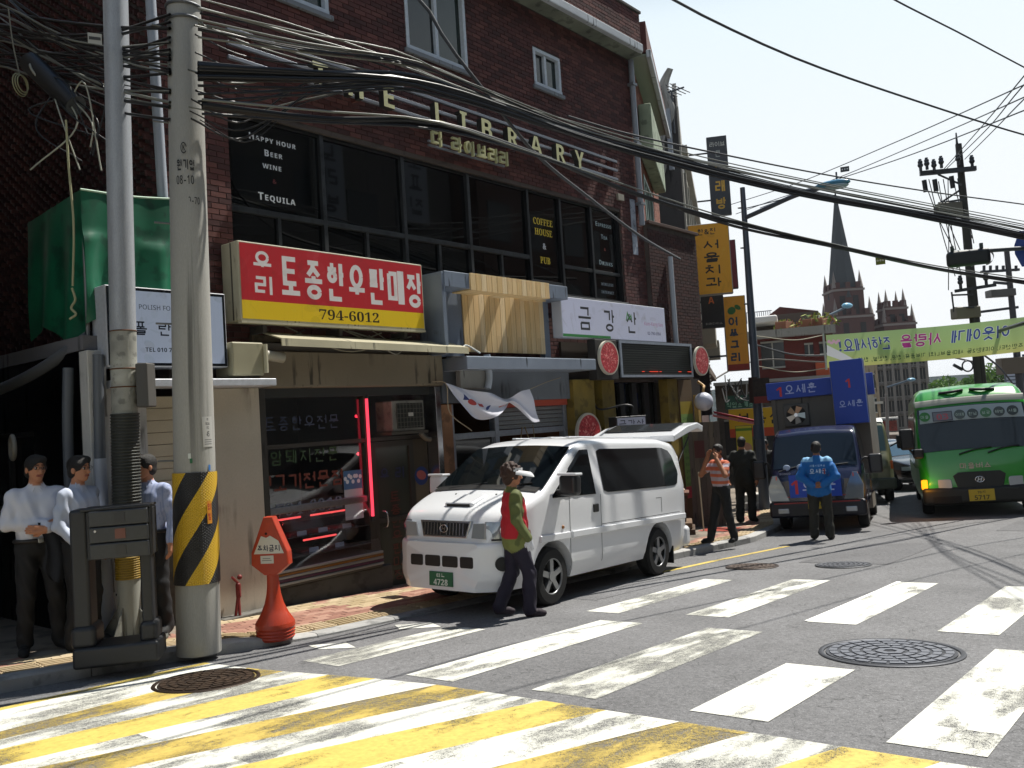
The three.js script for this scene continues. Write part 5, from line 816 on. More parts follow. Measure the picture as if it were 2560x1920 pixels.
{
  const redB = M(0x6e2f27, 0.88, { wear: 'speck', size: 0.9 });
  let t = thing('terrace_house', 'red brick house with a planted roof terrace beyond the lamp post', 'building');
  let b = flatBlock(t, 38, 1880, 2075, 842, redB, 10);
  part(t, 'roof_slab', b.place(B(-b.w / 2 - 0.2, b.w / 2 + 0.1, b.m.y, b.m.y + 0.35, -10, 0.5)), M(0xa7a49b, 0.85, { wear: 'runs', size: 2 }));
  windowGrid(t, b, 1, 1, b.px(1900), b.px(1962), b.py(845), b.py(922), winDark, frameGrey, 0.1); windowGrid(t, b, 2, 1, b.px(2000), b.px(2070), b.py(850), b.py(905), winDark, frameGrey, 0.4);
  part(t, 'orange_sign', b.place(B(b.px(2030), b.px(2068), b.py(955), b.py(912), 0.02, 0.25)), M(0xb5512c, 0.6)); part(t, 'ground_wall', b.place(B(-b.w / 2, b.w / 2, -4, b.py(970), 0.002, 0.8)), M(0x6d6459, 0.9, { wear: 'blotch', size: 2 }));
  part(t, 'penthouse', b.place(B(b.px(1885), b.px(2050), b.m.y + 0.36, b.py(772), -8, -2)), M(0x544b45, 0.9)); part(t, 'roof_awning', b.place(B(b.px(1878), b.px(1948), b.py(800), b.py(780), -3, -0.5, 0.1)), M(0xd5d2cd, 0.7)); part(t, 'pitched_roof', b.place(ext(poly([[b.px(1925), b.py(772)], [b.px(1955), b.py(752)], [b.px(2050), b.py(772)]]), 6).translate(0, 0, -8)), M(0x4a2824, 0.85)); part(t, 'roof_railing', b.place(merge([...Array(12)].map((_, i) => B(b.px(1858 + i * 6), b.px(1858 + i * 6) + 0.03, b.py(768), b.py(736), -6.05, -6)), B(b.px(1856), b.px(1930), b.py(737), b.py(735), -6.05, -6))), M(0x6c7076, 0.5));
  const pl = thing('terrace_plants', 'leafy potted plants along the roof terrace edge', 'plants'); const q = (x, y, z) => b.place(new THREE.BufferGeometry().setFromPoints([V3(b.px(x), b.py(y), z)])).attributes.position; const pt = (x, y, z, r) => { const a = q(x, y, z); return [a.getX(0), a.getY(0), a.getZ(0), r]; };
  foliage(pl, 'leaves', [pt(1960, 815, -0.3, 0.5), pt(1985, 822, -0.3, 0.5), pt(2022, 812, -0.3, 0.6), pt(2045, 820, -0.3, 0.7), pt(2062, 810, -0.3, 0.6)], 0.24, 120, [0x7f8f3a, 0x5d7a2c, 0x9aa055, 0xa0633f].map((h) => M(h, 0.85)));
  for (const x of [1965, 2025, 2050]) { const a = pt(x, 834, -0.3, 0); part(pl, 'trough', B(a[0] - 0.5, a[0] + 0.5, b.m.y + 0.36, b.m.y + 0.7, a[2] - 0.25, a[2] + 0.25, 0.02), M(0x8a5a43, 0.85)); }
  t = thing('green_notice', 'dark green shop sign among tangled wires beside the lamp post', 'sign'); b = flatBlock(t, 33, 1812, 1880, 988, M(0x1f4a3a, 0.6), 0.2, dp(1846, 1022, 33).y); decal(t, 'printed_face', b.w * 0.95, b.h * 0.9, (g, w, h) => { g.fillStyle = '#1d4a3b'; g.fillRect(0, 0, w, h); hangul(g, '여관', w * 0.35, h * 0.06, h * 0.3, { color: '#8fae9c', weight: 0.14 }); hangul(g, '직업소개소', w * 0.02, h * 0.45, h * 0.5, { color: '#7fa892', weight: 0.14, sx: 0.8 }); }, b.m.x, b.y0 + b.h / 2, b.m.z, b.ry, 120).translateZ(0.02);
  t = thing('dark_notice_board', 'dark brown notice board fixed behind the lamp post', 'board'); b = flatBlock(t, 20.6, 1882, 1922, 945, M(0x3a2f26, 0.8, { wear: 'blotch', size: 0.5 }), 0.08, dp(1900, 1008, 20.6).y); part(t, 'red_strip', b.place(B(-b.w / 2, b.w * 0.4, b.y0, b.y0 + 0.16, 0.003, 0.01)), M(0x7a2b22, 0.7));
  t = thing('shop_row', 'low shops with awnings and tangled wiring behind the campaign truck', 'building'); b = flatBlock(t, 34, 1790, 2090, 955, M(0x6b5f55, 0.9, { wear: 'blotch', size: 2 }), 3); windowGrid(t, b, 4, 1, b.px(1800), b.px(2080), b.py(1030), b.py(1150), winDark, frameGrey, 0.2); part(t, 'tin_roof', b.place(B(-b.w / 2, b.w / 2, b.m.y, b.m.y + 0.12, -3, 0.7)), M(0x9c9a96, 0.6)); for (let i = 0; i < 14; i++) { const a = dp(rnd(1800, 1880), rnd(935, 985), 32.9), c = dp(rnd(1800, 1880), rnd(945, 1005), 32.9); part(t, 'wire', tube([a, a.clone().lerp(c, 0.5).add(V3(0, -0.3, 0)), c], 0.022), M(i % 2 ? 0x2a2a2c : 0xa5a3a0, 0.6)); }
  t = thing('beige_house', 'beige three-storey building with a red lettered sign band', 'building'); b = flatBlock(t, 60, 2128, 2188, 890, M(0xa4937a, 0.9, { wear: 'runs', size: 3 }), 10, -6); windowGrid(t, b, 3, 2, b.px(2130), b.px(2184), b.py(925), b.py(1045), winDark, frameGrey, 0.35); part(t, 'red_sign', b.place(B(b.px(2150), b.px(2222), b.py(1080), b.py(1055), 0.3, 0.5)), M(0x8c3c30, 0.7, { wear: 'blotch', size: 0.6 })); part(t, 'cornice', b.place(B(-b.w / 2, b.w / 2 + 0.2, b.py(1012), b.py(1006), 0.01, 0.3)), paleTrim); part(t, 'street_canopy', b.place(B(b.px(2150), b.px(2225), b.py(1050), b.py(1046), 0.2, 1.4)), M(0xb5b2ab, 0.7));
  t = thing('grid_tower', 'dark gridded multi-storey building under construction scaffolding', 'building'); b = flatBlock(t, 75, 2188, 2306, 850, M(0x453f3c, 0.85, { wear: 'runs', size: 4 }), 12, -8); windowGrid(t, b, 6, 7, b.px(2190), b.px(2304), b.py(880), b.py(1150), M(0x1d2024, 0.3), M(0x77736d, 0.7), 0.16); for (let i = 0; i <= 6; i++) part(t, 'column', b.place(B(b.px(2190 + i * 19) - 0.12, b.px(2190 + i * 19) + 0.12, -6, b.m.y + 0.2, 0.11, 0.3)), M(0x6b655f, 0.8)); for (let i = 0; i <= 7; i++) part(t, 'ledge', b.place(B(-b.w / 2, b.w / 2, b.py(880 + i * 38.5) - 0.1, b.py(880 + i * 38.5) + 0.1, 0.105, 0.29)), M(0x59544f, 0.8)); part(t, 'roof_parapet', b.place(B(-b.w / 2, b.w / 2, b.m.y, b.m.y + 0.5, -12, 0.1)), M(0x4a4440, 0.85));
  t = thing('low_shops', 'row of small shops with red signs in the dip of the street', 'building'); b = flatBlock(t, 52, 2215, 2320, 1085, M(0x7b6f63, 0.9, { wear: 'blotch', size: 1.5 }), 4, -6); part(t, 'red_fascia', b.place(B(b.px(2270), b.px(2318), b.py(1110), b.py(1088), 0.02, 0.3)), M(0xa03a2c, 0.7)); part(t, 'shop_glass', b.place(B(b.px(2220), b.px(2316), b.py(1170), b.py(1120), 0.01, 0.05)), winDark); part(t, 'orange_awning', b.place(B(b.px(2188), b.px(2225), b.py(1113), b.py(1106), 0.2, 1.4).rotateZ(-0.1)), M(0xc56a3a, 0.7));
  t = thing('striped_shutter_house', 'pale building with a blue and white slatted panel right of the utility pole', 'building'); b = flatBlock(t, 45, 2515, 2620, 905, M(0x6f747c, 0.8), 6, -5); for (let i = 0; i < 9; i++) part(t, 'slat', b.place(B(b.px(2520), b.px(2556), b.py(1000 - i * 9), b.py(994 - i * 9), 0.02, 0.1)), M(0xc3cbd6, 0.6)); part(t, 'dark_wing', b.place(B(b.px(2558), b.px(2620), -5, b.m.y + 0.4, 0.02, 0.5)), M(0x3a4256, 0.8));
}
// ---------------------------------------------------------------- church with a spire
{
  const t = thing('brick_church', 'dark brick church with a tall dark spire and a second battlemented tower', 'church'), d = 130, S = d / FPX;
  const brick = M(0x4d302a, 0.9, { wear: 'speck', size: 2.2 }), slate = M(0x2c2f31, 0.8), stone = M(0x6b625c, 0.85);
  const c0 = dp(2126, 900, d), ry = Math.atan2(eye.x - c0.x, eye.z - c0.z) + 0.35, put = (g, cx) => g.rotateY(ry).translate(cx.x, 0, cx.z), Y = (py, px = 2126) => dp(px, py, d).y;
  const tower = (px, wpx, yt, yb, name) => { const c = dp(px, 900, d - 3), w = wpx * S / 1.28, body = part(t, name, put(B(-w / 2, w / 2, yb, yt, -w / 2, w / 2), c), brick); part(body, 'string_course', put(B(-w / 2 - 0.15, w / 2 + 0.15, yt - 0.5, yt - 0.2, -w / 2 - 0.15, w / 2 + 0.15), c), stone);
    for (const [sx, sz] of [[-1, -1], [1, -1], [-1, 1], [1, 1]]) part(t, 'pinnacle', put(new THREE.ConeGeometry(0.45, 2.6, 4).translate(sx * (w / 2 - 0.3), yt + 1.3, sz * (w / 2 - 0.3)), c), stone);
    for (const [sx, sz] of [[0, 1], [1, 0], [0, -1], [-1, 0]]) for (const k of [-0.35, 0, 0.35]) part(t, 'merlon', put(B(-0.35, 0.35, yt, yt + 0.8, -0.2, 0.2).rotateY(sx ? Math.PI / 2 : 0).translate(sx * (w / 2 - 0.2) + (sx ? 0 : k * w), 0, sz * (w / 2 - 0.2) + (sz ? 0 : k * w)), c), brick);
    for (const k of [-0.22, 0.22]) part(t, 'belfry_opening', put(B(k * w - 0.4, k * w + 0.4, yt - 4.2, yt - 1.2, w / 2 + 0.002, w / 2 + 0.05), c), M(0x15110f, 0.8)); return [c, w]; };
  const [c1] = tower(2121, 92, Y(728), Y(795), 'upper_tower'); part(t, 'spire', put(toCreasedNormals(new THREE.ConeGeometry(2.35, Y(478) - Y(728) + 1.5, 8), 0.4).translate(0, (Y(478) + Y(728)) / 2 - 0.7, 0), c1), slate); part(t, 'cross', merge(bar([c1.x, Y(480) - 0.2, c1.z], [c1.x, Y(456), c1.z], 0.09), bar([c1.x - 0.35, Y(464), c1.z], [c1.x + 0.35, Y(464), c1.z], 0.08)), slate);
  tower(2126, 118, Y(795), -8, 'lower_tower'); tower(2240, 66, Y(772, 2240), Y(805, 2240), 'second_tower'); tower(2240, 98, Y(812, 2240), -8, 'second_tower_base');
  part(t, 'nave', put(B(-14, 6, -8, Y(880), -16, -4), dp(2180, 900, d + 4)), brick);
}
// ---------------------------------------------------------------- trees and far towers
{
  const tree = (px, py, d, r, label) => { const c = dp(px, py, d), t = thing('street_tree', label, 'tree', V3(c.x, ground(c.x, c.z), c.z)), h = c.y - ground(c.x, c.z); part(t, 'trunk', new THREE.CylinderGeometry(0.12, 0.22, h, 8).translate(0, h / 2, 0), M(0x4a3a2c, 0.9)); for (let i = 0; i < 5; i++) part(t, 'limb', bar([0, h * 0.6, 0], [r * 0.6 * Math.cos(i * 1.26), h + 0.3 * r, r * 0.6 * Math.sin(i * 1.26)], 0.06), M(0x4a3a2c, 0.9)); foliage(t, 'crown', Array.from({ length: 9 }, (_, i) => [rnd(-1, 1) * r, h + rnd(-0.6, 0.6) * r, rnd(-1, 1) * r, r * 0.5]), 0.42, 260); };
  tree(2212, 970, 85, 2.1, 'bushy green tree beside the gridded building'); tree(2246, 985, 95, 1.7, 'low green tree in front of the far apartment towers'); tree(2375, 975, 70, 1.6, 'green tree left of the utility pole above the bus'); tree(2490, 965, 60, 1.7, 'green tree right of the utility pole above the bus'); tree(2330, 1000, 80, 1.6, 'green tree just above the bus roof');
  const far = (px0, px1, py, label) => { const t = thing('apartment_tower', label, 'apartment tower', null, 0, 'far apartment towers'), b = flatBlock(t, 600, px0, px1, py, M(0xa8a49c, 0.9, { wear: 'speck', size: 30 }), 12, -20); windowGrid(t, b, 5, 8, -b.w / 2, b.w / 2, b.m.y - 1, -10, winDark, frameGrey, 0.4); };
  far(2226, 2262, 912, 'stepped pale apartment tower on the horizon, lower of the pair'); far(2272, 2312, 906, 'pale apartment tower on the horizon nearer the utility pole');
}
setting('hill', (() => { const a = dp(1500, 1010, 900), b = dp(2700, 985, 900), n = 40, pts = [[0, -60]]; for (let i = 0; i <= n; i++) pts.push([i / n * a.distanceTo(b), 14 + 9 * fbm(i / n, 0.3, 6, 3, 401)]); pts.push([a.distanceTo(b), -60]); const m = a.clone().add(b).multiplyScalar(0.5); return ext(poly(pts), 60).translate(-a.distanceTo(b) / 2, 0, 0).rotateY(Math.atan2(eye.x - m.x, eye.z - m.z)).translate(m.x, 0, m.z); })(), M(0x46553f, 0.95, { wear: 'blotch', size: 60 }));
// ---------------------------------------------------------------- the other side of the street and of the alley (outside the picture: they shade the shops and show in the bar's windows)
{
  const opp = (x0, x1, z, h, hex, label) => { const t = thing('facing_building', label, 'building'), m = M(hex, 0.9, { wear: 'runs', size: 3 }); part(t, 'wall', B(x0, x1, -3, h, z, z + 9), m); for (let f = 0; f < 3; f++) for (let k = 0; k < Math.floor((x1 - x0) / 2.4); k++) part(t, 'window', B(x0 + 0.6 + k * 2.4, x0 + 2.1 + k * 2.4, 3 + f * 3, 4.7 + f * 3, z - 0.04, z - 0.004), winDark); return t; };
  opp(-16, 4, 7.8, 13, 0x6a5a50, 'grey brown building across the street'); opp(4.2, 15, 7.5, 15, 0x5b3a31, 'dark brick building across the street'); opp(15.2, 27, 7.2, 16, 0x77706a, 'concrete building with hanging signs across the street'); opp(27.2, 46, 6.2, 14, 0x684a3d, 'brown building across the street towards the bend');
  for (const [x, y, txt, lab] of [[19.5, 9.2, '노래방', 'white upright sign with three Korean letters across the street'], [24.5, 9.6, '호프집', 'white upright sign above the concrete building door across the street']]) { const t = thing('upright_sign', lab, 'sign', V3(x, y, 6.9), Math.PI); part(t, 'cabinet', B(-0.7, 0.7, 0, 3.2, -0.15, 0.15, 0.02), stlFrame); part(t, 'printed_face', face(1.3, 3.1), printMat(cover(canvasTex(180, 430, (g, w, h) => { g.fillStyle = '#8f939b'; g.fillRect(0, 0, w, h); hangul(g, txt, w * 0.2, h * 0.06, h * 0.24, { color: '#25262b', weight: 0.13, vertical: true, gap: 0.25, sx: 1.1 }); }))), 0, 1.6, 0.155); }
  const t = thing('alley_building', 'plain rendered building on the other side of the alley', 'building'); part(t, 'wall', B(-9, 2.35, -2, 15, -26, -8.7), M(0x5a5550, 0.92, { wear: 'runs', size: 3 })); part(t, 'end_wall', B(2.4, 9, -2, 9.5, -30, -24), M(0x4a4642, 0.92));
}
scene.fog = new THREE.FogExp2(0xdfe9f5, 0.0002);
// ================================================================ poles, street furniture, overhead cables
const along = (a, b, t) => a.clone().lerp(b, t);
function pole(parent, name, a, b, ra, rb, m, n = 24) { const g = new THREE.CylinderGeometry(rb, ra, a.distanceTo(b), n), q = new THREE.Quaternion().setFromUnitVectors(V3(0, 1, 0), b.clone().sub(a).normalize()); g.applyMatrix4(new THREE.Matrix4().compose(along(a, b, 0.5), q, V3(1, 1, 1))); return part(parent, name, g, m); }
// a printed patch wrapped on a pole, facing the eye
function wrap(parent, name, c, r, h, arc, tex, turn = 0, alpha = true) {
  const g = new THREE.CylinderGeometry(r, r, h, 20, 1, true, Math.atan2(eye.x - c.x, eye.z - c.z) - arc / 2 + turn, arc);
  return part(parent, name, g.translate(c.x, c.y, c.z), new THREE.MeshPhysicalMaterial({ map: cover(tex), alphaTest: alpha ? 0.4 : 0, roughness: 0.7, side: THREE.DoubleSide }));
}
{
  const b = gp(497, 1614, 0.12), top = wp(459, 0, b.z), dir = top.clone().sub(b), tp = b.clone().addScaledVector(dir, 1.25), P = (py) => { const t = (1614 - py) / 1614; return b.clone().addScaledVector(dir, t); };
  const conc = M(0xb3b2ac, 0.85, { wear: 'runs', size: 1.3, bump: 0.002 });
  const t = thing('concrete_utility_pole', 'thick pale concrete utility pole with a yellow and black striped wrap', 'utility pole');
  pole(t, 'shaft', b.clone().setY(b.y - 0.06), tp, 0.19, 0.138, conc, 36);
  const R = (py) => 0.19 - 0.052 * ((1614 - py) / 1614) / 1.25;
  const g = new THREE.CylinderGeometry(R(1195) + 0.012, R(1462) + 0.012, P(1195).distanceTo(P(1462)), 40, 1, true), q = new THREE.Quaternion().setFromUnitVectors(V3(0, 1, 0), dir.clone().normalize()); g.applyMatrix4(new THREE.Matrix4().compose(along(P(1195), P(1462), 0.5), q, V3(1, 1, 1)));
  const st = canvasTex(1024, 512, (c, w, h) => { c.fillStyle = '#caa21a'; c.fillRect(0, 0, w, h); c.fillStyle = '#17171a'; for (let i = -3; i < 5; i++) { c.beginPath(); const x = i * w / 3; c.moveTo(x, h); c.lineTo(x + w / 6, h); c.lineTo(x + w / 6 + w * 0.52, 0); c.lineTo(x + w * 0.52, 0); c.fill(); } }); st.wrapS = THREE.RepeatWrapping;
  const dots = dataTex(256, (u, v) => { const a = (u * 24) % 1 - 0.5, e = (v * 24 + (Math.floor(u * 24) % 2) * 0.5) % 1 - 0.5; return G3(sstep(0.4, 0.15, Math.hypot(a, e))); }, false);
  part(t, 'striped_wrap', g, new THREE.MeshPhysicalMaterial({ map: st, roughness: 0.45, bumpMap: rep(dots, 3, 1.6), bumpScale: 0.006, side: THREE.DoubleSide }));
  wrap(t, 'stencil_marks', P(455), R(455) + 0.004, 0.62, 1.9, canvasTex(512, 512, (c, w, h) => { c.strokeStyle = '#2e2f30'; c.lineWidth = 9; c.beginPath(); c.arc(w * 0.42, h * 0.16, h * 0.075, 0.6, 6.1); c.stroke(); latin(c, 'K', w * 0.42, h * 0.2, h * 0.12, '#2e2f30'); hangul(c, '원기업', w * 0.2, h * 0.32, h * 0.17, { color: '#2b2c2d', weight: 0.14, sx: 0.9, gap: 0.15 }); latin(c, '08-10', w * 0.42, h * 0.69, h * 0.17, '#2b2c2d', 'bold', 'monospace', 1); latin(c, '16-19-70', w * 0.48, h * 0.98, h * 0.14, '#2b2c2d', 'bold', 'monospace', 1); }));
  wrap(t, 'number_plate', P(1098), R(1098) + 0.004, 0.27, 0.62, canvasTex(200, 220, (c, w, h) => { c.fillStyle = '#a9a8a4'; c.fillRect(0, 0, w, h); latin(c, 'H9', w / 2, h * 0.13, h * 0.12, '#2c2c2c'); latin(c, '0024A', w / 2, h * 0.28, h * 0.13, '#2c2c2c'); latin(c, '012', w / 2, h * 0.41, h * 0.13, '#2c2c2c'); latin(c, '45', w / 2, h * 0.66, h * 0.24, '#1c1c1c'); c.fillStyle = '#6c6c6c'; for (let i = 0; i < 3; i++) c.fillRect(w * 0.15, h * (0.75 + i * 0.07), w * 0.7, h * 0.03); }), 0.72, false);
  wrap(t, 'warning_sticker', P(1292), R(1292) + 0.016, 0.2, 0.24, canvasTex(64, 160, (c, w, h) => { c.fillStyle = '#c9861c'; c.fillRect(0, 0, w, h); hangul(c, '위험', w * 0.12, h * 0.1, h * 0.34, { color: '#a1251c', weight: 0.16, vertical: true, gap: 0.2, sx: 0.9 }); }), 0.62, false);
  wrap(t, 'paper_scrap', P(1160), R(1160) + 0.004, 0.1, 0.24, canvasTex(32, 48, (c, w, h) => { c.fillStyle = '#c8ccc6'; c.fillRect(4, 2, 18, 22); c.fillStyle = '#2c6a45'; c.fillRect(14, 24, 16, 20); }), -0.2); wrap(t, 'tape_scrap', P(1185), R(1185) + 0.004, 0.05, 0.12, canvasTex(32, 32, (c, w, h) => { c.fillStyle = '#2c6fb5'; c.fillRect(0, 0, w, h); }), 0.75, false);
  for (const [py, k] of [[22, 0.05], [60, -0.02]]) { const c = P(py); part(t, 'clamp_band', new THREE.TorusGeometry(R(py) + 0.006, 0.014, 8, 32).rotateX(Math.PI / 2 + k).translate(c.x, c.y, c.z), M(0x5c5f63, 0.5, { metal: 0.6 })); }
  for (const py of [80, 325, 580, 830, 1165]) { const c = P(py), s = camR.clone().multiplyScalar(-1).addScaledVector(camF, -0.55).normalize(); part(t, 'step_bolt', bar(c.clone().addScaledVector(s, R(py) - 0.02), c.clone().addScaledVector(s, R(py) + 0.13), 0.009), M(0x6d6f70, 0.5, { metal: 0.6 })); }
}
{
  const b = gp(325, 1604, 0.12), top = wp(289, 0, b.z), dir = top.clone().sub(b), P = (py) => b.clone().addScaledVector(dir, (1604 - py) / 1604);
  const t = thing('steel_pole', 'smooth grey steel pole with a ribbed black sleeve near its foot', 'pole');
  pole(t, 'upper_shaft', P(845), b.clone().addScaledVector(dir, 1.25), 0.118, 0.112, M(0xa9adb3, 0.45, { metal: 0.1, wear: 'speck', size: 0.8 }), 32); pole(t, 'lower_shaft', b.clone().setY(b.y - 0.05), P(1040), 0.1, 0.115, M(0xa3a59c, 0.7, { wear: 'runs', size: 0.8 }), 32); pole(t, 'middle_shaft', P(1042), P(847), 0.117, 0.119, M(0xb4b4aa, 0.6, { wear: 'blotch', size: 0.8 }), 32);
  for (const py of [846, 940, 985]) { const c = P(py); part(t, 'rust_band', new THREE.TorusGeometry(0.119, 0.006, 8, 32).rotateX(Math.PI / 2).translate(c.x, c.y, c.z), M(0x5b3a22, 0.9)); }
  const ribs = []; for (let i = 0; i < 30; i++) { const c = along(P(1052), P(1272), i / 29); ribs.push(new THREE.TorusGeometry(0.124, 0.008, 6, 28).rotateX(Math.PI / 2).translate(c.x, c.y, c.z)); } part(t, 'ribbed_sleeve', ribs, M(0x33352f, 0.6)); pole(t, 'sleeve_core', P(1272), P(1052), 0.123, 0.123, M(0x2a2c28, 0.7), 28);
  const yr = []; for (let i = 0; i < 10; i++) { const c = along(P(1400), P(1450), i / 9); yr.push(new THREE.TorusGeometry(0.11, 0.008, 6, 28).rotateX(Math.PI / 2).translate(c.x, c.y, c.z)); } part(t, 'yellow_sleeve', yr, M(0x8a6f17, 0.6)); pole(t, 'yellow_core', P(1452), P(1398), 0.109, 0.109, M(0x7d6414, 0.6), 24);
  for (let i = 0; i < 4; i++) { const a = i * Math.PI / 2 + 0.6; part(t, 'gusset', ext(poly([[0.09, 0], [0.32, 0], [0.09, 0.34]]), 0.012).translate(0, 0, -0.006).rotateY(a).translate(b.x, b.y, b.z), M(0x77776f, 0.6, { wear: 'blotch', size: 0.4 })); } part(t, 'base_plate', new THREE.CylinderGeometry(0.34, 0.34, 0.02, 20).translate(b.x, b.y + 0.01, b.z), M(0x55554f, 0.7));
  const c = P(895), s = camR.clone(); part(t, 'junction_box', B(-0.08, 0.08, -0.3, 0.12, -0.06, 0.06, 0.015).rotateY(0.6).translate(c.x + s.x * 0.2, P(960).y, c.z + s.z * 0.2), M(0x4c4a46, 0.6)); part(t, 'box_arm', bar(P(905), P(1010).addScaledVector(s, 0.2), 0.012), M(0x1c1d1e, 0.5));
}
{
  const b = gp(302, 1652, 0.115), t = thing('flyer_stand', 'dark grey flyer stand with three drawer fronts at the kerb', 'stand', V3(b.x, walkY(b.x, b.z - 0.1), b.z), Math.atan2(eye.x - b.x, eye.z - b.z) - 0.22);
  const dk = M(0x24262a, 0.5, { wear: 'speck', size: 0.4 }), md = M(0x3a3d41, 0.42, { wear: 'speck', size: 0.5 });
  part(t, 'base', B(-0.33, 0.33, 0, 0.17, -0.2, 0.16, 0.03), dk); part(t, 'left_post', B(-0.33, -0.19, 0.15, 1.28, -0.14, 0.1, 0.03), dk); part(t, 'right_post', B(0.19, 0.28, 0.15, 1.0, -0.14, 0.06, 0.02), dk); part(t, 'post_foot', B(-0.35, -0.15, 0.15, 0.34, -0.18, 0.13, 0.05), dk); part(t, 'post_foot', B(0.17, 0.31, 0.15, 0.32, -0.17, 0.1, 0.04), dk);
  part(t, 'cabinet', B(-0.2, 0.3, 0.86, 1.26, -0.16, 0.1, 0.015), dk);
  for (let i = 0; i < 3; i++) { const d = part(t, 'drawer', B(-0.17, 0.285, 0.87 + i * 0.133, 0.995 + i * 0.133, 0.101, 0.145, 0.012), md); part(d, 'label_slot', B(0.03, 0.11, 0.895 + i * 0.133, 0.975 + i * 0.133, 0.146, 0.15), M(i === 1 ? 0x6a4038 : 0x2c2e33, 0.3)); if (i === 1) part(d, 'lock', new THREE.CylinderGeometry(0.01, 0.01, 0.01, 10).rotateX(Math.PI / 2).translate(-0.12, 1.1, 0.148), chrome); }
  part(t, 'lid', B(-0.24, 0.3, 1.262, 1.285, -0.17, 0.12, 0.008), dk);
}
{
  const b = gp(690, 1597, 0.05), t = thing('no_parking_bollard', 'orange plastic no-parking bollard with a pointed head and white label', 'bollard', V3(b.x, walkY(b.x, b.z) - 0.01, b.z), Math.atan2(eye.x - b.x, eye.z - b.z) - 0.42);
  const or = M(0xb5391a, 0.42, { wear: 'speck', size: 0.5 });
  const L = [[0, 0], [0.165, 0], [0.18, 0.02], [0.172, 0.035], [0.182, 0.05], [0.174, 0.065], [0.184, 0.08], [0.176, 0.095], [0.186, 0.115], [0.183, 0.155], [0.13, 0.24], [0.09, 0.33], [0.068, 0.42], [0.058, 0.5], [0.055, 0.62], [0, 0.62]].map(([x, y]) => new THREE.Vector2(x, y)); part(t, 'base', toCreasedNormals(new THREE.LatheGeometry(L, 36), 0.5), or);
  const head = poly([[-0.035, 0.52], [0.035, 0.52], [0.165, 0.2], [0.17, 0.09], [0.055, 0], [-0.055, 0], [-0.17, 0.09], [-0.165, 0.2]]); part(t, 'head', ext(head, 0.09, 0.015).translate(0, 0.62, -0.045), or);
  const lab = poly([[-0.15, 0.19], [0.15, 0.19], [0.1, 0.31], [0.02, 0.36], [-0.02, 0.34], [-0.07, 0.36]]), sg = new THREE.ShapeGeometry(lab); const uvp = sg.attributes.position, uva = sg.attributes.uv; for (let i = 0; i < uvp.count; i++) uva.setXY(i, (uvp.getX(i) + 0.15) / 0.3, (uvp.getY(i) - 0.19) / 0.17);
  part(t, 'label', sg.translate(0, 0.62, 0.064), printMat(cover(canvasTex(320, 180, (g, w, h) => { g.fillStyle = '#c4c1b8'; g.fillRect(0, 0, w, h); hangul(g, '주차금지', w * 0.12, h * 0.5, h * 0.38, { color: '#22263c', weight: 0.14, sx: 0.85, gap: 0.05 }); }))));
  part(t, 'maker_label', face(0.13, 0.075), printMat(cover(canvasTex(160, 90, (g, w, h) => { g.fillStyle = '#c1bfb9'; g.fillRect(0, 0, w, h); g.fillStyle = '#7c7a78'; g.fillRect(w * 0.15, h * 0.3, w * 0.6, h * 0.1); g.fillRect(w * 0.1, h * 0.55, w * 0.75, h * 0.1); }))), -0.02, 0.755, 0.064); part(t, 'hole', new THREE.CylinderGeometry(0.012, 0.012, 0.004, 12).rotateX(Math.PI / 2), M(0x2a0d06, 0.8), -0.02, 1.0, 0.0625);
}
// little red figurine at the foot of the beige pillar
{
  const p = V3(5.2, -0.5, -8.42), t = thing('red_figurine', 'small red figure with a raised arm at the foot of the beige pillar', 'figurine', p, 0.3), m = M(0x6e1d1a, 0.6);
  part(t, 'body', merge(new THREE.CapsuleGeometry(0.028, 0.12, 4, 8).translate(0.03, 0.26, 0), new THREE.SphereGeometry(0.028, 10, 8).translate(0.06, 0.4, 0), bar([0.03, 0.34, 0], [-0.06, 0.42, 0], 0.014), bar([0.05, 0.32, 0], [0.02, 0.2, 0.03], 0.012), bar([0.02, 0.2, 0], [-0.03, 0.0, 0], 0.016), bar([0.03, 0.2, 0], [0.0, 0.0, 0.03], 0.016)), m);
}
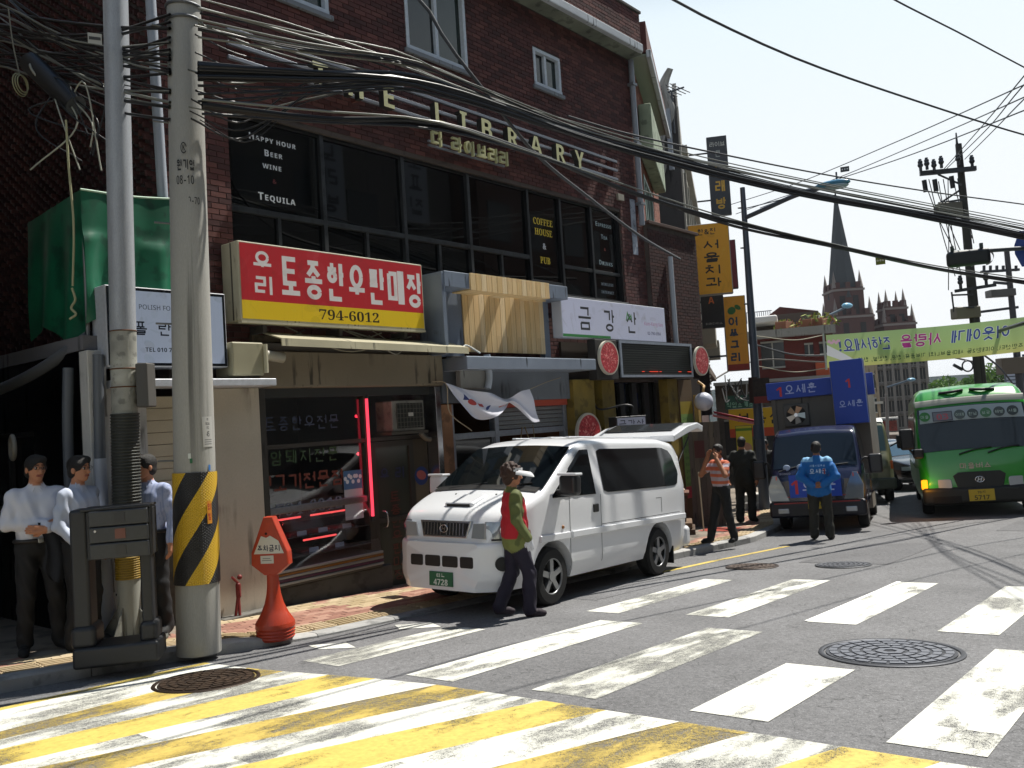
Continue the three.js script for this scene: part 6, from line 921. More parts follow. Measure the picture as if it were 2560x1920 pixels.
// ---------------------------------------------------------------- street lamp
{
  const b = gp(1912, 1273, 0.12), top = wp2(1856, 469, offOf(b)), t = thing('street_lamp', 'grey steel street lamp with a long arm and a teal flat head', 'street lamp'), m = M(0x565e6b, 0.45, { metal: 0.3, wear: 'speck', size: 0.6 });
  const D = b.clone().sub(eye).dot(camF), P = (x, y, d = D) => dp(x, y, d), tp = P(1856, 469); pole(t, 'post', b, tp, 0.13, 0.06, m, 20);
  const a0 = P(1862, 545), a1 = P(1985, 490, D - 1), a2 = P(2062, 466, D - 1.8); part(t, 'arm', tube([a0, along(a0, a1, 0.5), a1, a2], 0.055, 10), m); part(t, 'tie_bar', bar(P(1860, 522), P(1965, 496, D - 0.9), 0.012), m);
  const h0 = P(2040, 470, D - 1.6), h1 = P(2122, 452, D - 2.3), hd = new THREE.SphereGeometry(0.5, 20, 12).scale(0.9, 0.16, 0.36), q = new THREE.Quaternion().setFromUnitVectors(V3(1, 0, 0), h1.clone().sub(h0).normalize()); hd.applyMatrix4(new THREE.Matrix4().compose(along(h0, h1, 0.5), q, V3(1, 1, 1))); const head = part(t, 'lamp_head', hd, M(0x4a86a6, 0.35)); part(head, 'lens', new THREE.SphereGeometry(0.3, 16, 8).scale(1, 0.2, 0.5).applyMatrix4(new THREE.Matrix4().compose(along(h0, h1, 0.62).add(V3(0, -0.06, 0)), q, V3(1, 1, 1))), M(0x9ab0b8, 0.2)); part(t, 'finial', bar(along(h0, h1, 0.65), along(h0, h1, 0.65).add(V3(0, 0.25, 0)), 0.02), m);
  part(t, 'post_wrap', new THREE.CylinderGeometry(0.125, 0.135, 0.62, 16).translate(...P(1886, 975).toArray()), M(0x2e1d18, 0.7)); part(t, 'warning_band', new THREE.CylinderGeometry(0.12, 0.125, 0.35, 16).translate(...P(1896, 1080).toArray()), M(0x3d4a5a, 0.6)); for (const y of [520, 620, 760]) { const c = P(1858 + (y - 469) * 0.065, y); part(t, 'bolt', bar(c, c.clone().addScaledVector(camR, -0.16), 0.02), M(0x2c2f35, 0.5)); }
  const f = thing('far_street_lamp', 'distant street lamp with a bent arm in front of the gridded building', 'street lamp'); part(f, 'post', bar(dp(2222, 1175, 48), dp(2216, 985, 48), 0.09), M(0x7a766e, 0.6)); part(f, 'arm', tube([dp(2218, 968, 48), dp(2250, 958, 47.5), dp(2280, 948, 47)], 0.06), M(0x5a6a75, 0.5)); part(f, 'lamp_head', new THREE.SphereGeometry(0.4, 12, 8).scale(1, 0.25, 0.5).translate(...dp(2278, 949, 47).toArray()), M(0x4a7f99, 0.4));
  const f2b = thing('far_street_lamp', 'second distant street lamp head in front of the church tower', 'street lamp'); part(f2b, 'arm', tube([dp(2068, 790, 70), dp(2100, 775, 70), dp(2125, 762, 70)], 0.09), M(0x5a6a75, 0.5)); part(f2b, 'lamp_head', new THREE.SphereGeometry(0.75, 12, 8).scale(1, 0.3, 0.5).translate(...dp(2118, 764, 70).toArray()), M(0x5f9ab5, 0.35)); part(f2b, 'post', bar(dp(2068, 790, 70), dp(2085, 1010, 70), 0.1), M(0x6a6a66, 0.6));
}
// ---------------------------------------------------------------- far utility pole with crossarms
{
  const D = 26, P = (x, y, d = D) => dp(x, y, d), t = thing('transformer_pole', 'tall utility pole with crossarms, insulators and transformer boxes above the bus', 'utility pole'), m = M(0x46433f, 0.8, { wear: 'runs', size: 1.2 }), ar = M(0x35363a, 0.6), ins = M(0x2c2d33, 0.4);
  const base = P(2462, 1060); pole(t, 'shaft', V3(base.x, ground(base.x, base.z) - 0.1, base.z), P(2396, 360), 0.2, 0.09, m, 16); pole(t, 'top_spike', P(2396, 400), P(2390, 332), 0.06, 0.02, ar, 8);
  const arm = (x0, y0, x1, y1, w = 0.1) => part(t, 'crossarm', beam(P(x0, y0), P(x1, y1, D - 0.3), w, w), ar), insul = (x, y, h = 0.35) => { const c = P(x, y, D - 0.2); part(t, 'insulator', merge(bar(c, c.clone().add(V3(0, h, 0)), 0.045), new THREE.SphereGeometry(0.08, 10, 8).translate(c.x, c.y + h * 0.5, c.z), new THREE.SphereGeometry(0.07, 10, 8).translate(c.x, c.y + h * 0.75, c.z)), ins); };
  arm(2300, 434, 2440, 421, 0.13); for (const [x, y] of [[2302, 428], [2318, 424], [2336, 428], [2354, 420], [2396, 412], [2431, 418]]) insul(x, y, 0.36); for (const [x, y] of [[2310, 450], [2336, 448], [2378, 440]]) { const c = P(x, y, D - 0.2); part(t, 'cutout', bar(c, c.clone().add(V3(0.1, -0.35, 0)), 0.07), ins); }
  arm(2345, 436, 2404, 462, 0.05); part(t, 'brace', bar(P(2350, 508), P(2408, 470), 0.03), ar); part(t, 'switch_box', B(-0.35, 0.35, 0, 0.42, -0.2, 0.2, 0.03).rotateY(-0.9).translate(...P(2372, 543).toArray()), M(0x6b665c, 0.6)); arm(2345, 508, 2412, 498, 0.05);
  arm(2387, 728, 2490, 712, 0.09); insul(2402, 722, 0.4); insul(2466, 712, 0.4); arm(2380, 738, 2432, 736, 0.05); part(t, 'ladder_rail', bar(P(2379, 730), P(2385, 780), 0.025), ar); arm(2383, 770, 2436, 768, 0.05); part(t, 'transformer', B(-0.36, 0.36, 0, 0.34, -0.22, 0.22, 0.04).rotateY(-0.9).translate(...P(2415, 796).toArray()), M(0x77705f, 0.6));
  for (let i = 0; i < 9; i++) { const a = P(2310 + i * 12, 445 + rnd(0, 10)), b = P(2350 + rnd(0, 90), 520 + rnd(60, 220)); part(t, 'dropper_wire', tube([a, along(a, b, 0.5).add(V3(0, -0.2, 0)), b], 0.014), ins); }
  part(t, 'cable_coil', new THREE.TorusGeometry(0.16, 0.025, 6, 20).rotateY(-0.9).translate(...P(2419, 915).toArray()), ins); part(t, 'splice_case', bar(P(2384, 912), P(2406, 924), 0.05), ins);
  const u = thing('slim_utility_pole', 'slim dark utility pole with crossarms right of the transformer pole', 'utility pole'), Q = (x, y) => dp(x, y, 42), bq = Q(2556, 1010); pole(u, 'shaft', V3(bq.x, ground(bq.x, bq.z) - 0.1, bq.z), Q(2516, 620), 0.2, 0.12, M(0x3d3c3d, 0.8), 12); for (const [a, b, c, d] of [[2452, 680, 2548, 674], [2484, 706, 2530, 710], [2450, 780, 2545, 768]]) part(u, 'crossarm', beam(Q(a, b), Q(c, d), 0.12, 0.12), ar); part(u, 'transformer', B(-0.6, 0.6, 0, 0.35, -0.3, 0.3, 0.03).rotateY(-0.9).translate(...Q(2502, 742).toArray()), M(0x55534e, 0.6)); for (let i = 0; i < 6; i++) part(u, 'insulator', bar(Q(2460 + i * 16, 678), Q(2460 + i * 16, 664), 0.07), ins);
  part(u, 'meter_cabinet', B(-0.6, 0.6, 0, 0.8, -0.3, 0.3, 0.03).rotateY(-0.9).translate(...Q(2530, 935).toArray()), M(0x5e5344, 0.7));
}
{
  const D = 20, t = thing('traffic_signal', 'horizontal traffic signal seen from behind on a mast arm', 'traffic light'), P = (x, y, d = D) => dp(x, y, d), m = M(0x16191b, 0.5), a = P(2372, 652), b = P(2470, 636, D - 0.3), dir = b.clone().sub(a).normalize(), ry = Math.atan2(-dir.z, dir.x), L = a.distanceTo(b);
  const put = (g) => g.rotateY(ry).translate(a.x, a.y, a.z); part(t, 'housing', put(B(-0.05, L + 0.05, -0.17, 0.2, -0.1, 0.1, 0.09)), m); for (let i = 0; i < 3; i++) part(t, 'visor', put(new THREE.CylinderGeometry(0.15, 0.17, 0.3, 18, 1, true, 0, 4.4).rotateX(Math.PI / 2).translate(0.17 + i * 0.31, 0.02, -0.24)), m); part(t, 'bracket', put(B(0.05, 0.12, 0.2, 0.32, -0.05, 0.05)), M(0x2a3a35, 0.5)); part(t, 'bracket', put(B(0.65, 0.72, 0.2, 0.32, -0.05, 0.05)), M(0x2a3a35, 0.5));
  part(t, 'mast_arm', bar(P(2378, 632), P(2760, 608, D + 0.4), 0.05, 12), M(0x4d5258, 0.5, { metal: 0.3 })); part(t, 'mast_post', bar(P(2760, 590, D + 0.4), P(2790, 1250, D + 0.4), 0.11, 14), M(0x4d5258, 0.5, { metal: 0.3 }));
  const s = thing('blue_road_sign', 'blue road sign on the traffic signal mast arm', 'sign'), c = P(2588, 618, D + 0.2); part(s, 'panel', ext(poly([[-0.42, -0.1], [-0.3, -0.42], [0.42, -0.42], [0.42, 0.42], [-0.3, 0.42], [-0.42, 0.1]]), 0.03).rotateY(Math.atan2(eye.x - c.x, eye.z - c.z)).translate(c.x, c.y, c.z), M(0x1b3f8f, 0.5)); part(s, 'arrow', ext(poly([[-0.06, -0.3], [0.06, -0.3], [0.06, 0.05], [0.17, 0.05], [0, 0.3], [-0.17, 0.05], [-0.06, 0.05]]), 0.005).translate(0, 0, 0.032).rotateY(Math.atan2(eye.x - c.x, eye.z - c.z)).translate(c.x, c.y, c.z), M(0xd8dade, 0.5));
}
// ---------------------------------------------------------------- street banner, seen from its back
{
  const D = 24, g = new THREE.PlaneGeometry(1, 1, 40, 6), p = g.attributes.position, uv = g.attributes.uv, c = [[2058, 838], [2700, 776], [2700, 862], [2066, 920]].map(([x, y], i) => dp(x, y, D + (i === 1 || i === 2 ? -1.5 : 0)));
  for (let i = 0; i < p.count; i++) { const u = p.getX(i) + 0.5, v = p.getY(i) + 0.5, q = along(along(c[3], c[2], u), along(c[0], c[1], u), v); p.setXYZ(i, q.x + 0.05 * Math.sin(u * 13 + v), q.y - 0.06 * Math.sin(u * Math.PI), q.z + 0.06 * Math.sin(u * 9 + v * 2)); } g.computeVertexNormals();
  const tex = cover(canvasTex(2048, 280, (k, w, h) => {
    const gr = k.createLinearGradient(0, 0, 0, h); gr.addColorStop(0, '#a5bd86'); gr.addColorStop(0.65, '#b2c583'); gr.addColorStop(1, '#ccc77a'); k.fillStyle = gr; k.fillRect(0, 0, w, h);
    k.save(); k.translate(w, 0); k.scale(-1, 1);                     // printed on the far side: reads backwards from here
    const T = (s, x, col) => hangul(k, s, x, h * 0.14, h * 0.42, { color: col, weight: 0.12, sx: 0.92, outline: '#e6ead6', gap: 0.03 });
    T('나눔으로', w * 0.0, '#b0388a'); T('이웃에게', w * 0.27, '#3f4f93'); T('사랑을', w * 0.52, '#b0388a'); T('전하세요!', w * 0.72, '#3f4f93');
    hangul(k, '이태원동 주민센터, 이태원2동 새마을부녀회 기부품목: 헌옷, 헌신발, 헌책', w * 0.12, h * 0.74, h * 0.15, { color: '#4a5a3a', weight: 0.12 });
    k.fillStyle = '#d9d9e0'; k.beginPath(); k.moveTo(w, h * 0.3); k.quadraticCurveTo(w * 0.93, h * 0.6, w * 0.88, h * 0.86); k.lineTo(w * 0.9, h * 0.95); k.quadraticCurveTo(w * 0.97, h * 0.7, w, h * 0.62); k.fill(); for (let i = 0; i < 5; i++) { k.fillStyle = '#d6a9c4'; k.beginPath(); k.ellipse(w * (0.95 + 0.01 * i), h * (0.2 + 0.05 * (i % 2)), 16, 12, i, 0, 7); k.fill(); }
    k.restore();
  }));
  const t = thing('street_banner', 'green cloth banner across the street with its lettering showing backwards', 'banner'); part(t, 'cloth', g, new THREE.MeshPhysicalMaterial({ map: tex, roughness: 0.9, transmission: 0.3, side: THREE.DoubleSide })); part(t, 'end_batten', bar(c[0].clone().add(V3(0, 0.05, 0)), c[3].clone().add(V3(0, -0.05, 0)), 0.03), M(0xbfc2be, 0.5)); part(t, 'tie_rope', tube([c[0], dp(1990, 850, 23), dp(1890, 840, 21.5)], 0.012), M(0xa09a88, 0.8)); part(t, 'tie_rope', tube([c[3], dp(1990, 930, 23), dp(1892, 915, 21.5)], 0.012), M(0xa09a88, 0.8));
}
// ---------------------------------------------------------------- overhead cables
const cblk = M(0x101012, 0.42), cgry = M(0x6e7068, 0.4, { clearcoat: 0.4 }), cthin = M(0x34373d, 0.6);
const cable = (pts, r, m, label, name = 'overhead_cable', group) => {     // runs that leave the picture carry on well beyond it
  const q = pts.map((p) => dp(...p)), n = q.length - 1, gone = ([x, y]) => x > 2600 || x < -10 || y < -10, on = (a, b) => { const d = a.clone().sub(b), k = 14 / d.length(); d.y *= 0.3; return a.clone().addScaledVector(d, k); };
  if (gone(pts[n])) q.push(on(q[n], q[n - 1])); if (gone(pts[0])) q.unshift(on(q[0], q[1]));
  return single(name, label, 'cable', tube(q, r, 6, q.length * 8), m, group);
};
function bundle(path, offs, label, group, name) {                     // strands that run together: [dx, dy spread at the near end, at the far end, radius, material]
  offs.forEach(([dx, dy, k, r, m]) => cable(path.map(([x, y, d], i) => { const f = 1 - i / (path.length - 1), s = f ** 5, w = 5 * Math.sin(i * 1.9 + dy * 0.7) * (i > 0 && i < 6 ? 1 : 0.3); return [x + dx * (k + (1 - k) * s), y + w + dy * (k * (1 - s) + s), d + 0.03 * Math.sin(dy)]; }), r, m, label, name, group));
}
const mainRun = [[495, 160, 7.6], [760, 178, 8.1], [1000, 188, 8.8], [1100, 210, 9.2], [1223, 254, 9.7], [1447, 333, 10.8], [1700, 404, 12], [1990, 474, 13.5], [2240, 522, 15], [2400, 552, 16], [2560, 585, 17.5], [2760, 630, 19]];
bundle(mainRun, [[0, 0, 1, 0.03, cblk], [0, 12, 0.62, 0.028, cblk], [0, 30, 0.4, 0.02, cblk], [0, 22, 0.5, 0.024, cblk], [0, -66, 0.2, 0.011, cgry], [0, 38, 0.22, 0.014, cblk], [0, 54, 0.17, 0.013, cblk], [0, -100, 0.12, 0.011, cgry], [0, -84, 0.12, 0.009, cblk], [0, -110, 0.11, 0.011, cgry], [0, 74, 0.15, 0.011, cblk], [0, 92, 0.1, 0.012, cblk], [0, -90, 0.06, 0.009, cblk], [0, 5, 0.8, 0.024, cblk], [0, -140, 0.08, 0.009, cgry]], 'thick black telephone cable in the main bundle across the brick front', 'main cable bundle');
bundle([[505, 262, 7.6], [810, 293, 8.2], [1072, 307, 8.8], [1312, 378, 9.8], [1594, 482, 11.5], [1850, 560, 13.2], [2080, 613, 14.6], [2330, 668, 16.5], [2560, 703, 18.5], [2760, 735, 20]], [[0, 0, 1, 0.03, cblk], [0, 7, 0.6, 0.024, cblk], [0, -14, 0.35, 0.012, cgry], [0, 24, 0.1, 0.012, cblk]], 'black cable in the lower bundle under the large letters', 'lower cable bundle', 'lower_cable');
bundle([[500, 20, 7.7], [700, 70, 8.2], [964, 154, 8.9], [1180, 232, 9.7], [1450, 318, 10.8], [1700, 390, 12], [2000, 452, 13.6], [2560, 560, 17.5]], [[0, 0, 0.8, 0.012, cgry], [0, -24, 0.3, 0.009, cgry], [0, 14, 0.5, 0.01, cblk]], 'thin grey cable converging on the main bundle from the concrete pole', 'thin converging cables', 'thin_cable');
cable([[1030, -20, 9.6], [1120, 110, 9.7], [1225, 245, 9.9], [1330, 375, 10.4], [1480, 500, 11.8], [1600, 590, 13.5], [1700, 648, 16]], 0.022, cthin, 'service wire dropping steeply across the large letters to the brick block', 'service_wire');
cable([[1650, -20, 9], [1800, 60, 10], [2000, 150, 11], [2320, 262, 13], [2560, 337, 15], [2760, 390, 16]], 0.016, cthin, 'single dark wire high across the empty sky', 'sky_wire'); cable([[2200, -20, 10], [2400, 83, 11.5], [2560, 168, 13], [2760, 270, 14.5]], 0.011, cthin, 'thin wire crossing the top right corner of the sky above the pole', 'sky_wire');
cable([[1420, 290, 10.8], [1560, 332, 11.5], [1850, 395, 13], [2094, 442, 15], [2330, 480, 16.6], [2560, 511, 18], [2760, 540, 19]], 0.014, cthin, 'single wire just above the main bundle touching the lamp head', 'sky_wire');
[[[1800, 520, 34], [1989, 459, 30], [2240, 355, 24], [2560, 212, 16], [2760, 120, 12]], [[1900, 520, 34], [2101, 442, 30], [2330, 345, 24], [2560, 243, 16], [2760, 150, 12]], [[1840, 535, 34], [1920, 505, 32], [2240, 400, 24], [2560, 276, 16], [2760, 190, 12]]].forEach((p) => cable(p, 0.014, cthin, 'power line rising to the right over the lamp head', 'power_line', 'three parallel power lines'));
[[[2355, 428, 26], [2460, 310, 20], [2560, 190, 15], [2700, 20, 12]], [[2362, 426, 26], [2470, 320, 20], [2560, 212, 15], [2720, 40, 12]], [[2412, 398, 26], [2490, 320, 20], [2560, 248, 15], [2740, 70, 12]]].forEach((p) => cable(p, 0.012, cthin, 'power line running from the crossarm of the transformer pole up to the right', 'power_line', 'lines from the transformer pole'));
cable([[1700, 1000, 30], [1900, 900, 34], [2060, 905, 34], [2330, 890, 30], [2440, 905, 26.5]], 0.03, M(0x4a453f, 0.7), 'sagging cable under the street banner', 'low_cable'); cable([[1880, 860, 30], [2000, 888, 32], [2170, 880, 34]], 0.03, cblk, 'black cable in front of the terrace house', 'low_cable'); cable([[2200, 900, 30], [2330, 880, 28], [2440, 850, 26]], 0.022, cthin, 'cable from the church side to the transformer pole below the banner', 'low_cable'); cable([[2420, 860, 26], [2480, 835, 24], [2560, 808, 20], [2700, 770, 18]], 0.05, cblk, 'thick black cable rising right from the transformer pole over the banner', 'low_cable'); cable([[2450, 880, 26], [2500, 920, 27], [2540, 970, 28]], 0.03, cthin, 'guy wire slanting down right of the transformer pole', 'guy_wire');
{
  // tags on the lines
  const tag = (px, py, d, w, h, hex, label) => { const c = dp(px, py, d), t = thing('cable_tag', label, 'tag', V3(c.x, c.y - h / 2, c.z), Math.atan2(eye.x - c.x, eye.z - c.z)); part(t, 'plate', B(-w / 2, w / 2, 0, h, -0.01, 0.01), M(hex, 0.6)); for (const k of [-0.28, 0, 0.28]) part(t, 'mark', new THREE.CircleGeometry(h * 0.13, 10), M(hex === 0x6f7a2a ? 0xd5d9c2 : 0xdfe2e4, 0.6), k * w, h / 2, 0.012); };
  tag(2201, 651, 15.6, 0.16, 0.15, 0x6f7a2a, 'olive tag hanging from the lower cable bundle'); tag(2112, 423, 27, 0.26, 0.16, 0x3a3d42, 'dark marker tag on a power line beside the lamp head');
  const c = dp(237, 96, 8.1), t = thing('cable_tag', 'white lettered tag on the tangle beside the steel pole', 'tag', V3(c.x, c.y - 0.05, c.z), Math.atan2(eye.x - c.x, eye.z - c.z)); part(t, 'plate', B(-0.06, 0.06, 0, 0.1, -0.004, 0, 0), M(0xa9a8a0, 0.7)); part(t, 'print', face(0.1, 0.03), M(0x3c3c3c, 0.7), 0, 0.05, 0.002);
}
// tangle of cables between the poles and the corner of the annex
{
  const lab = 'one of the tangled cables strung left of the concrete pole';
  for (let i = 0; i < 30; i++) { const y0 = rnd(-60, 170), y1 = rnd(30, 300), s = rnd(5, 60); cable([[-60, y0, 9.6 + rnd(-0.6, 0.6)], [110, lerp(y0, y1, 0.33) + s * 0.7, 9.0], [270, lerp(y0, y1, 0.7) + s * 0.8, 8.5], [425, y1, 7.8]], rnd(0.006, 0.017), i % 4 ? cblk : cgry, lab, 'tangled_cable', 'tangled cables left of the pole'); }
  for (let i = 0; i < 12; i++) { const x = rnd(470, 520), y = rnd(20, 330); cable([[x, y, 7.6], [x + 120, y + rnd(10, 60), 8.1], [x + 300, lerp(y, 185, 0.7) + rnd(-10, 40), 8.5], [x + 560, 208 + rnd(-6, 8), 9.1], [1223 + rnd(0, 10), 254 + rnd(-8, 8), 9.7], [1447, 333 + rnd(-8, 8), 10.8]], rnd(0.005, 0.012), i % 3 ? cblk : cgry, 'loose cable looping from the concrete pole towards the brick front', 'loose_cable', 'loose cables right of the pole'); }
  const t = thing('cable_splice_case', 'bulky black cable splice with taped bundles left of the steel pole', 'splice case'); const A = dp(75, 155, 8.8), E = dp(190, 265, 8.6); part(t, 'case', bar(A, E, 0.11, 14), cblk); part(t, 'tape_loop', new THREE.TorusGeometry(0.12, 0.012, 6, 20).rotateY(0.7).rotateZ(0.8).translate(...dp(100, 185, 8.75).toArray()), M(0x8d8b80, 0.6)); for (let i = 0; i < 10; i++) part(t, 'tail', tube([along(A, E, rnd(0, 1)), dp(rnd(60, 260), rnd(200, 330), 8.5), dp(rnd(60, 280), rnd(300, 430), 8.5)], 0.008), i % 3 ? cblk : M(0x9a9a8c, 0.6));
  const r = thing('wire_coil', 'small coil of pale wire hanging from the tangle', 'coil', dp(50, 212, 8.6)); for (let i = 0; i < 3; i++) part(r, 'loop', new THREE.TorusGeometry(0.11 - i * 0.014, 0.006, 6, 24).rotateY(0.6), M(0x8d8a6a, 0.6), 0.01 * i, 0.005 * i, 0.01 * i); part(r, 'tail', tube([[0, 0.1, 0], [-0.05, 0.4, 0], [-0.08, 0.75, 0]], 0.007), M(0x77756a, 0.6));
  const rope = thing('hanging_rope', 'pale knotted rope hanging beside the green tarpaulin', 'rope'); part(rope, 'cord', tube([dp(165, 300, 8.45), dp(172, 420, 8.45), dp(184, 560, 8.45), dp(182, 715, 8.45)], 0.012), M(0x9a9877, 0.8)); part(rope, 'knot', tube([dp(180, 720, 8.45), dp(188, 750, 8.45), dp(178, 770, 8.45), dp(190, 785, 8.45), dp(174, 798, 8.45)], 0.012), M(0x9a9877, 0.8));
}
// ================================================================ vehicles
const curve = (pts) => (x) => { if (x <= pts[0][0]) return pts[0][1]; for (let i = 0; i + 1 < pts.length; i++) if (x <= pts[i + 1][0]) { const [a, b] = [pts[i], pts[i + 1]], t = (x - a[0]) / (b[0] - a[0]); const s = t; return a[1] + (b[1] - a[1]) * s; } return pts[pts.length - 1][1]; };
const smooth = (pts) => { const xs = pts.map((p) => p[0]), c = curve(pts), k = 0.05; return (x) => (c(x - k) + 2 * c(x) + c(x + k)) / 4; };
// body shell: local x forward, y up; top and plan outlines, sides leaning in above the belt
function shell({ x0, x1, top, bot, W, belt, tum, r, crown = 0.03, n = 56 }) {
  const half = (x, y) => { const T = top(x), R = Math.min(r, (T - bot(x)) * 0.45), w0 = W(x) - tum * Math.max(0, Math.min(y, T - R) - belt) - 0.06 * sstep(bot(x) + 0.16, bot(x), y); if (y <= T - R) return w0; const q = clamp((y - T + R) / R, 0, 1); return w0 - R * (1 - Math.sqrt(Math.max(0, 1 - q * q))); };
  const sec = (x) => { const T = top(x), b = bot(x), R = Math.min(r, (T - b) * 0.45), out = [[0, b], [half(x, b) * 0.6, b], [half(x, b), b]]; for (let k = 1; k <= 14; k++) { const y = b + (T - R - b) * k / 14; out.push([half(x, y), y]); } for (let k = 1; k <= 6; k++) { const a = k / 6 * Math.PI / 2, y = T - R + R * Math.sin(a); out.push([half(x, T - R) - R * (1 - Math.cos(a)), y]); } const w = half(x, T - R) - R; for (let k = 1; k <= 5; k++) { const z = w * (1 - k / 5); out.push([z, T + crown * (1 - (z / Math.max(w, 0.01)) ** 2)]); } return out; };
  const p = [], idx = [], S = []; for (let i = 0; i <= n; i++) { const x = lerp(x0, x1, i / n), h = sec(x); S.push([...h.map(([z, y]) => [x, y, -z]), ...h.slice(1, -1).reverse().map(([z, y]) => [x, y, z])]); }
  const m = S[0].length; S.forEach((s) => s.forEach((q) => p.push(...q)));
  for (let i = 0; i < n; i++) for (let k = 0; k < m; k++) { const a = i * m + k, b = i * m + (k + 1) % m; idx.push(a, b, a + m, b, b + m, a + m); }
  for (const [i, flip] of [[0, 1], [n, 0]]) { const c = p.length / 3, y = (bot(lerp(x0, x1, i / n)) + top(lerp(x0, x1, i / n))) / 2; p.push(lerp(x0, x1, i / n), y, 0); for (let k = 0; k < m; k++) { const a = i * m + k, b = i * m + (k + 1) % m; flip ? idx.push(c, b, a) : idx.push(c, a, b); } }
  const g = new THREE.BufferGeometry(); g.setAttribute('position', new THREE.Float32BufferAttribute(p, 3)); g.setIndex(idx); g.computeVertexNormals();
  return { g, half, top, bot, r };
}
function sidePatch(s, xa, xb, lo, hi, off, sgn, nx = 24, ny = 8) {      // a panel that follows the side of the shell
  const p = [], idx = []; for (let j = 0; j <= ny; j++) for (let i = 0; i <= nx; i++) { const x = lerp(xa, xb, i / nx), y = lerp(lo(x), hi(x), j / ny); p.push(x, y, sgn * (s.half(x, y) + off)); }
  for (let j = 0; j < ny; j++) for (let i = 0; i < nx; i++) { const a = j * (nx + 1) + i; idx.push(a, a + 1, a + nx + 1, a + 1, a + nx + 2, a + nx + 1); }
  const g = new THREE.BufferGeometry(); g.setAttribute('position', new THREE.Float32BufferAttribute(p, 3)); g.setIndex(idx); g.computeVertexNormals(); return g;
}
function topPatch(s, xa, xb, wf, off, crown = 0.03, nx = 16, nz = 14) {   // a panel that follows the top of the shell (windscreen)
  const p = [], idx = []; for (let j = 0; j <= nz; j++) for (let i = 0; i <= nx; i++) { const x = lerp(xa, xb, i / nx), w = wf(x), z = lerp(-w, w, j / nz), dy = (s.top(x + 0.02) - s.top(x - 0.02)) / 0.04, l = Math.hypot(1, dy); p.push(x - dy / l * off, s.top(x) + crown * (1 - (z / w) ** 2) + off / l, z); }
  for (let j = 0; j < nz; j++) for (let i = 0; i < nx; i++) { const a = j * (nx + 1) + i; idx.push(a, a + nx + 1, a + 1, a + 1, a + nx + 1, a + nx + 2); }
  const g = new THREE.BufferGeometry(); g.setAttribute('position', new THREE.Float32BufferAttribute(p, 3)); g.setIndex(idx); g.computeVertexNormals(); return g;
}
const evaluator = new Evaluator(); evaluator.attributes = ['position', 'normal'];
function cutWheels(g, spots, r, w) { let b = new Brush(g); b.updateMatrixWorld(); for (const [x, y] of spots) { const c = new Brush(new THREE.CylinderGeometry(r, r, w, 32).rotateX(Math.PI / 2).translate(x, y, 0)); c.geometry.deleteAttribute('uv'); c.updateMatrixWorld(); b = evaluator.evaluate(b, c, SUBTRACTION); b.updateMatrixWorld(); } return toCreasedNormals(b.geometry, 0.55); }
const rubber = M(0x161616, 0.85, { wear: 'speck', size: 0.3 }), blackPl = M(0x121314, 0.55), alloy = M(0x9a9c9e, 0.35, { metal: 0.7, wear: 'speck', size: 0.3 }), lens = M(0x9aa0a4, 0.12, { metal: 0.3, clearcoat: 1 }), screen = M(0x0b1013, 0.04), amber = M(0xc25a14, 0.3), seam = M(0x3a3d40, 0.7);
function wheel(parent, x, y, z, r, w, rim = 0.62, spokes = 5, rimMat = alloy) {
  const t = new THREE.Group(); t.name = 'wheel'; t.position.set(x, y, z); parent.add(t); const s = Math.sign(z);
  const L = [[r * 0.62, -w / 2], [r * 0.9, -w / 2], [r * 0.985, -w * 0.36], [r, -w * 0.2], [r, w * 0.2], [r * 0.985, w * 0.36], [r * 0.9, w / 2], [r * 0.62, w / 2]].map(([a, b]) => new THREE.Vector2(a, b)); part(t, 'tyre', toCreasedNormals(new THREE.LatheGeometry(L, 36), 0.5).rotateX(Math.PI / 2), rubber);
  const gs = [new THREE.TorusGeometry(r * rim, r * 0.045, 8, 32).translate(0, 0, s * w * 0.42), new THREE.CylinderGeometry(r * 0.17, r * 0.19, w * 0.3, 16).rotateX(Math.PI / 2).translate(0, 0, s * w * 0.34)]; for (let i = 0; i < spokes; i++) gs.push(new THREE.BoxGeometry(r * 0.56, r * 0.2, 0.03).translate(r * 0.33, 0, s * w * 0.38).rotateZ(i * 2 * Math.PI / spokes + 0.3)); part(t, 'rim', merge(gs), rimMat); part(t, 'brake_disc', new THREE.CylinderGeometry(r * 0.62, r * 0.62, 0.02, 24).rotateX(Math.PI / 2).translate(0, 0, s * w * 0.1), M(0x2a2a2a, 0.7)); return t;
}
function stand(o, p, f, roll = 0) {                                    // set a vehicle at p heading along f on the sloping street
  const fx = V3(f.x, 0, f.z).normalize(), e = 0.8; fx.y = (ground(p.x + fx.x * e, p.z + fx.z * e) - ground(p.x - fx.x * e, p.z - fx.z * e)) / (2 * e); fx.normalize();
  const rt = fx.clone().cross(V3(0, 1, 0)).normalize(); rt.y = (ground(p.x + rt.x * e, p.z + rt.z * e) - ground(p.x - rt.x * e, p.z - rt.z * e)) / (2 * e) + roll; rt.normalize(); const up = rt.clone().cross(fx).normalize();
  o.position.copy(p); o.quaternion.setFromRotationMatrix(new THREE.Matrix4().makeBasis(fx, up, rt.clone()));
}
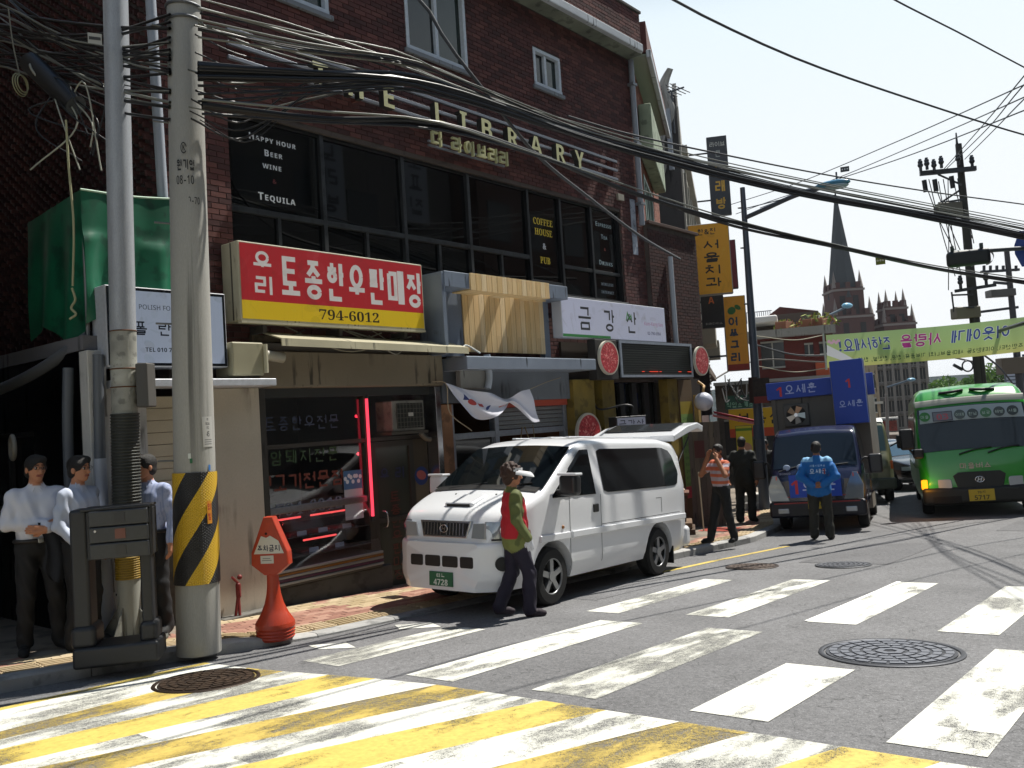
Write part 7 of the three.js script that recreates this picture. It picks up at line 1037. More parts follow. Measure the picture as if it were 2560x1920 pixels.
const emblem = (parent, x, y, z, s, ry = 0) => { const g = merge(new THREE.TorusGeometry(s, s * 0.16, 6, 24).scale(1.35, 1, 1), new THREE.BoxGeometry(s * 0.28, s * 1.5, s * 0.2).rotateZ(-0.35).translate(-s * 0.5, 0, 0), new THREE.BoxGeometry(s * 0.28, s * 1.5, s * 0.2).rotateZ(-0.35).translate(s * 0.5, 0, 0), new THREE.BoxGeometry(s * 1.1, s * 0.25, s * 0.2).rotateZ(0.3)).rotateY(Math.PI / 2 + ry); return part(parent, 'emblem', g, chrome, x, y, z); };
// ---------------------------------------------------------------- white van
{
  const t = thing('white_van', 'white passenger van parked on the kerb with its tailgate raised', 'van', [0, 0, 0]);
  const white = M(0xd9dbde, 0.28, { clearcoat: 0.7, clearcoatRoughness: 0.08 });
  const top = smooth([[-2.22, 1.66], [-2.12, 1.8], [-1.6, 1.87], [0, 1.88], [0.45, 1.86], [0.7, 1.8], [1.5, 1.29], [1.62, 1.25], [1.95, 1.13], [2.12, 1.05], [2.2, 0.95], [2.24, 0.78]]), bot = () => 0.27, W = smooth([[-2.22, 0.77], [-2.05, 0.82], [-1.5, 0.845], [1.3, 0.85], [1.75, 0.835], [2.0, 0.78], [2.15, 0.69], [2.24, 0.56]]);
  const s = shell({ x0: -2.22, x1: 2.24, top, bot, W, belt: 1.18, tum: 0.2, r: 0.1, n: 90 });
  const FX = 1.36, RX = -1.26, WR = 0.325;
  part(t, 'body', cutWheels(s.g, [[FX, WR], [RX, WR]], 0.405, 2.4), white); part(t, 'chassis', B(-1.9, 2.0, 0.24, 0.6, -0.5, 0.5, 0.05), blackPl);
  for (const x of [FX, RX]) for (const z of [-0.72, 0.72]) wheel(t, x, WR, z, WR, 0.22);
  // bumper
  const bw = smooth([[1.78, 0.85], [2.0, 0.82], [2.16, 0.74], [2.26, 0.62], [2.31, 0.48]]), bs = shell({ x0: 1.78, x1: 2.31, top: curve([[1.78, 0.74], [2.0, 0.79], [2.31, 0.76]]), bot: curve([[1.78, 0.27], [2.31, 0.25]]), W: bw, belt: 5, tum: 0, r: 0.05, crown: 0, n: 30 });
  const bumper = part(t, 'front_bumper', cutWheels(bs.g, [[FX, WR]], 0.41, 2.4), white);
  for (const [z, w] of [[-0.125, 0.22], [0.125, 0.22], [-0.36, 0.18], [0.36, 0.18]]) part(bumper, 'air_slot', ext(rrect(-w / 2, w / 2, 0.5, 0.62, 0.025), 0.02).rotateY(Math.PI / 2).translate(2.296, 0, z), blackPl);
  for (const sg of [-1, 1]) { part(bumper, 'fog_lamp', new THREE.CylinderGeometry(0.075, 0.075, 0.05, 20).rotateZ(Math.PI / 2).rotateY(-sg * 0.85).translate(2.16, 0.55, sg * 0.72), blackPl); }
  const plate = part(t, 'number_plate', B(2.312, 2.325, 0.29, 0.445, -0.17, 0.17, 0.004), M(0x1e5a3a, 0.4)); part(plate, 'characters', face(0.33, 0.15), printMat(cover(canvasTex(330, 150, (g, w, h) => { g.fillStyle = '#1f5f3e'; g.fillRect(0, 0, w, h); latin(g, '03', w * 0.4, h * 0.36, h * 0.34, '#d5d9d0'); hangul(g, '느', w * 0.52, h * 0.06, h * 0.32, { color: '#d5d9d0', weight: 0.12, sx: 1.1 }); latin(g, '4728', w * 0.5, h * 0.94, h * 0.6, '#d5d9d0', 'bold', 'sans-serif', 1.05); }))), 2.327, 0.367, 0, Math.PI / 2);
  // lights and grille
  for (const sg of [-1, 1]) { const hl = part(t, 'headlight', sidePatch(s, 1.78, 2.2, (x) => 0.81, (x) => curve([[1.78, 0.86], [1.9, 0.98], [2.2, 0.99]])(x), 0.012, sg), lens); part(hl, 'lamp_bowl', new THREE.SphereGeometry(0.07, 14, 10).scale(0.5, 1, 1).rotateY(sg * -0.6).translate(2.1, 0.9, sg * (s.half(2.1, 0.9) - 0.01)), chrome); part(hl, 'lamp_bowl', new THREE.SphereGeometry(0.05, 14, 10).scale(1, 1, 0.4).translate(1.95, 0.89, sg * (s.half(1.95, 0.89))), chrome); part(hl, 'front_lens', ext(poly([[sg * -0.39, 0.82], [sg * -0.57, 0.815], [sg * -0.57, 0.975], [sg * -0.42, 0.965]]), 0.012, 0.006).rotateY(Math.PI / 2).translate(2.236, 0, 0), lens); part(hl, 'bezel', sidePatch(s, 1.77, 2.21, () => 0.79, () => 0.81, 0.014, sg, 12, 1), blackPl); part(t, 'indicator', sidePatch(s, 1.79, 1.86, () => 0.83, () => 0.88, 0.016, sg, 4, 2), M(0xb5947a, 0.25)); }
  const GX = 2.225, gtilt = (g) => g.rotateZ(0.1).translate(GX + 0.09, -0.2, 0), gr = part(t, 'grille', gtilt(ext(poly([[-0.36, 0.99], [0.36, 0.99], [0.31, 0.82], [-0.31, 0.82]]), 0.03, 0.008).rotateY(Math.PI / 2).translate(0, 0.2, 0)), chrome); part(gr, 'grille_recess', gtilt(ext(poly([[-0.335, 0.975], [0.335, 0.975], [0.29, 0.835], [-0.29, 0.835]]), 0.006).rotateY(Math.PI / 2).translate(0.042, 0.2, 0)), blackPl); for (let i = -6; i <= 6; i++) if (i) part(gr, 'grille_bar', gtilt(new THREE.BoxGeometry(0.012, 0.13, 0.012).translate(0.052, 1.105, i * 0.046)), chrome); emblem(gr, 2.262, 0.91, 0, 0.04);
  // bonnet scoop, wipers
  part(t, 'bonnet_scoop', new RoundedBoxGeometry(0.3, 0.07, 0.42, 3, 0.03).rotateZ(-0.3).translate(1.86, 1.185, 0), white); part(t, 'scoop_mouth', new RoundedBoxGeometry(0.03, 0.035, 0.34, 2, 0.012).rotateZ(-0.3).translate(2.0, 1.145, 0), blackPl);
  part(t, 'windscreen', topPatch(s, 0.74, 1.48, (x) => s.half(x, s.top(x) - 0.1) - 0.045, 0.008), screen); part(t, 'cowl', topPatch(s, 1.46, 1.56, (x) => s.half(x, s.top(x) - 0.1) - 0.08, 0.012), blackPl);
  for (const [z0, z1] of [[-0.1, -0.62], [0.55, 0.02]]) part(t, 'wiper', tube([[1.52, 1.31, z0], [1.46, 1.345, (z0 + z1) / 2], [1.42, 1.375, z1]], 0.011), blackPl);
  for (const z of [-0.3, 0.3]) part(t, 'washer_jet', new THREE.SphereGeometry(0.014, 8, 6).translate(1.68, 1.25, z), blackPl);
  for (const sg of [-1, 1]) {
    const lo = () => 1.2, hiF = (x) => curve([[0.38, 1.715], [0.62, 1.71], [1.36, 1.22]])(x), hiR = (x) => curve([[-2.0, 1.42], [-1.94, 1.6], [-1.82, 1.7], [-1.6, 1.745], [0.12, 1.745], [0.2, 1.72]])(x), loR = (x) => curve([[-2.0, 1.36], [-1.94, 1.24], [-1.8, 1.205], [0.1, 1.205], [0.2, 1.23]])(x);
    part(t, 'front_door_glass', sidePatch(s, 0.4, 1.35, lo, hiF, 0.006, sg), screen); part(t, 'rear_side_glass', sidePatch(s, -2.0, 0.2, loR, hiR, 0.006, sg), M(0x141618, 0.08)); part(t, 'window_visor', sidePatch(s, 0.42, 0.95, (x) => hiF(x) - 0.03, (x) => hiF(x) + 0.03, 0.02, sg), M(0x1a2026, 0.2));
    part(t, 'side_moulding', B(-2.05, 0.98, 0.72, 0.8, sg * 0.838, sg * 0.875, 0.012), white); part(t, 'side_moulding', B(1.02, 1.62, 0.72, 0.8, sg * 0.838, sg * 0.87, 0.012), white);
    for (const x of [0.29, 1.0]) part(t, 'door_seam', sidePatch(s, x, x + 0.009, () => 0.3, (y) => 1.19, 0.002, sg, 1, 8), seam); part(t, 'door_seam', sidePatch(s, 0.3, 1.0, () => 0.295, () => 0.302, 0.002, sg, 8, 1), seam); part(t, 'door_seam', sidePatch(s, -1.95, 0.28, () => 0.82, () => 0.828, 0.002, sg, 20, 1), seam);
    part(t, 'door_handle', B(0.36, 0.48, 0.98, 1.08, sg * 0.842, sg * 0.866, 0.02), blackPl); part(t, 'fuel_flap_seam', merge(sidePatch(s, -1.35, -1.34, () => 0.86, () => 1.06, 0.002, sg, 1, 4), sidePatch(s, -1.35, -1.18, () => 1.055, () => 1.062, 0.002, sg, 4, 1)), seam); part(t, 'side_repeater', new THREE.SphereGeometry(0.022, 10, 8).translate(1.16, 0.86, sg * 0.85), M(0x8a5a2a, 0.3));
    const mi = part(t, 'door_mirror', new RoundedBoxGeometry(0.15, 0.24, 0.24, 3, 0.05).translate(1.2, 1.34, sg * 0.99), sg < 0 ? M(0x1b1c1e, 0.3) : white); part(mi, 'mirror_cap', new RoundedBoxGeometry(0.16, 0.03, 0.25, 2, 0.012).translate(1.2, 1.465, sg * 0.99), white); part(mi, 'mirror_arm', B(1.16, 1.26, 1.22, 1.29, sg * 0.82, sg * 0.9, 0.02), blackPl);
    part(t, 'mud_flap', B(RX - 0.44, RX - 0.42, 0.12, 0.36, sg * 0.62, sg * 0.83), blackPl);
  }
  part(t, 'load_bay', B(-2.232, -2.2, 0.62, 1.66, -0.66, 0.66), M(0x7c7e80, 0.9)); part(t, 'rear_bumper', new RoundedBoxGeometry(0.2, 0.3, 1.62, 3, 0.07).translate(-2.24, 0.45, 0), white);
  const tg = poly([[0, 0], [0.5, 0.07], [0.85, 0.07], [1.02, 0.0], [1.0, -0.06], [0.84, 0.01], [0.5, -0.01], [0, -0.06]]), gate = part(t, 'tailgate', ext(tg, 1.42, 0.015).translate(0, 0, -0.71).rotateY(Math.PI).rotateZ(-0.15).translate(-2.08, 1.91, 0), white); part(gate, 'gate_glass', B(-2.75, -2.3, -0.005, 0.005, -0.58, 0.58).translate(2.52, 0, 0).rotateZ(-0.25).translate(-2.5, 2.06, 0), M(0x2a2d30, 0.08)); part(gate, 'gate_strut', bar([-2.15, 1.4, -0.68], [-2.65, 1.9, -0.68], 0.012), blackPl); part(gate, 'gate_strut', bar([-2.15, 1.4, 0.68], [-2.65, 1.9, 0.68], 0.012), blackPl);
  const ribs = []; for (let i = 0; i < 4; i++) ribs.push(B(-1.9, 0.3, 1.9, 1.915, -0.42 + i * 0.28, -0.36 + i * 0.28, 0.006)); part(t, 'roof_ribs', merge(ribs), white);
  const Pf = gp(1398, 1508), Pr = gp(1643, 1439), f = Pf.clone().sub(Pr).setY(0).normalize(), r = f.clone().cross(V3(0, 1, 0)).normalize(), c = along(Pf, Pr, 0.5).addScaledVector(f, -0.05).addScaledVector(r, 0.8); c.y = ground(c.x, c.z) + 0.04; c.addScaledVector(f, 0.06); stand(t, c, f, 0.045);
}
// ---------------------------------------------------------------- navy campaign truck
{
  const t = thing('campaign_truck', 'navy blue light truck with a grey box body and blue campaign panels', 'truck', [0, 0, 0]);
  const navy = M(0x0e1233, 0.25, { clearcoat: 0.8, clearcoatRoughness: 0.06 }), grey = M(0x6f6c66, 0.75, { wear: 'runs', size: 1.5 });
  const top = smooth([[-1.0, 1.86], [-0.5, 1.95], [0.1, 1.95], [0.42, 1.84], [0.78, 1.16], [0.88, 1.1], [0.96, 0.94]]), W = smooth([[-1, 0.84], [0.5, 0.85], [0.8, 0.82], [0.96, 0.72]]);
  const s = shell({ x0: -1.0, x1: 0.96, top, bot: () => 0.34, W, belt: 1.05, tum: 0.13, r: 0.1, n: 50 }); part(t, 'cab', cutWheels(s.g, [[0, 0.3]], 0.38, 2.2), navy);
  part(t, 'windscreen', topPatch(s, 0.44, 0.77, (x) => s.half(x, s.top(x) - 0.1) - 0.06, 0.012, 0.03), M(0x18222c, 0.05)); for (const sg of [-1, 1]) { part(t, 'door_glass', sidePatch(s, -0.75, 0.5, () => 1.08, (x) => curve([[-0.75, 1.66], [0.25, 1.7], [0.5, 1.4]])(x), 0.006, sg), screen); const m = part(t, 'door_mirror', new RoundedBoxGeometry(0.12, 0.36, 0.24, 3, 0.05).translate(0.55, 1.2, sg * 1.06), M(0x151518, 0.4)); part(m, 'mirror_arm', tube([[0.55, 1.3, sg * 0.96], [0.6, 1.32, sg * 0.88], [0.62, 1.22, sg * 0.8]], 0.02), blackPl);
    const hl = part(t, 'headlight', ext(poly([[0.5, 0.6], [0.83, 0.62], [0.85, 0.86], [0.76, 1.08], [0.68, 1.08], [0.58, 0.86]].map(([z, y]) => [sg * -z, y])), 0.02, 0.008).rotateY(Math.PI / 2).rotateY(sg * 0.16).translate(0.86, 0, 0), M(0x8a9196, 0.12, { metal: 0.35, clearcoat: 1 })); part(hl, 'turn_signal', B(0.985, 1.0, 1.0, 1.075, sg * 0.67, sg * 0.77, 0.01).translate(0.0, 0, 0), M(0xd0401a, 0.3)); part(t, 'fog_lamp', new RoundedBoxGeometry(0.04, 0.1, 0.2, 2, 0.03).translate(1.03, 0.42, sg * 0.6), lens); }
  const bp = part(t, 'bumper', new RoundedBoxGeometry(0.2, 0.3, 1.72, 3, 0.06).translate(0.93, 0.44, 0), M(0x0a0c1a, 0.5)); part(bp, 'red_stripe', B(1.031, 1.038, 0.55, 0.575, -0.76, 0.76), M(0x8a1d1a, 0.4)); part(bp, 'lower_grille', B(1.031, 1.036, 0.33, 0.46, -0.45, 0.45), blackPl); part(t, 'upper_red_stripe', B(0.962, 0.972, 0.665, 0.685, -0.52, 0.52), M(0x8a1d1a, 0.4));
  part(t, 'wiper', tube([[0.86, 1.15, -0.05], [0.78, 1.22, -0.35], [0.76, 1.24, -0.6]], 0.016), blackPl); part(t, 'wiper', tube([[0.86, 1.15, 0.65], [0.78, 1.22, 0.35], [0.76, 1.24, 0.1]], 0.016), blackPl);
  part(t, 'bonnet_poster', face(0.92, 0.42), printMat(cover(canvasTex(368, 168, (g, w, h) => { g.fillStyle = '#1546b0'; g.fillRect(0, 0, w, h); latin(g, '1', w * 0.12, h * 0.85, h * 0.85, '#c8323a', 'bold'); hangul(g, '오세훈', w * 0.24, h * 0.24, h * 0.5, { color: '#c6cfe6', weight: 0.12, sx: 0.95, gap: 0.04 }); }))), 0.985, 0.87, 0, Math.PI / 2, -0.05); decal(t, 'bonnet_badge', 0.26, 0.05, (g, w, h) => latin(g, 'BONGO', w / 2, h * 0.9, h, '#8d93a5', 'bold', 'sans-serif', 1.1), 0.955, 1.115, 0.52, Math.PI / 2, 500);
  part(t, 'number_plate', face(0.3, 0.15), printMat(cover(canvasTex(150, 76, (g, w, h) => { g.fillStyle = '#b49a16'; g.fillRect(0, 0, w, h); latin(g, '80 2417', w / 2, h * 0.75, h * 0.5, '#2a2a1a'); }))), 1.04, 0.52, 0, Math.PI / 2);
  for (const [x, z] of [[0, 0.72], [0, -0.72], [-2.5, 0.72], [-2.5, -0.72]]) wheel(t, x, 0.3, z, 0.3, 0.19, 0.55, 6, M(0x55585a, 0.5, { metal: 0.4 }));
  part(t, 'chassis', B(-3.7, 0.6, 0.3, 0.5, -0.4, 0.4), blackPl); part(t, 'bed', B(-3.8, -1.06, 0.55, 0.95, -0.85, 0.85, 0.02), navy); part(t, 'side_skirt', B(-2.1, -1.1, 0.25, 0.54, -0.84, 0.84), M(0x77746c, 0.6));
  const box = part(t, 'box_body', B(-3.75, -1.1, 0.96, 2.75, -0.95, 0.9, 0.02), grey); part(box, 'pillar', B(-1.14, -1.06, 0.96, 2.8, 0.86, 0.95), M(0x57544f, 0.7)); 
  const head = part(t, 'header_panel', B(-1.3, -1.02, 2.62, 2.98, -0.35, 1.02, 0.01), M(0x123a9a, 0.5)); part(head, 'lettering', face(1.35, 0.34), printMat(cover(canvasTex(540, 136, (g, w, h) => { g.fillStyle = '#1440a5'; g.fillRect(0, 0, w, h); latin(g, '1', w * 0.2, h * 0.88, h * 0.85, '#c8323a', 'bold', 'sans-serif', 1.1); hangul(g, '오세훈', w * 0.27, h * 0.17, h * 0.62, { color: '#aebbe0', weight: 0.11, sx: 0.98 }); }))), -1.017, 2.8, 0.34, Math.PI / 2);
  const col = part(t, 'column_panel', B(-0.95, -0.7, 1.98, 3.28, -0.95, -0.33, 0.01), M(0x123a9a, 0.5)); part(col, 'lettering', face(0.6, 1.28), printMat(cover(canvasTex(240, 512, (g, w, h) => { g.fillStyle = '#1440a5'; g.fillRect(0, 0, w, h); latin(g, '1', w * 0.52, h * 0.44, h * 0.2, '#c8323a', 'bold'); hangul(g, '오세훈', w * 0.14, h * 0.63, h * 0.115, { color: '#aebbe0', weight: 0.11, sx: 1 }); }))), -0.697, 2.63, -0.64, Math.PI / 2); part(col, 'column_return', B(-1.02, -0.951, 1.98, 3.28, -0.97, -0.3, 0.01), M(0xa9adb4, 0.6)); part(t, 'side_panel', B(-1.25, -1.12, 2.55, 3.0, -1.1, -0.96, 0.01), M(0x123a9a, 0.5));
  const fan = part(t, 'fan_housing', B(-1.1, -1.02, 2.02, 2.5, 0.2, 0.72, 0.02), M(0x4a4a48, 0.6)); part(fan, 'fan_opening', new THREE.CylinderGeometry(0.2, 0.2, 0.02, 28).rotateZ(Math.PI / 2).translate(-1.015, 2.26, 0.46), M(0x14110f, 0.7)); for (let i = 0; i < 5; i++) part(fan, 'fan_blade', ext(poly([[0.03, -0.03], [0.18, -0.09], [0.185, 0.04], [0.04, 0.03]]), 0.012).rotateZ(i * 1.257).rotateY(Math.PI / 2).translate(-1.004, 2.26, 0.46), M([0x9aa7ad, 0x8d6f58, 0x77634f, 0xa8a29a, 0x6b6a68][i], 0.3, { metal: 0.6 })); part(fan, 'fan_hub', new THREE.CylinderGeometry(0.04, 0.04, 0.03, 14).rotateZ(Math.PI / 2).translate(-0.99, 2.26, 0.46), chrome);
  for (const z of [0.5, 0.25]) part(t, 'dashboard_disc', new THREE.SphereGeometry(0.07, 14, 8).scale(0.3, 0.8, 1).translate(0.82, 1.22, z), M(0x9fb0c8, 0.5)); 
  const p = gp(2064, 1318); stand(t, p, V3(-0.968, 0, 0.25));
}
// ---------------------------------------------------------------- green village bus
{
  const t = thing('green_bus', 'green village minibus facing the crossing with a route number board', 'bus', [0, 0, 0]);
  const grn = M(0x1f8a1c, 0.28, { clearcoat: 0.7, clearcoatRoughness: 0.08 }), low = M(0x8fae94, 0.4, { wear: 'speck', size: 0.6 });
  const top = smooth([[-6.3, 2.45], [-6, 2.58], [-1, 2.6], [0.0, 2.58], [0.35, 2.5], [0.62, 2.3], [0.7, 2.16], [1.0, 1.24], [1.06, 1.12], [1.12, 0.75]]), W = smooth([[-6.3, 1.02], [-6, 1.06], [0.5, 1.08], [0.85, 1.05], [1.02, 0.98], [1.12, 0.88]]);
  const s = shell({ x0: -6.3, x1: 1.12, top, bot: () => 0.34, W, belt: 1.15, tum: 0.085, r: 0.2, n: 90 }); part(t, 'body', cutWheels(s.g, [[0.02, 0.38], [-4.1, 0.38]], 0.47, 2.8), grn); part(t, 'chassis', B(-5.9, 0.8, 0.3, 0.6, -0.6, 0.6), blackPl);
  part(t, 'windscreen', topPatch(s, 0.7, 0.99, (x) => s.half(x, s.top(x) - 0.2) - 0.05, 0.014, 0.03), M(0x1b2226, 0.05));
  part(t, 'roof_trim', topPatch(s, 0.6, 0.68, (x) => s.half(x, s.top(x) - 0.2) - 0.02, 0.02, 0.03), M(0x8f9186, 0.4)); for (const [a, b] of [[-0.5, -0.06], [0.06, 0.5]]) part(t, 'roof_vent', tube([[0.44, 2.5 - Math.abs(a) * 0.08, a], [0.5, 2.47, (a + b) / 2], [0.44, 2.5 - Math.abs(b) * 0.08, b]], 0.03), blackPl);
  const board = part(t, 'route_board', topPatch(s, 0.705, 0.8, (x) => s.half(x, s.top(x) - 0.2) - 0.09, 0.022, 0.03, 4, 14), M(0xa9b4b6, 0.5)); part(board, 'route_number', face(0.36, 0.2), printMat(cover(canvasTex(144, 80, (g, w, h) => { g.fillStyle = '#3c3f4a'; g.fillRect(0, 0, w, h); g.fillStyle = '#77797f'; g.fillRect(6, 6, w - 12, h - 12); latin(g, '03', w / 2, h * 0.86, h * 0.85, '#b9555c', 'bold', 'sans-serif', 1.2); }))), 0.835, 1.99, 0.5, Math.PI / 2, -0.31); ['#2f7a34', '#55615c', '#4a5452', '#4b7a52', '#4a5250', '#3c4442'].forEach((c, i) => part(board, 'stop_disc', new THREE.CircleGeometry(0.1, 20), printMat(canvasTex(96, 96, (g) => { g.fillStyle = c; g.fillRect(0, 0, 96, 96); hangul(g, ['마을', '이태', '한남', '보광', '해방', '서울'][i], 12, 32, 34, { color: '#a9b8a9', weight: 0.13 }); })), 0.832, 2.0, i ? 0.42 - i * 0.23 : 0.82, Math.PI / 2, -0.31));
  for (const [a, b] of [[0.3, -0.28], [-0.2, -0.75]]) part(t, 'wiper', tube([[1.06, 1.22, a], [1.04, 1.3, (a + b) / 2], [1.03, 1.33, b]], 0.016), blackPl);
  decal(t, 'front_lettering', 0.62, 0.14, (g, w, h) => hangul(g, '마을버스', 4, 4, h * 0.86, { color: '#b0a58f', weight: 0.13, sx: 1.05 }), 1.115, 0.99, 0.02, Math.PI / 2, 420).rotation.x = -0.08;
  part(t, 'grille_panel', ext(poly([[-0.44, 0.8], [-0.36, 0.86], [0.36, 0.86], [0.44, 0.8], [0.38, 0.56], [-0.38, 0.56]]), 0.03, 0.01).rotateY(Math.PI / 2).translate(1.105, 0, 0), M(0x0f130f, 0.5)); emblem(t, 1.15, 0.72, 0, 0.055);
  const bp = part(t, 'bumper', new RoundedBoxGeometry(0.24, 0.34, 2.06, 3, 0.08).translate(1.06, 0.42, 0), M(0x14150f, 0.6)); part(bp, 'bumper_slot', B(1.181, 1.186, 0.3, 0.42, 0.35, 0.85), M(0x060606, 0.8));
  part(t, 'number_plate', face(0.44, 0.22), printMat(cover(canvasTex(220, 110, (g, w, h) => { g.fillStyle = '#b59a1a'; g.fillRect(0, 0, w, h); latin(g, '70', w * 0.42, h * 0.36, h * 0.3, '#3a3519'); hangul(g, '사', w * 0.52, h * 0.08, h * 0.28, { color: '#3a3519' }); latin(g, '5717', w / 2, h * 0.92, h * 0.55, '#3a3519'); }))), 1.19, 0.42, 0, Math.PI / 2);
  for (const sg of [-1, 1]) { const hl = part(t, 'headlight', ext(rrect(-0.17, 0.17, 0, 0.18, 0.05), 0.03, 0.008).rotateY(Math.PI / 2).rotateY(-sg * 0.12).translate(1.09, 0.56, sg * 0.66), lens); const tl = part(hl, 'turn_signal', ext(rrect(-0.09, 0.09, 0, 0.19, 0.04), 0.03, 0.006).rotateY(Math.PI / 2).rotateY(-sg * 0.5).translate(1.04, 0.56, sg * 0.93), sg > 0 ? M(0xd98c10, 0.3, { emissive: 0xffb020, emissiveIntensity: 0.75 }) : amber);
    const m = part(t, 'door_mirror', new RoundedBoxGeometry(0.14, 0.42, 0.26, 3, 0.05).translate(1.12, 1.58, sg * 1.2), blackPl); part(m, 'mirror_arm', tube([[1.12, 1.4, sg * 1.18], [1.08, 1.25, sg * 1.08], [1.02, 1.2, sg * 0.96]], 0.025), blackPl); if (sg > 0) part(m, 'wide_mirror', new RoundedBoxGeometry(0.1, 0.2, 0.2, 3, 0.05).translate(1.1, 1.28, 1.02), blackPl);
    part(t, 'window_band', sidePatch(s, -5.9, 0.55, () => 1.2, () => 2.12, 0.006, sg, 40, 6), M(0x151a1d, 0.08)); for (let i = 0; i < 6; i++) part(t, 'window_post', sidePatch(s, -5.2 + i * 1.05, -5.12 + i * 1.05, () => 1.2, () => 2.12, 0.012, sg, 2, 6), grn); part(t, 'lower_side', sidePatch(s, -6.1, 0.9, () => 0.46, () => 0.98, 0.006, sg, 40, 4), low); }
  const bl = new THREE.PointLight(0xffa820, 0.3); bl.position.set(1.3, 0.66, 0.95); bl.castShadow = true; bl.name = 'turn_signal_light'; t.add(bl);
  for (const [x, z] of [[0.02, 0.92], [0.02, -0.92], [-4.1, 0.92], [-4.1, -0.92]]) wheel(t, x, 0.38, z, 0.38, 0.22, 0.55, 8, M(0x6a6d6e, 0.5, { metal: 0.4 }));
  const f = V3(-0.958, 0, 0.286), q = dp(2461, 1296, 16.6), p = q.clone().addScaledVector(f, -1.1); p.y = ground(p.x, p.z); stand(t, p, f);
}
// ---------------------------------------------------------------- traffic behind
function saloon(label, hex, px, py, depth, f, name) {
  const t = thing(name, label, 'car', [0, 0, 0]), paintC = M(hex, 0.22, { clearcoat: 0.9, clearcoatRoughness: 0.05 });
  const top = smooth([[-2.2, 0.86], [-2.0, 0.98], [-1.5, 1.04], [-0.85, 1.38], [0.1, 1.43], [0.5, 1.36], [1.15, 0.98], [1.8, 0.86], [2.15, 0.76], [2.25, 0.62]]), W = smooth([[-2.2, 0.72], [-1.8, 0.84], [1.5, 0.85], [1.95, 0.76], [2.25, 0.56]]);
  const s = shell({ x0: -2.2, x1: 2.25, top, bot: () => 0.24, W, belt: 0.9, tum: 0.32, r: 0.09, n: 60 }); part(t, 'body', cutWheels(s.g, [[1.35, 0.31], [-1.3, 0.31]], 0.37, 2.2), paintC);
  part(t, 'windscreen', topPatch(s, 0.55, 1.1, (x) => s.half(x, s.top(x) - 0.09) - 0.06, 0.008), M(0x3f5566, 0.05)); for (const sg of [-1, 1]) { part(t, 'side_glass', sidePatch(s, -1.2, 0.75, () => 0.95, (x) => Math.max(0.97, top(x) - 0.1), 0.006, sg), screen); part(t, 'headlight', sidePatch(s, 1.95, 2.2, () => 0.6, () => 0.72, 0.012, sg), lens); part(t, 'door_mirror', new RoundedBoxGeometry(0.1, 0.14, 0.2, 2, 0.04).translate(0.75, 1.0, sg * 0.95), paintC); for (const x of [1.35, -1.3]) wheel(t, x, 0.31, sg * 0.75, 0.31, 0.2); }
  part(t, 'grille', new RoundedBoxGeometry(0.04, 0.12, 0.6, 2, 0.02).translate(2.26, 0.58, 0), blackPl); part(t, 'number_plate', B(2.262, 2.275, 0.36, 0.46, -0.22, 0.22), M(0xb9bcb5, 0.5));
  const p = dp(px, py, depth); p.y = ground(p.x, p.z); stand(t, p, f);
}
saloon('black saloon car behind the green bus', 0x0d0a0a, 2262, 1228, 27, V3(-0.8, 0, 0.6), 'black_saloon'); saloon('dark blue car far down the street behind the trucks', 0x1c2a3f, 2208, 1172, 40, V3(-0.86, 0, 0.5), 'blue_saloon');
{
  const t = thing('delivery_truck', 'olive and white delivery truck tucked behind the campaign truck', 'truck', [0, 0, 0]), ol = M(0x6a6c4f, 0.4, { clearcoat: 0.4 });
  const top = smooth([[-1.2, 2.0], [-0.8, 2.12], [0.2, 2.12], [0.5, 2.0], [0.78, 1.25], [0.9, 1.15], [0.95, 0.9]]), W = smooth([[-1.2, 0.86], [0.5, 0.87], [0.95, 0.74]]), s = shell({ x0: -1.2, x1: 0.95, top, bot: () => 0.4, W, belt: 1.1, tum: 0.12, r: 0.12, n: 40 });
  part(t, 'cab', cutWheels(s.g, [[0, 0.33]], 0.42, 2.2), ol); part(t, 'white_roof', topPatch(s, -1.1, 0.45, (x) => s.half(x, s.top(x) - 0.12) - 0.02, 0.012), M(0xc9cac8, 0.4)); part(t, 'windscreen', topPatch(s, 0.52, 0.77, (x) => s.half(x, s.top(x) - 0.12) - 0.06, 0.012), M(0x4a6660, 0.08)); for (const sg of [-1, 1]) { part(t, 'door_glass', sidePatch(s, -0.8, 0.5, () => 1.14, () => 1.8, 0.006, sg), M(0x3f5a52, 0.08)); part(t, 'door_mirror', new RoundedBoxGeometry(0.1, 0.34, 0.2, 2, 0.04).translate(0.6, 1.5, sg * 1.1), blackPl); part(t, 'mirror_arm', bar([0.6, 1.5, sg * 1.05], [0.6, 1.4, sg * 0.84], 0.02), blackPl); part(t, 'turn_signal', B(0.85, 0.93, 0.85, 1.05, sg * 0.78, sg * 0.84, 0.01), amber); for (const x of [0, -2.6]) wheel(t, x, 0.33, sg * 0.74, 0.33, 0.2, 0.55, 6, M(0x55585a, 0.5)); }
  part(t, 'bumper', new RoundedBoxGeometry(0.2, 0.28, 1.74, 2, 0.05).translate(0.92, 0.5, 0), M(0x3f4638, 0.5)); part(t, 'cargo_bed', B(-4, -1.25, 0.6, 1.1, -0.88, 0.88, 0.02), M(0x50565a, 0.6)); part(t, 'chassis', B(-3.9, 0.6, 0.35, 0.6, -0.4, 0.4), blackPl);
  const p = dp(2148, 1262, 22.3); p.y = ground(p.x, p.z); stand(t, p, V3(-0.93, 0, 0.36));
}
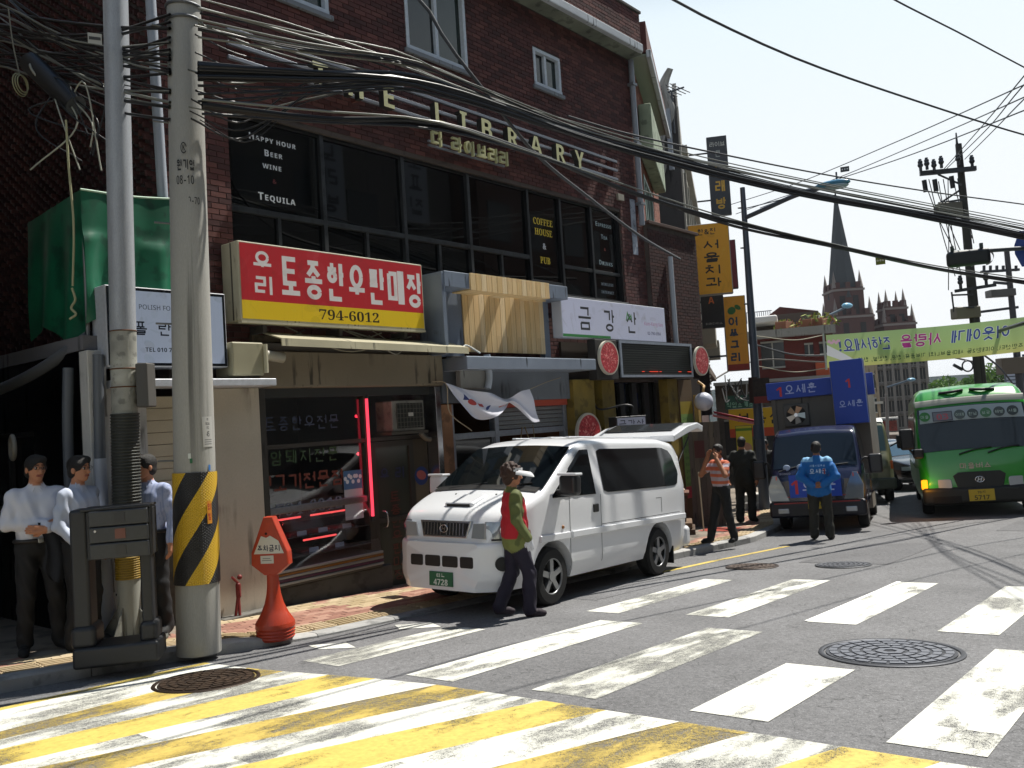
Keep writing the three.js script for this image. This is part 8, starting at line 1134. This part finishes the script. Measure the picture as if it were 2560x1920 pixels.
// ================================================================ people: one continuous surface each, from bones with radii
const toLin = (hex) => { const c = new THREE.Color(hex); return [c.r, c.g, c.b]; };
function field(bones, c0, size, cell, k, wrinkle) {                     // marching cubes over tapered capsules / ellipsoids; returns positions, normals and the bone next to each vertex
  const n = Math.ceil(size / cell), mc = new MarchingCubes(n, new THREE.MeshBasicMaterial(), false, false, 90000), F = mc.field, h = n / 2; F.fill(-1); mc.isolation = 0;
  const P = (i) => (i - h) / h * (size / 2), dist = (b, x, y, z) => {
    if (b.e) { const ex = (x - b.a.x) / b.e.x, ey = (y - b.a.y) / b.e.y, ez = (z - b.a.z) / b.e.z, l = Math.hypot(ex, ey, ez), q = Math.hypot(ex / b.e.x, ey / b.e.y, ez / b.e.z); return q > 1e-9 ? l * (l - 1) / q : -Math.min(b.e.x, b.e.y, b.e.z); }
    const dx = b.b.x - b.a.x, dy = b.b.y - b.a.y, dz = b.b.z - b.a.z, L = dx * dx + dy * dy + dz * dz || 1e-9, t = clamp(((x - b.a.x) * dx + (y - b.a.y) * dy + (z - b.a.z) * dz) / L, 0, 1); return Math.hypot(x - b.a.x - dx * t, y - b.a.y - dy * t, z - b.a.z - dz * t) - (b.r0 + (b.r1 - b.r0) * t);
  };
  for (const b of bones) {
    const m = 0.05 + 2 * k, R = b.e ? Math.max(b.e.x, b.e.y, b.e.z) : Math.max(b.r0, b.r1), B2 = b.b ?? b.a, lo = ['x', 'y', 'z'].map((q) => Math.max(1, Math.floor((Math.min(b.a[q], B2[q]) - R - m - c0[q]) / (size / 2) * h + h))), hi = ['x', 'y', 'z'].map((q) => Math.min(n - 2, Math.ceil((Math.max(b.a[q], B2[q]) + R + m - c0[q]) / (size / 2) * h + h)));
    for (let z = lo[2]; z <= hi[2]; z++) for (let y = lo[1]; y <= hi[1]; y++) for (let x = lo[0]; x <= hi[0]; x++) {
      const X = P(x) + c0.x, Y = P(y) + c0.y, Z = P(z) + c0.z, i = z * n * n + y * n + x; let d = dist(b, X, Y, Z); const kk = b.k ?? k;
      if (wrinkle && b.cloth) d += b.cloth * (Math.sin(Y * 47 + 9 * Math.sin(X * 11 + Z * 7)) * 0.6 + Math.sin(X * 61 + Y * 23 + Z * 37));
      const o = -F[i]; if (b.cut) { F[i] = -Math.max(o, -d); continue; } const q = Math.max(kk - Math.abs(o - d), 0) / kk; F[i] = -(Math.min(o, d) - q * q * kk * 0.25);
    }
  }
  mc.update(); const c = mc.count, pos = new Float32Array(c * 3), nor = new Float32Array(c * 3), tag = [];
  for (let i = 0; i < c; i++) { const q = V3(mc.positionArray[i * 3], mc.positionArray[i * 3 + 1], mc.positionArray[i * 3 + 2]).multiplyScalar(size / 2).add(c0); q.toArray(pos, i * 3); for (let j = 0; j < 3; j++) nor[i * 3 + j] = mc.normalArray[i * 3 + j]; let best = 1e9, bt = bones[0]; for (const b of bones) if (!b.cut) { const d = dist(b, q.x, q.y, q.z); if (d < best) { best = d; bt = b; } } tag.push(bt); }
  return { pos, nor, tag };
}
const skinMat = new THREE.MeshPhysicalMaterial({ vertexColors: true, roughness: 0.78, side: THREE.DoubleSide }), hairMat = (h) => M(h, 0.62, { wear: 'speck', size: 0.08, bump: 0.004, bumpSize: 0.05 });
const bone = (a, b, r0, r1, tag, cloth = 0, k) => ({ a: V3(...a), b: V3(...b), r0, r1, tag, cloth, k }), ell = (a, e, tag, cut = false, k) => ({ a: V3(...a), e: V3(...e), tag, cut, k });
function hand(w, d, n, side, curl, tag = 'skin') {                      // wrist, finger direction, palm normal
  const W = V3(...w), D = V3(...d).normalize(), N = V3(...n).addScaledVector(D, -V3(...n).dot(D)).normalize(), S = D.clone().cross(N).multiplyScalar(side), P = (a, s, q) => W.clone().addScaledVector(D, a).addScaledVector(S, s).addScaledVector(N, q), bs = [];
  const add = (a, b, r0, r1) => bs.push({ a, b, r0, r1, tag, k: 0.006 }); add(P(0, 0.01, 0), P(0.075, 0.024, 0), 0.026, 0.02); add(P(0, -0.01, 0), P(0.075, -0.022, 0), 0.025, 0.018);
  [[0.03, 0.07, 0.0095], [0.01, 0.078, 0.0098], [-0.01, 0.072, 0.0093], [-0.029, 0.057, 0.0085]].forEach(([s, L, r]) => { const a = P(0.078, s, 0), c1 = curl, b = a.clone().addScaledVector(D, L * 0.55 * Math.cos(c1)).addScaledVector(N, L * 0.55 * Math.sin(c1)), c2 = curl * 2.1, c = b.clone().addScaledVector(D, L * 0.5 * Math.cos(c2)).addScaledVector(N, L * 0.5 * Math.sin(c2)); add(a, b, r, r); add(b, c, r, r * 0.85); });
  const t0 = P(0.022, 0.028, 0.004), t1 = P(0.05, 0.052, 0.014), t2 = P(0.078, 0.055, 0.03); add(t0, t1, 0.012, 0.011); add(t1, t2, 0.011, 0.009); return bs;
}
// o: H height; J joints (defaults below, 1.75 m frame, facing +z, +x = own left); col: colours by tag; paintV(tag, p) may override; head: {turn, tilt, hair, ...}
function figure(name, label, p, facing, o) {
  const t = thing(name, label, 'person', [p.x, p.y, p.z], Math.atan2(facing.x, facing.z)), s = o.H / 1.75; t.scale.setScalar(s);
  const J = { hipL: [0.09, 0.9, 0], hipR: [-0.09, 0.9, 0], kneeL: [0.115, 0.5, 0.03], kneeR: [-0.115, 0.5, 0.03], ankL: [0.13, 0.09, -0.02], ankR: [-0.13, 0.09, -0.02], toeL: [0.16, 0.035, 0.15], toeR: [-0.16, 0.035, 0.15], shL: [0.178, 1.39, 0], shR: [-0.178, 1.39, 0], elL: [0.24, 1.13, -0.03], elR: [-0.24, 1.13, -0.03], wrL: [0.25, 0.88, 0.05], wrR: [-0.25, 0.88, 0.05], neck: [0, 1.45, -0.01], head: [0, 1.615, 0.02], handL: [[0, -1, 0.1], [-1, 0, 0.2], 0.35], handR: [[0, -1, 0.1], [1, 0, 0.2], 0.35], ...o.J }, f = o.fat ?? 1, tw = o.trouser ?? 0.012, sl = o.sleeve ?? 0.006, sleeveEnd = o.bareArm ? 'skin' : 'shirt';
  const mid = (a, b, q) => a.map((v, i) => lerp(v, b[i], q)), C = o.C ?? [0, 0, 0], lean = (y) => [C[0] * y, 0, C[2] * y], at3 = (x, y, z) => [x + C[0] * (y - 0.9), y, z + C[2] * (y - 0.9)];
  const bs = [bone(at3(-0.065, 0.94, -0.01), at3(0.065, 0.94, -0.01), 0.115 * f, 0.115 * f, 'trousers', 0.002), bone(at3(-0.05, 1.06, 0.0), at3(0.05, 1.06, 0.0), 0.115 * f, 0.115 * f, 'shirt', 0.007), bone(at3(-0.08, 1.2, 0), at3(0.08, 1.2, 0), 0.115 * f, 0.115 * f, 'shirt', 0.004), bone(at3(-0.095, 1.32, -0.005), at3(0.095, 1.32, -0.005), 0.105, 0.105, 'shirt', 0.003), bone(at3(-0.06, 1.1, 0.02), at3(-0.08, 1.3, 0.02), 0.1 * f, 0.1, 'shirt', 0.003), bone(at3(0.06, 1.1, 0.02), at3(0.08, 1.3, 0.02), 0.1 * f, 0.1, 'shirt', 0.003), bone(J.neck, mid(J.neck, J.head, 0.75), 0.056, 0.052, 'skin'), bone(mid(J.neck, [0, 1.3, 0], 0.2), mid(J.neck, J.head, 0.06), 0.07, 0.061, 'shirt', 0, 0.02)];
  if (o.hem) bs.push(bone(at3(-0.07, o.hem, 0), at3(-0.06, 1.06, 0), 0.125 * f, 0.118 * f, 'shirt', 0.004), bone(at3(0.07, o.hem, 0), at3(0.06, 1.06, 0), 0.125 * f, 0.118 * f, 'shirt', 0.004));
  for (const q of ['L', 'R']) {
    const sh = J['sh' + q], el = J['el' + q], wr = J['wr' + q], hp = J['hip' + q], kn = J['knee' + q], an = J['ank' + q], to = J['toe' + q], sgn = q === 'L' ? 1 : -1;
    bs.push(bone(at3(sgn * 0.06, 1.395, -0.005), sh, 0.07, 0.056, 'shirt', 0.002), bone(sh, mid(sh, el, 0.5), 0.055 + sl, 0.052 + sl, 'shirt', 0.005), bone(mid(sh, el, 0.5), el, o.bareArm ? 0.044 : 0.052 + sl, o.bareArm ? 0.04 : 0.046 + sl, sleeveEnd, o.bareArm ? 0 : 0.003), bone(el, mid(el, wr, o.rolled ? 0.1 : 0.9), o.bareArm ? 0.04 : 0.046 + sl, o.bareArm ? 0.031 : 0.035 + sl, sleeveEnd, o.bareArm ? 0 : 0.003), bone(mid(el, wr, 0.6), wr, 0.032, 0.027, o.glove ? 'glove' : 'skin'));
    bs.push(bone(hp, kn, 0.08 * f + tw, 0.056 + tw, 'trousers', 0.004, 0.02), bone(kn, mid(kn, an, 0.97), 0.056 + tw, 0.042 + tw * 1.4, 'trousers', 0.005, 0.015), bone([an[0], an[1] - 0.035, an[2] - 0.02], [to[0], to[1] + 0.01, to[2] - 0.05], 0.045, 0.042, 'shoe', 0, 0.02), bone([to[0], to[1] + 0.01, to[2] - 0.05], to, 0.042, 0.032, 'shoe', 0, 0.02));
  }
  const chunks = [field(bs, V3(0, 0.82, 0), 1.82, o.cell ?? 0.014, 0.035, true)];
  for (const q of ['L', 'R']) if (J['hand' + q]) chunks.push(field(hand(J['wr' + q], J['hand' + q][0], J['hand' + q][1], q === 'L' ? 1 : -1, J['hand' + q][2], o.glove ? 'glove' : 'skin'), V3(...J['wr' + q]).addScaledVector(V3(...J['hand' + q][0]).normalize(), 0.07), 0.26, o.fine ?? 0.0045, 0.006, false));
  // head in its own frame, then turned on the neck
  const hd = [ell([0, 0.03, -0.008], [0.074, 0.088, 0.094], 'skin'), ell([0, -0.035, 0.018], [0.058, 0.075, 0.066], 'skin'), ell([0, -0.085, 0.045], [0.03, 0.024, 0.03], 'skin'), { ...bone([0, 0.012, 0.078], [0, -0.028, 0.098], 0.008, 0.014, 'skin'), k: 0.012 }, ell([0.075, -0.008, -0.005], [0.011, 0.03, 0.02], 'skin', false, 0.008), ell([-0.075, -0.008, -0.005], [0.011, 0.03, 0.02], 'skin', false, 0.008), ell([0.031, 0.012, 0.094], [0.018, 0.012, 0.012], 'skin', true), ell([-0.031, 0.012, 0.094], [0.018, 0.012, 0.012], 'skin', true), { ...bone([-0.02, -0.058, 0.078], [0.02, -0.058, 0.078], 0.008, 0.008, 'lip'), k: 0.008 }, ell([0.03, 0.01, 0.071], [0.013, 0.011, 0.013], 'eye', false, 0.002), ell([-0.03, 0.01, 0.071], [0.013, 0.011, 0.013], 'eye', false, 0.002)].map((b) => b);
  const hc = field(hd, V3(0, -0.01, 0), 0.3, o.fine ?? 0.0045, 0.02, false), H = o.head ?? {}, hm = new THREE.Matrix4().makeRotationFromEuler(new THREE.Euler(H.nod ?? 0, H.turn ?? 0, H.tilt ?? 0, 'YXZ')).setPosition(...J.head), nm = new THREE.Matrix3().setFromMatrix4(hm), col = Object.fromEntries(Object.entries({ skin: 0xb07a5c, lip: 0x8d5145, eye: 0x2b1d18, trousers: 0x0d0d10, shirt: 0xc8ccd6, shoe: 0x0a0a0a, glove: 0xd5d5d8, ...o.col }).map(([k, v]) => [k, toLin(v)]));
  const geos = [...chunks.map((c) => [c, false]), [hc, true]].map(([c, isHead]) => {
    const g = new THREE.BufferGeometry(), n = c.tag.length, cc = new Float32Array(n * 3), q = V3(), w = V3();
    for (let i = 0; i < n; i++) { q.fromArray(c.pos, i * 3); let k = col[c.tag[i].tag] ?? col.skin; if (isHead) { if (c.tag[i].tag === 'skin' && q.z > 0.05 && Math.abs(Math.abs(q.x) - 0.031) < 0.02 && Math.abs(q.y - 0.034) < 0.005) k = col.eye; if (c.tag[i].tag === 'eye' && Math.abs(Math.abs(q.x) - 0.03) > 0.007) k = toLin(0xb9aca4); q.applyMatrix4(hm).toArray(c.pos, i * 3); w.fromArray(c.nor, i * 3).applyMatrix3(nm).toArray(c.nor, i * 3); } else if (o.paint) { const r = o.paint(c.tag[i].tag, q); if (r !== undefined) k = toLin(r); } k.forEach((v, j) => (cc[i * 3 + j] = v)); }
    g.setAttribute('position', new THREE.BufferAttribute(c.pos, 3)); g.setAttribute('normal', new THREE.BufferAttribute(c.nor, 3)); g.setAttribute('color', new THREE.BufferAttribute(cc, 3)); return g;
  });
  part(t, 'body', mergeGeometries(geos), skinMat);
  if (!H.bald) {
    const hb = H.curly ? [ell([0, 0.04, -0.024], [0.104, 0.108, 0.118], 'h'), ell([0, -0.05, -0.06], [0.08, 0.07, 0.065], 'h', false, 0.02), ...Array.from({ length: 60 }, () => { const a = rnd(0, 6.28), e = rnd(-0.7, 1.4); return ell([0.098 * Math.cos(a) * Math.cos(e), 0.04 + 0.104 * Math.sin(e), -0.024 + 0.112 * Math.sin(a) * Math.cos(e)], [0.024, 0.022, 0.024], 'h', false, 0.008); }), ell([0, -0.05, 0.1], [0.072, 0.11, 0.085], 'h', true)] : [ell([0, 0.038, -0.012], [0.084, 0.094, 0.104], 'h'), ell([0, -0.03, -0.045], [0.076, 0.06, 0.06], 'h', false, 0.02), ell([0.02, 0.085, 0.05], [0.05, 0.035, 0.045], 'h', false, 0.02), ell([0, -0.06, 0.09], [0.07, 0.115, 0.078], 'h', true), ell([0.09, -0.06, 0.02], [0.04, 0.05, 0.045], 'h', true), ell([-0.09, -0.06, 0.02], [0.04, 0.05, 0.045], 'h', true)];
    const hf = field(hb, V3(0, 0.01, 0), 0.34, (o.fine ?? 0.0045) * 1.1, 0.012, false), g = new THREE.BufferGeometry(); g.setAttribute('position', new THREE.BufferAttribute(hf.pos, 3)); g.setAttribute('normal', new THREE.BufferAttribute(hf.nor, 3)); part(t, 'hair', metreUV(g), hairMat(H.hair ?? 0x14100e)).applyMatrix4(hm);
  }
  if (o.collar) for (const sg of [-1, 1]) part(t, 'collar', ext(poly([[0, 0.035], [sg * 0.062, 0.045], [sg * 0.075, 0.0], [sg * 0.03, -0.045]]), 0.006, 0.003).rotateX(-0.5).rotateY(sg * 0.35).translate(J.neck[0] + C[0] * 0.5, 1.455, J.neck[2] + 0.062), M(o.collar, 0.85));
  if (o.belt) part(t, 'belt', new THREE.TorusGeometry(0.15, 0.017, 6, 32).rotateX(Math.PI / 2).scale(1.16 * f, 1.1, 0.84 * f).translate(0, 0.995, -0.003), M(0x14100d, 0.5)), part(t, 'belt_buckle', B(-0.025, 0.025, 0.975, 1.015, 0.125 * f, 0.145 * f, 0.005), chrome);
  if (o.placket) part(t, 'placket', B(-0.014, 0.014, 1.03, 1.41, 0.118 * f, 0.124 * f), M(o.placket, 0.85)).rotation.set(-0.03, 0, 0);
  if (H.glasses) { const g = merge(new THREE.TorusGeometry(0.021, 0.002, 6, 20).scale(1.15, 0.8, 1).translate(0.031, 0.01, 0.094), new THREE.TorusGeometry(0.021, 0.002, 6, 20).scale(1.15, 0.8, 1).translate(-0.031, 0.01, 0.094), bar([-0.008, 0.014, 0.096], [0.008, 0.014, 0.096], 0.002), bar([0.055, 0.014, 0.092], [0.076, 0.012, 0.0], 0.002), bar([-0.055, 0.014, 0.092], [-0.076, 0.012, 0.0], 0.002)); part(t, 'glasses', g, M(0x2a2725, 0.3, { metal: 0.5 })).applyMatrix4(hm); }
  return { t, hm, J, s };
}
const toEye = (p) => V3(eye.x - p.x, 0, eye.z - p.z).normalize(), onWalk = (px, py) => { const p = gp(px, py, 0.12); p.y = walkY(p.x, p.z); return p; }, mixDir = (p, r, f) => camR.clone().multiplyScalar(r).addScaledVector(toEye(p), f).setY(0).normalize();
{
  // three men talking at the corner
  let p = onWalk(106, 1632), m = figure('person', 'man in a white shirt with crossed arms and glasses holding a dark jacket', p, mixDir(p, 0.22, 1), { H: 1.78, fat: 1.04, trouser: 0.016, collar: 0xc9ccd6, belt: true, col: { shirt: 0xc6c9d4, trousers: 0x0b0b0d }, J: { elL: [0.245, 1.14, 0.03], wrL: [0.02, 1.09, 0.21], elR: [-0.245, 1.15, 0.03], wrR: [0.06, 1.13, 0.17], handL: [[-1, 0.1, -0.1], [0, 0, -1], 0.4], handR: [[1, 0.15, 0], [0, -0.2, -1], 0.4], toeL: [0.2, 0.035, 0.1], ankL: [0.15, 0.09, -0.03], kneeL: [0.12, 0.5, 0.03] }, head: { glasses: true, turn: 0.25, tilt: -0.05 } });
  const jk = new THREE.PlaneGeometry(1, 1, 30, 22), q = jk.attributes.position; for (let i = 0; i < q.count; i++) { const u = q.getX(i) + 0.5, v = q.getY(i) + 0.5, a = (v - 0.5) * 2; q.setXYZ(i, 0.0 + u * 0.3 + 0.05 * (1 - Math.abs(a)) * 0 + 0.03 * Math.sin(v * 9), 1.155 - Math.abs(a) ** 1.4 * (0.4 + 0.12 * Math.sin(u * 5)) - 0.05 * u, 0.185 + a * 0.055 * (1 - 0.3 * Math.abs(a)) + 0.018 * Math.sin(u * 17 + v * 3) * Math.abs(a)); } jk.computeVertexNormals();
  const j = thing('folded_jacket', 'dark navy suit jacket draped over the crossed arms', 'jacket', [p.x, p.y, p.z], m.t.rotation.y); j.scale.setScalar(1.78 / 1.75); part(j, 'cloth', metreUV(jk), M(0x171a22, 0.85, { wear: 'speck', size: 0.2 }));
  p = onWalk(212, 1622); figure('person', 'man in a pale shirt and glasses seen in profile behind the flyer stand', p, mixDir(p, 1, 0.2), { H: 1.76, fat: 1.02, trouser: 0.02, collar: 0xb8c0d0, belt: true, col: { shirt: 0xb4bccd, trousers: 0x0a0a0c }, J: { wrL: [0.2, 0.92, 0.12], wrR: [-0.2, 0.95, 0.14] }, head: { glasses: true, turn: -0.05 } });
  p = onWalk(385, 1588); figure('person', 'man in a blue striped shirt looking towards the others between the two poles', p, mixDir(p, -0.55, 1), { H: 1.77, trouser: 0.018, collar: 0xa6b0cc, belt: true, placket: 0xa9b3cd, col: { shirt: 0x9fa9c6, trousers: 0x0b0b0e }, paint: (tag, v) => (tag === 'shirt' && Math.sin(v.x * 330) > 0.55 ? 0x8390b4 : tag === 'trousers' && v.y > 0.985 && v.y < 1.02 ? 0x1a1512 : undefined), head: { turn: -0.45 } });
  // woman in the red vest
  p = gp(1300, 1541); const w = figure('person', 'woman walking in a red vest, olive sleeves, white sun visor and white gloves', p, mixDir(p, 1, -0.22), {
    H: 1.6, fat: 1.12, trouser: 0.024, hem: 0.86, sleeve: 0.012, glove: true, cell: 0.012, col: { shirt: 0xb01626, trousers: 0x161026, shoe: 0x241a24, skin: 0xa9775c, glove: 0xc9cbd2 },
    J: { hipL: [0.085, 0.88, 0], hipR: [-0.085, 0.88, 0], kneeL: [0.09, 0.5, -0.04], ankL: [0.09, 0.11, -0.22], toeL: [0.1, 0.05, -0.06], kneeR: [-0.09, 0.5, 0.12], ankR: [-0.09, 0.085, 0.1], toeR: [-0.11, 0.035, 0.26], elR: [-0.25, 1.13, -0.03], wrR: [-0.27, 0.9, 0.1], elL: [0.24, 1.13, 0.02], wrL: [0.22, 0.9, 0.15], handR: [[0, -1, 0.15], [1, 0, 0.2], 0.5], handL: [[0, -1, 0.15], [-1, 0, 0.2], 0.5] },
    paint: (tag, v) => { if (tag !== 'shirt' && !(tag === 'trousers' && v.y > 0.86)) return; const arm = Math.abs(v.x) > 0.175 + 0.03 * sstep(1.25, 1.0, v.y) * (v.y < 1.3 ? 1 : 0); if (arm) return 0x585f31; if (v.y < 0.915) return 0x70773e; if (v.y > 1.43) return 0x585f31; return 0xb01626; },
    head: { hair: 0x3d2417, curly: true, turn: -0.15, nod: 0.05 } });
  const vis = new THREE.SphereGeometry(0.125, 24, 12, 0, Math.PI, 0.85, 0.62).scale(1, 0.75, 1.85).rotateX(0.16), vm = part(w.t, 'sun_visor', merge(vis.translate(0, 0.005, 0.02), new THREE.CylinderGeometry(0.112, 0.114, 0.04, 28, 1, true, -1.5, 3).scale(0.98, 1, 1.06).translate(0, 0.068, -0.008)), M(0xd3d4d6, 0.6)); vm.applyMatrix4(w.hm);
  // man on the phone
  p = onWalk(1812, 1354); figure('person', 'man in an orange and white striped T-shirt holding both hands to his ears', p, mixDir(p, -0.95, 0.55), {
    H: 1.66, bareArm: true, trouser: 0.02, col: { shirt: 0xc06a4a, trousers: 0x0c1013, shoe: 0x0d0e10, skin: 0x9c6a4e }, J: { elL: [0.3, 1.2, 0.14], wrL: [0.12, 1.5, 0.16], elR: [-0.28, 1.2, 0.2], wrR: [-0.09, 1.53, 0.17], handL: [[-0.25, 1, -0.5], [-1, 0, 0], 0.6], handR: [[0.15, 1, -0.35], [1, 0, 0], 0.6], kneeR: [-0.11, 0.5, 0.1], ankR: [-0.13, 0.09, 0.2], toeR: [-0.14, 0.035, 0.38], kneeL: [0.12, 0.5, -0.02], ankL: [0.15, 0.09, -0.1], toeL: [0.2, 0.035, 0.05] },
    paint: (tag, v) => (tag === 'shirt' ? ((v.y * 8.2) % 1 + 1) % 1 > 0.5 ? 0xbd6243 : 0xb0a8b4 : undefined), head: { turn: 0.1 } });
  p = onWalk(1868, 1306); figure('person', 'man in dark green and black clothes walking behind the striped man', p, mixDir(p, 0.35, -1), { H: 1.78, cell: 0.018, fine: 0.008, fat: 1.15, trouser: 0.03, sleeve: 0.02, hem: 0.85, col: { shirt: 0x10150e, trousers: 0x0e120d }, J: { elL: [0.3, 1.14, -0.08], wrL: [0.33, 0.9, 0.02], kneeR: [-0.1, 0.5, 0.12], ankR: [-0.1, 0.1, 0.05], ankL: [0.1, 0.09, -0.12], toeL: [0.1, 0.04, 0.05] }, head: { hair: 0x0c0d0b } });
  p = gp(2057, 1349); figure('person', 'man in a bright blue jacket seen from behind with hands clasped at his back', p, mixDir(p, 0.05, -1), {
    H: 1.7, cell: 0.014, fat: 1.12, trouser: 0.026, sleeve: 0.022, hem: 0.88, col: { shirt: 0x0d62a8, trousers: 0x24241d, shoe: 0x0b0b0b, skin: 0x8d6048 }, J: { elL: [0.3, 1.13, -0.12], wrL: [0.07, 0.97, -0.2], elR: [-0.3, 1.13, -0.12], wrR: [-0.07, 0.98, -0.19], handL: [[-1, 0, -0.05], [0, 0, 1], 0.5], handR: [[1, -0.05, -0.05], [0, 0, 1], 0.5] },
    paint: (tag, v) => (tag === 'shirt' && v.y > 1.385 && Math.abs(v.x) > 0.06 ? 0x7fb4dc : tag === 'trousers' && v.y > 0.87 ? 0x0d62a8 : undefined), head: { tilt: 0.12, turn: -0.1 } });
  { const t = scene.children[scene.children.length - 1]; decal(t, 'jacket_print', 0.3, 0.2, (g, W, h) => { hangul(g, '서울시장후보', W * 0.1, h * 0.05, h * 0.2, { color: '#8fb6d8', weight: 0.14 }); hangul(g, '오세훈', W * 0.06, h * 0.4, h * 0.46, { color: '#b7cfe4', weight: 0.13 }); latin(g, '1', W * 0.88, h * 0.92, h * 0.7, '#7a2a44'); }, 0, 1.25, -0.148, Math.PI, 500); }
  p = onWalk(1924, 1268); figure('person', 'person in dark clothes half hidden right of the lamp post', p, mixDir(p, -0.3, 1), { H: 1.7, cell: 0.018, fine: 0.008, trouser: 0.02, col: { shirt: 0x1c1a18, trousers: 0x12110f } });
}
settle();
renderer.render(scene, camera);
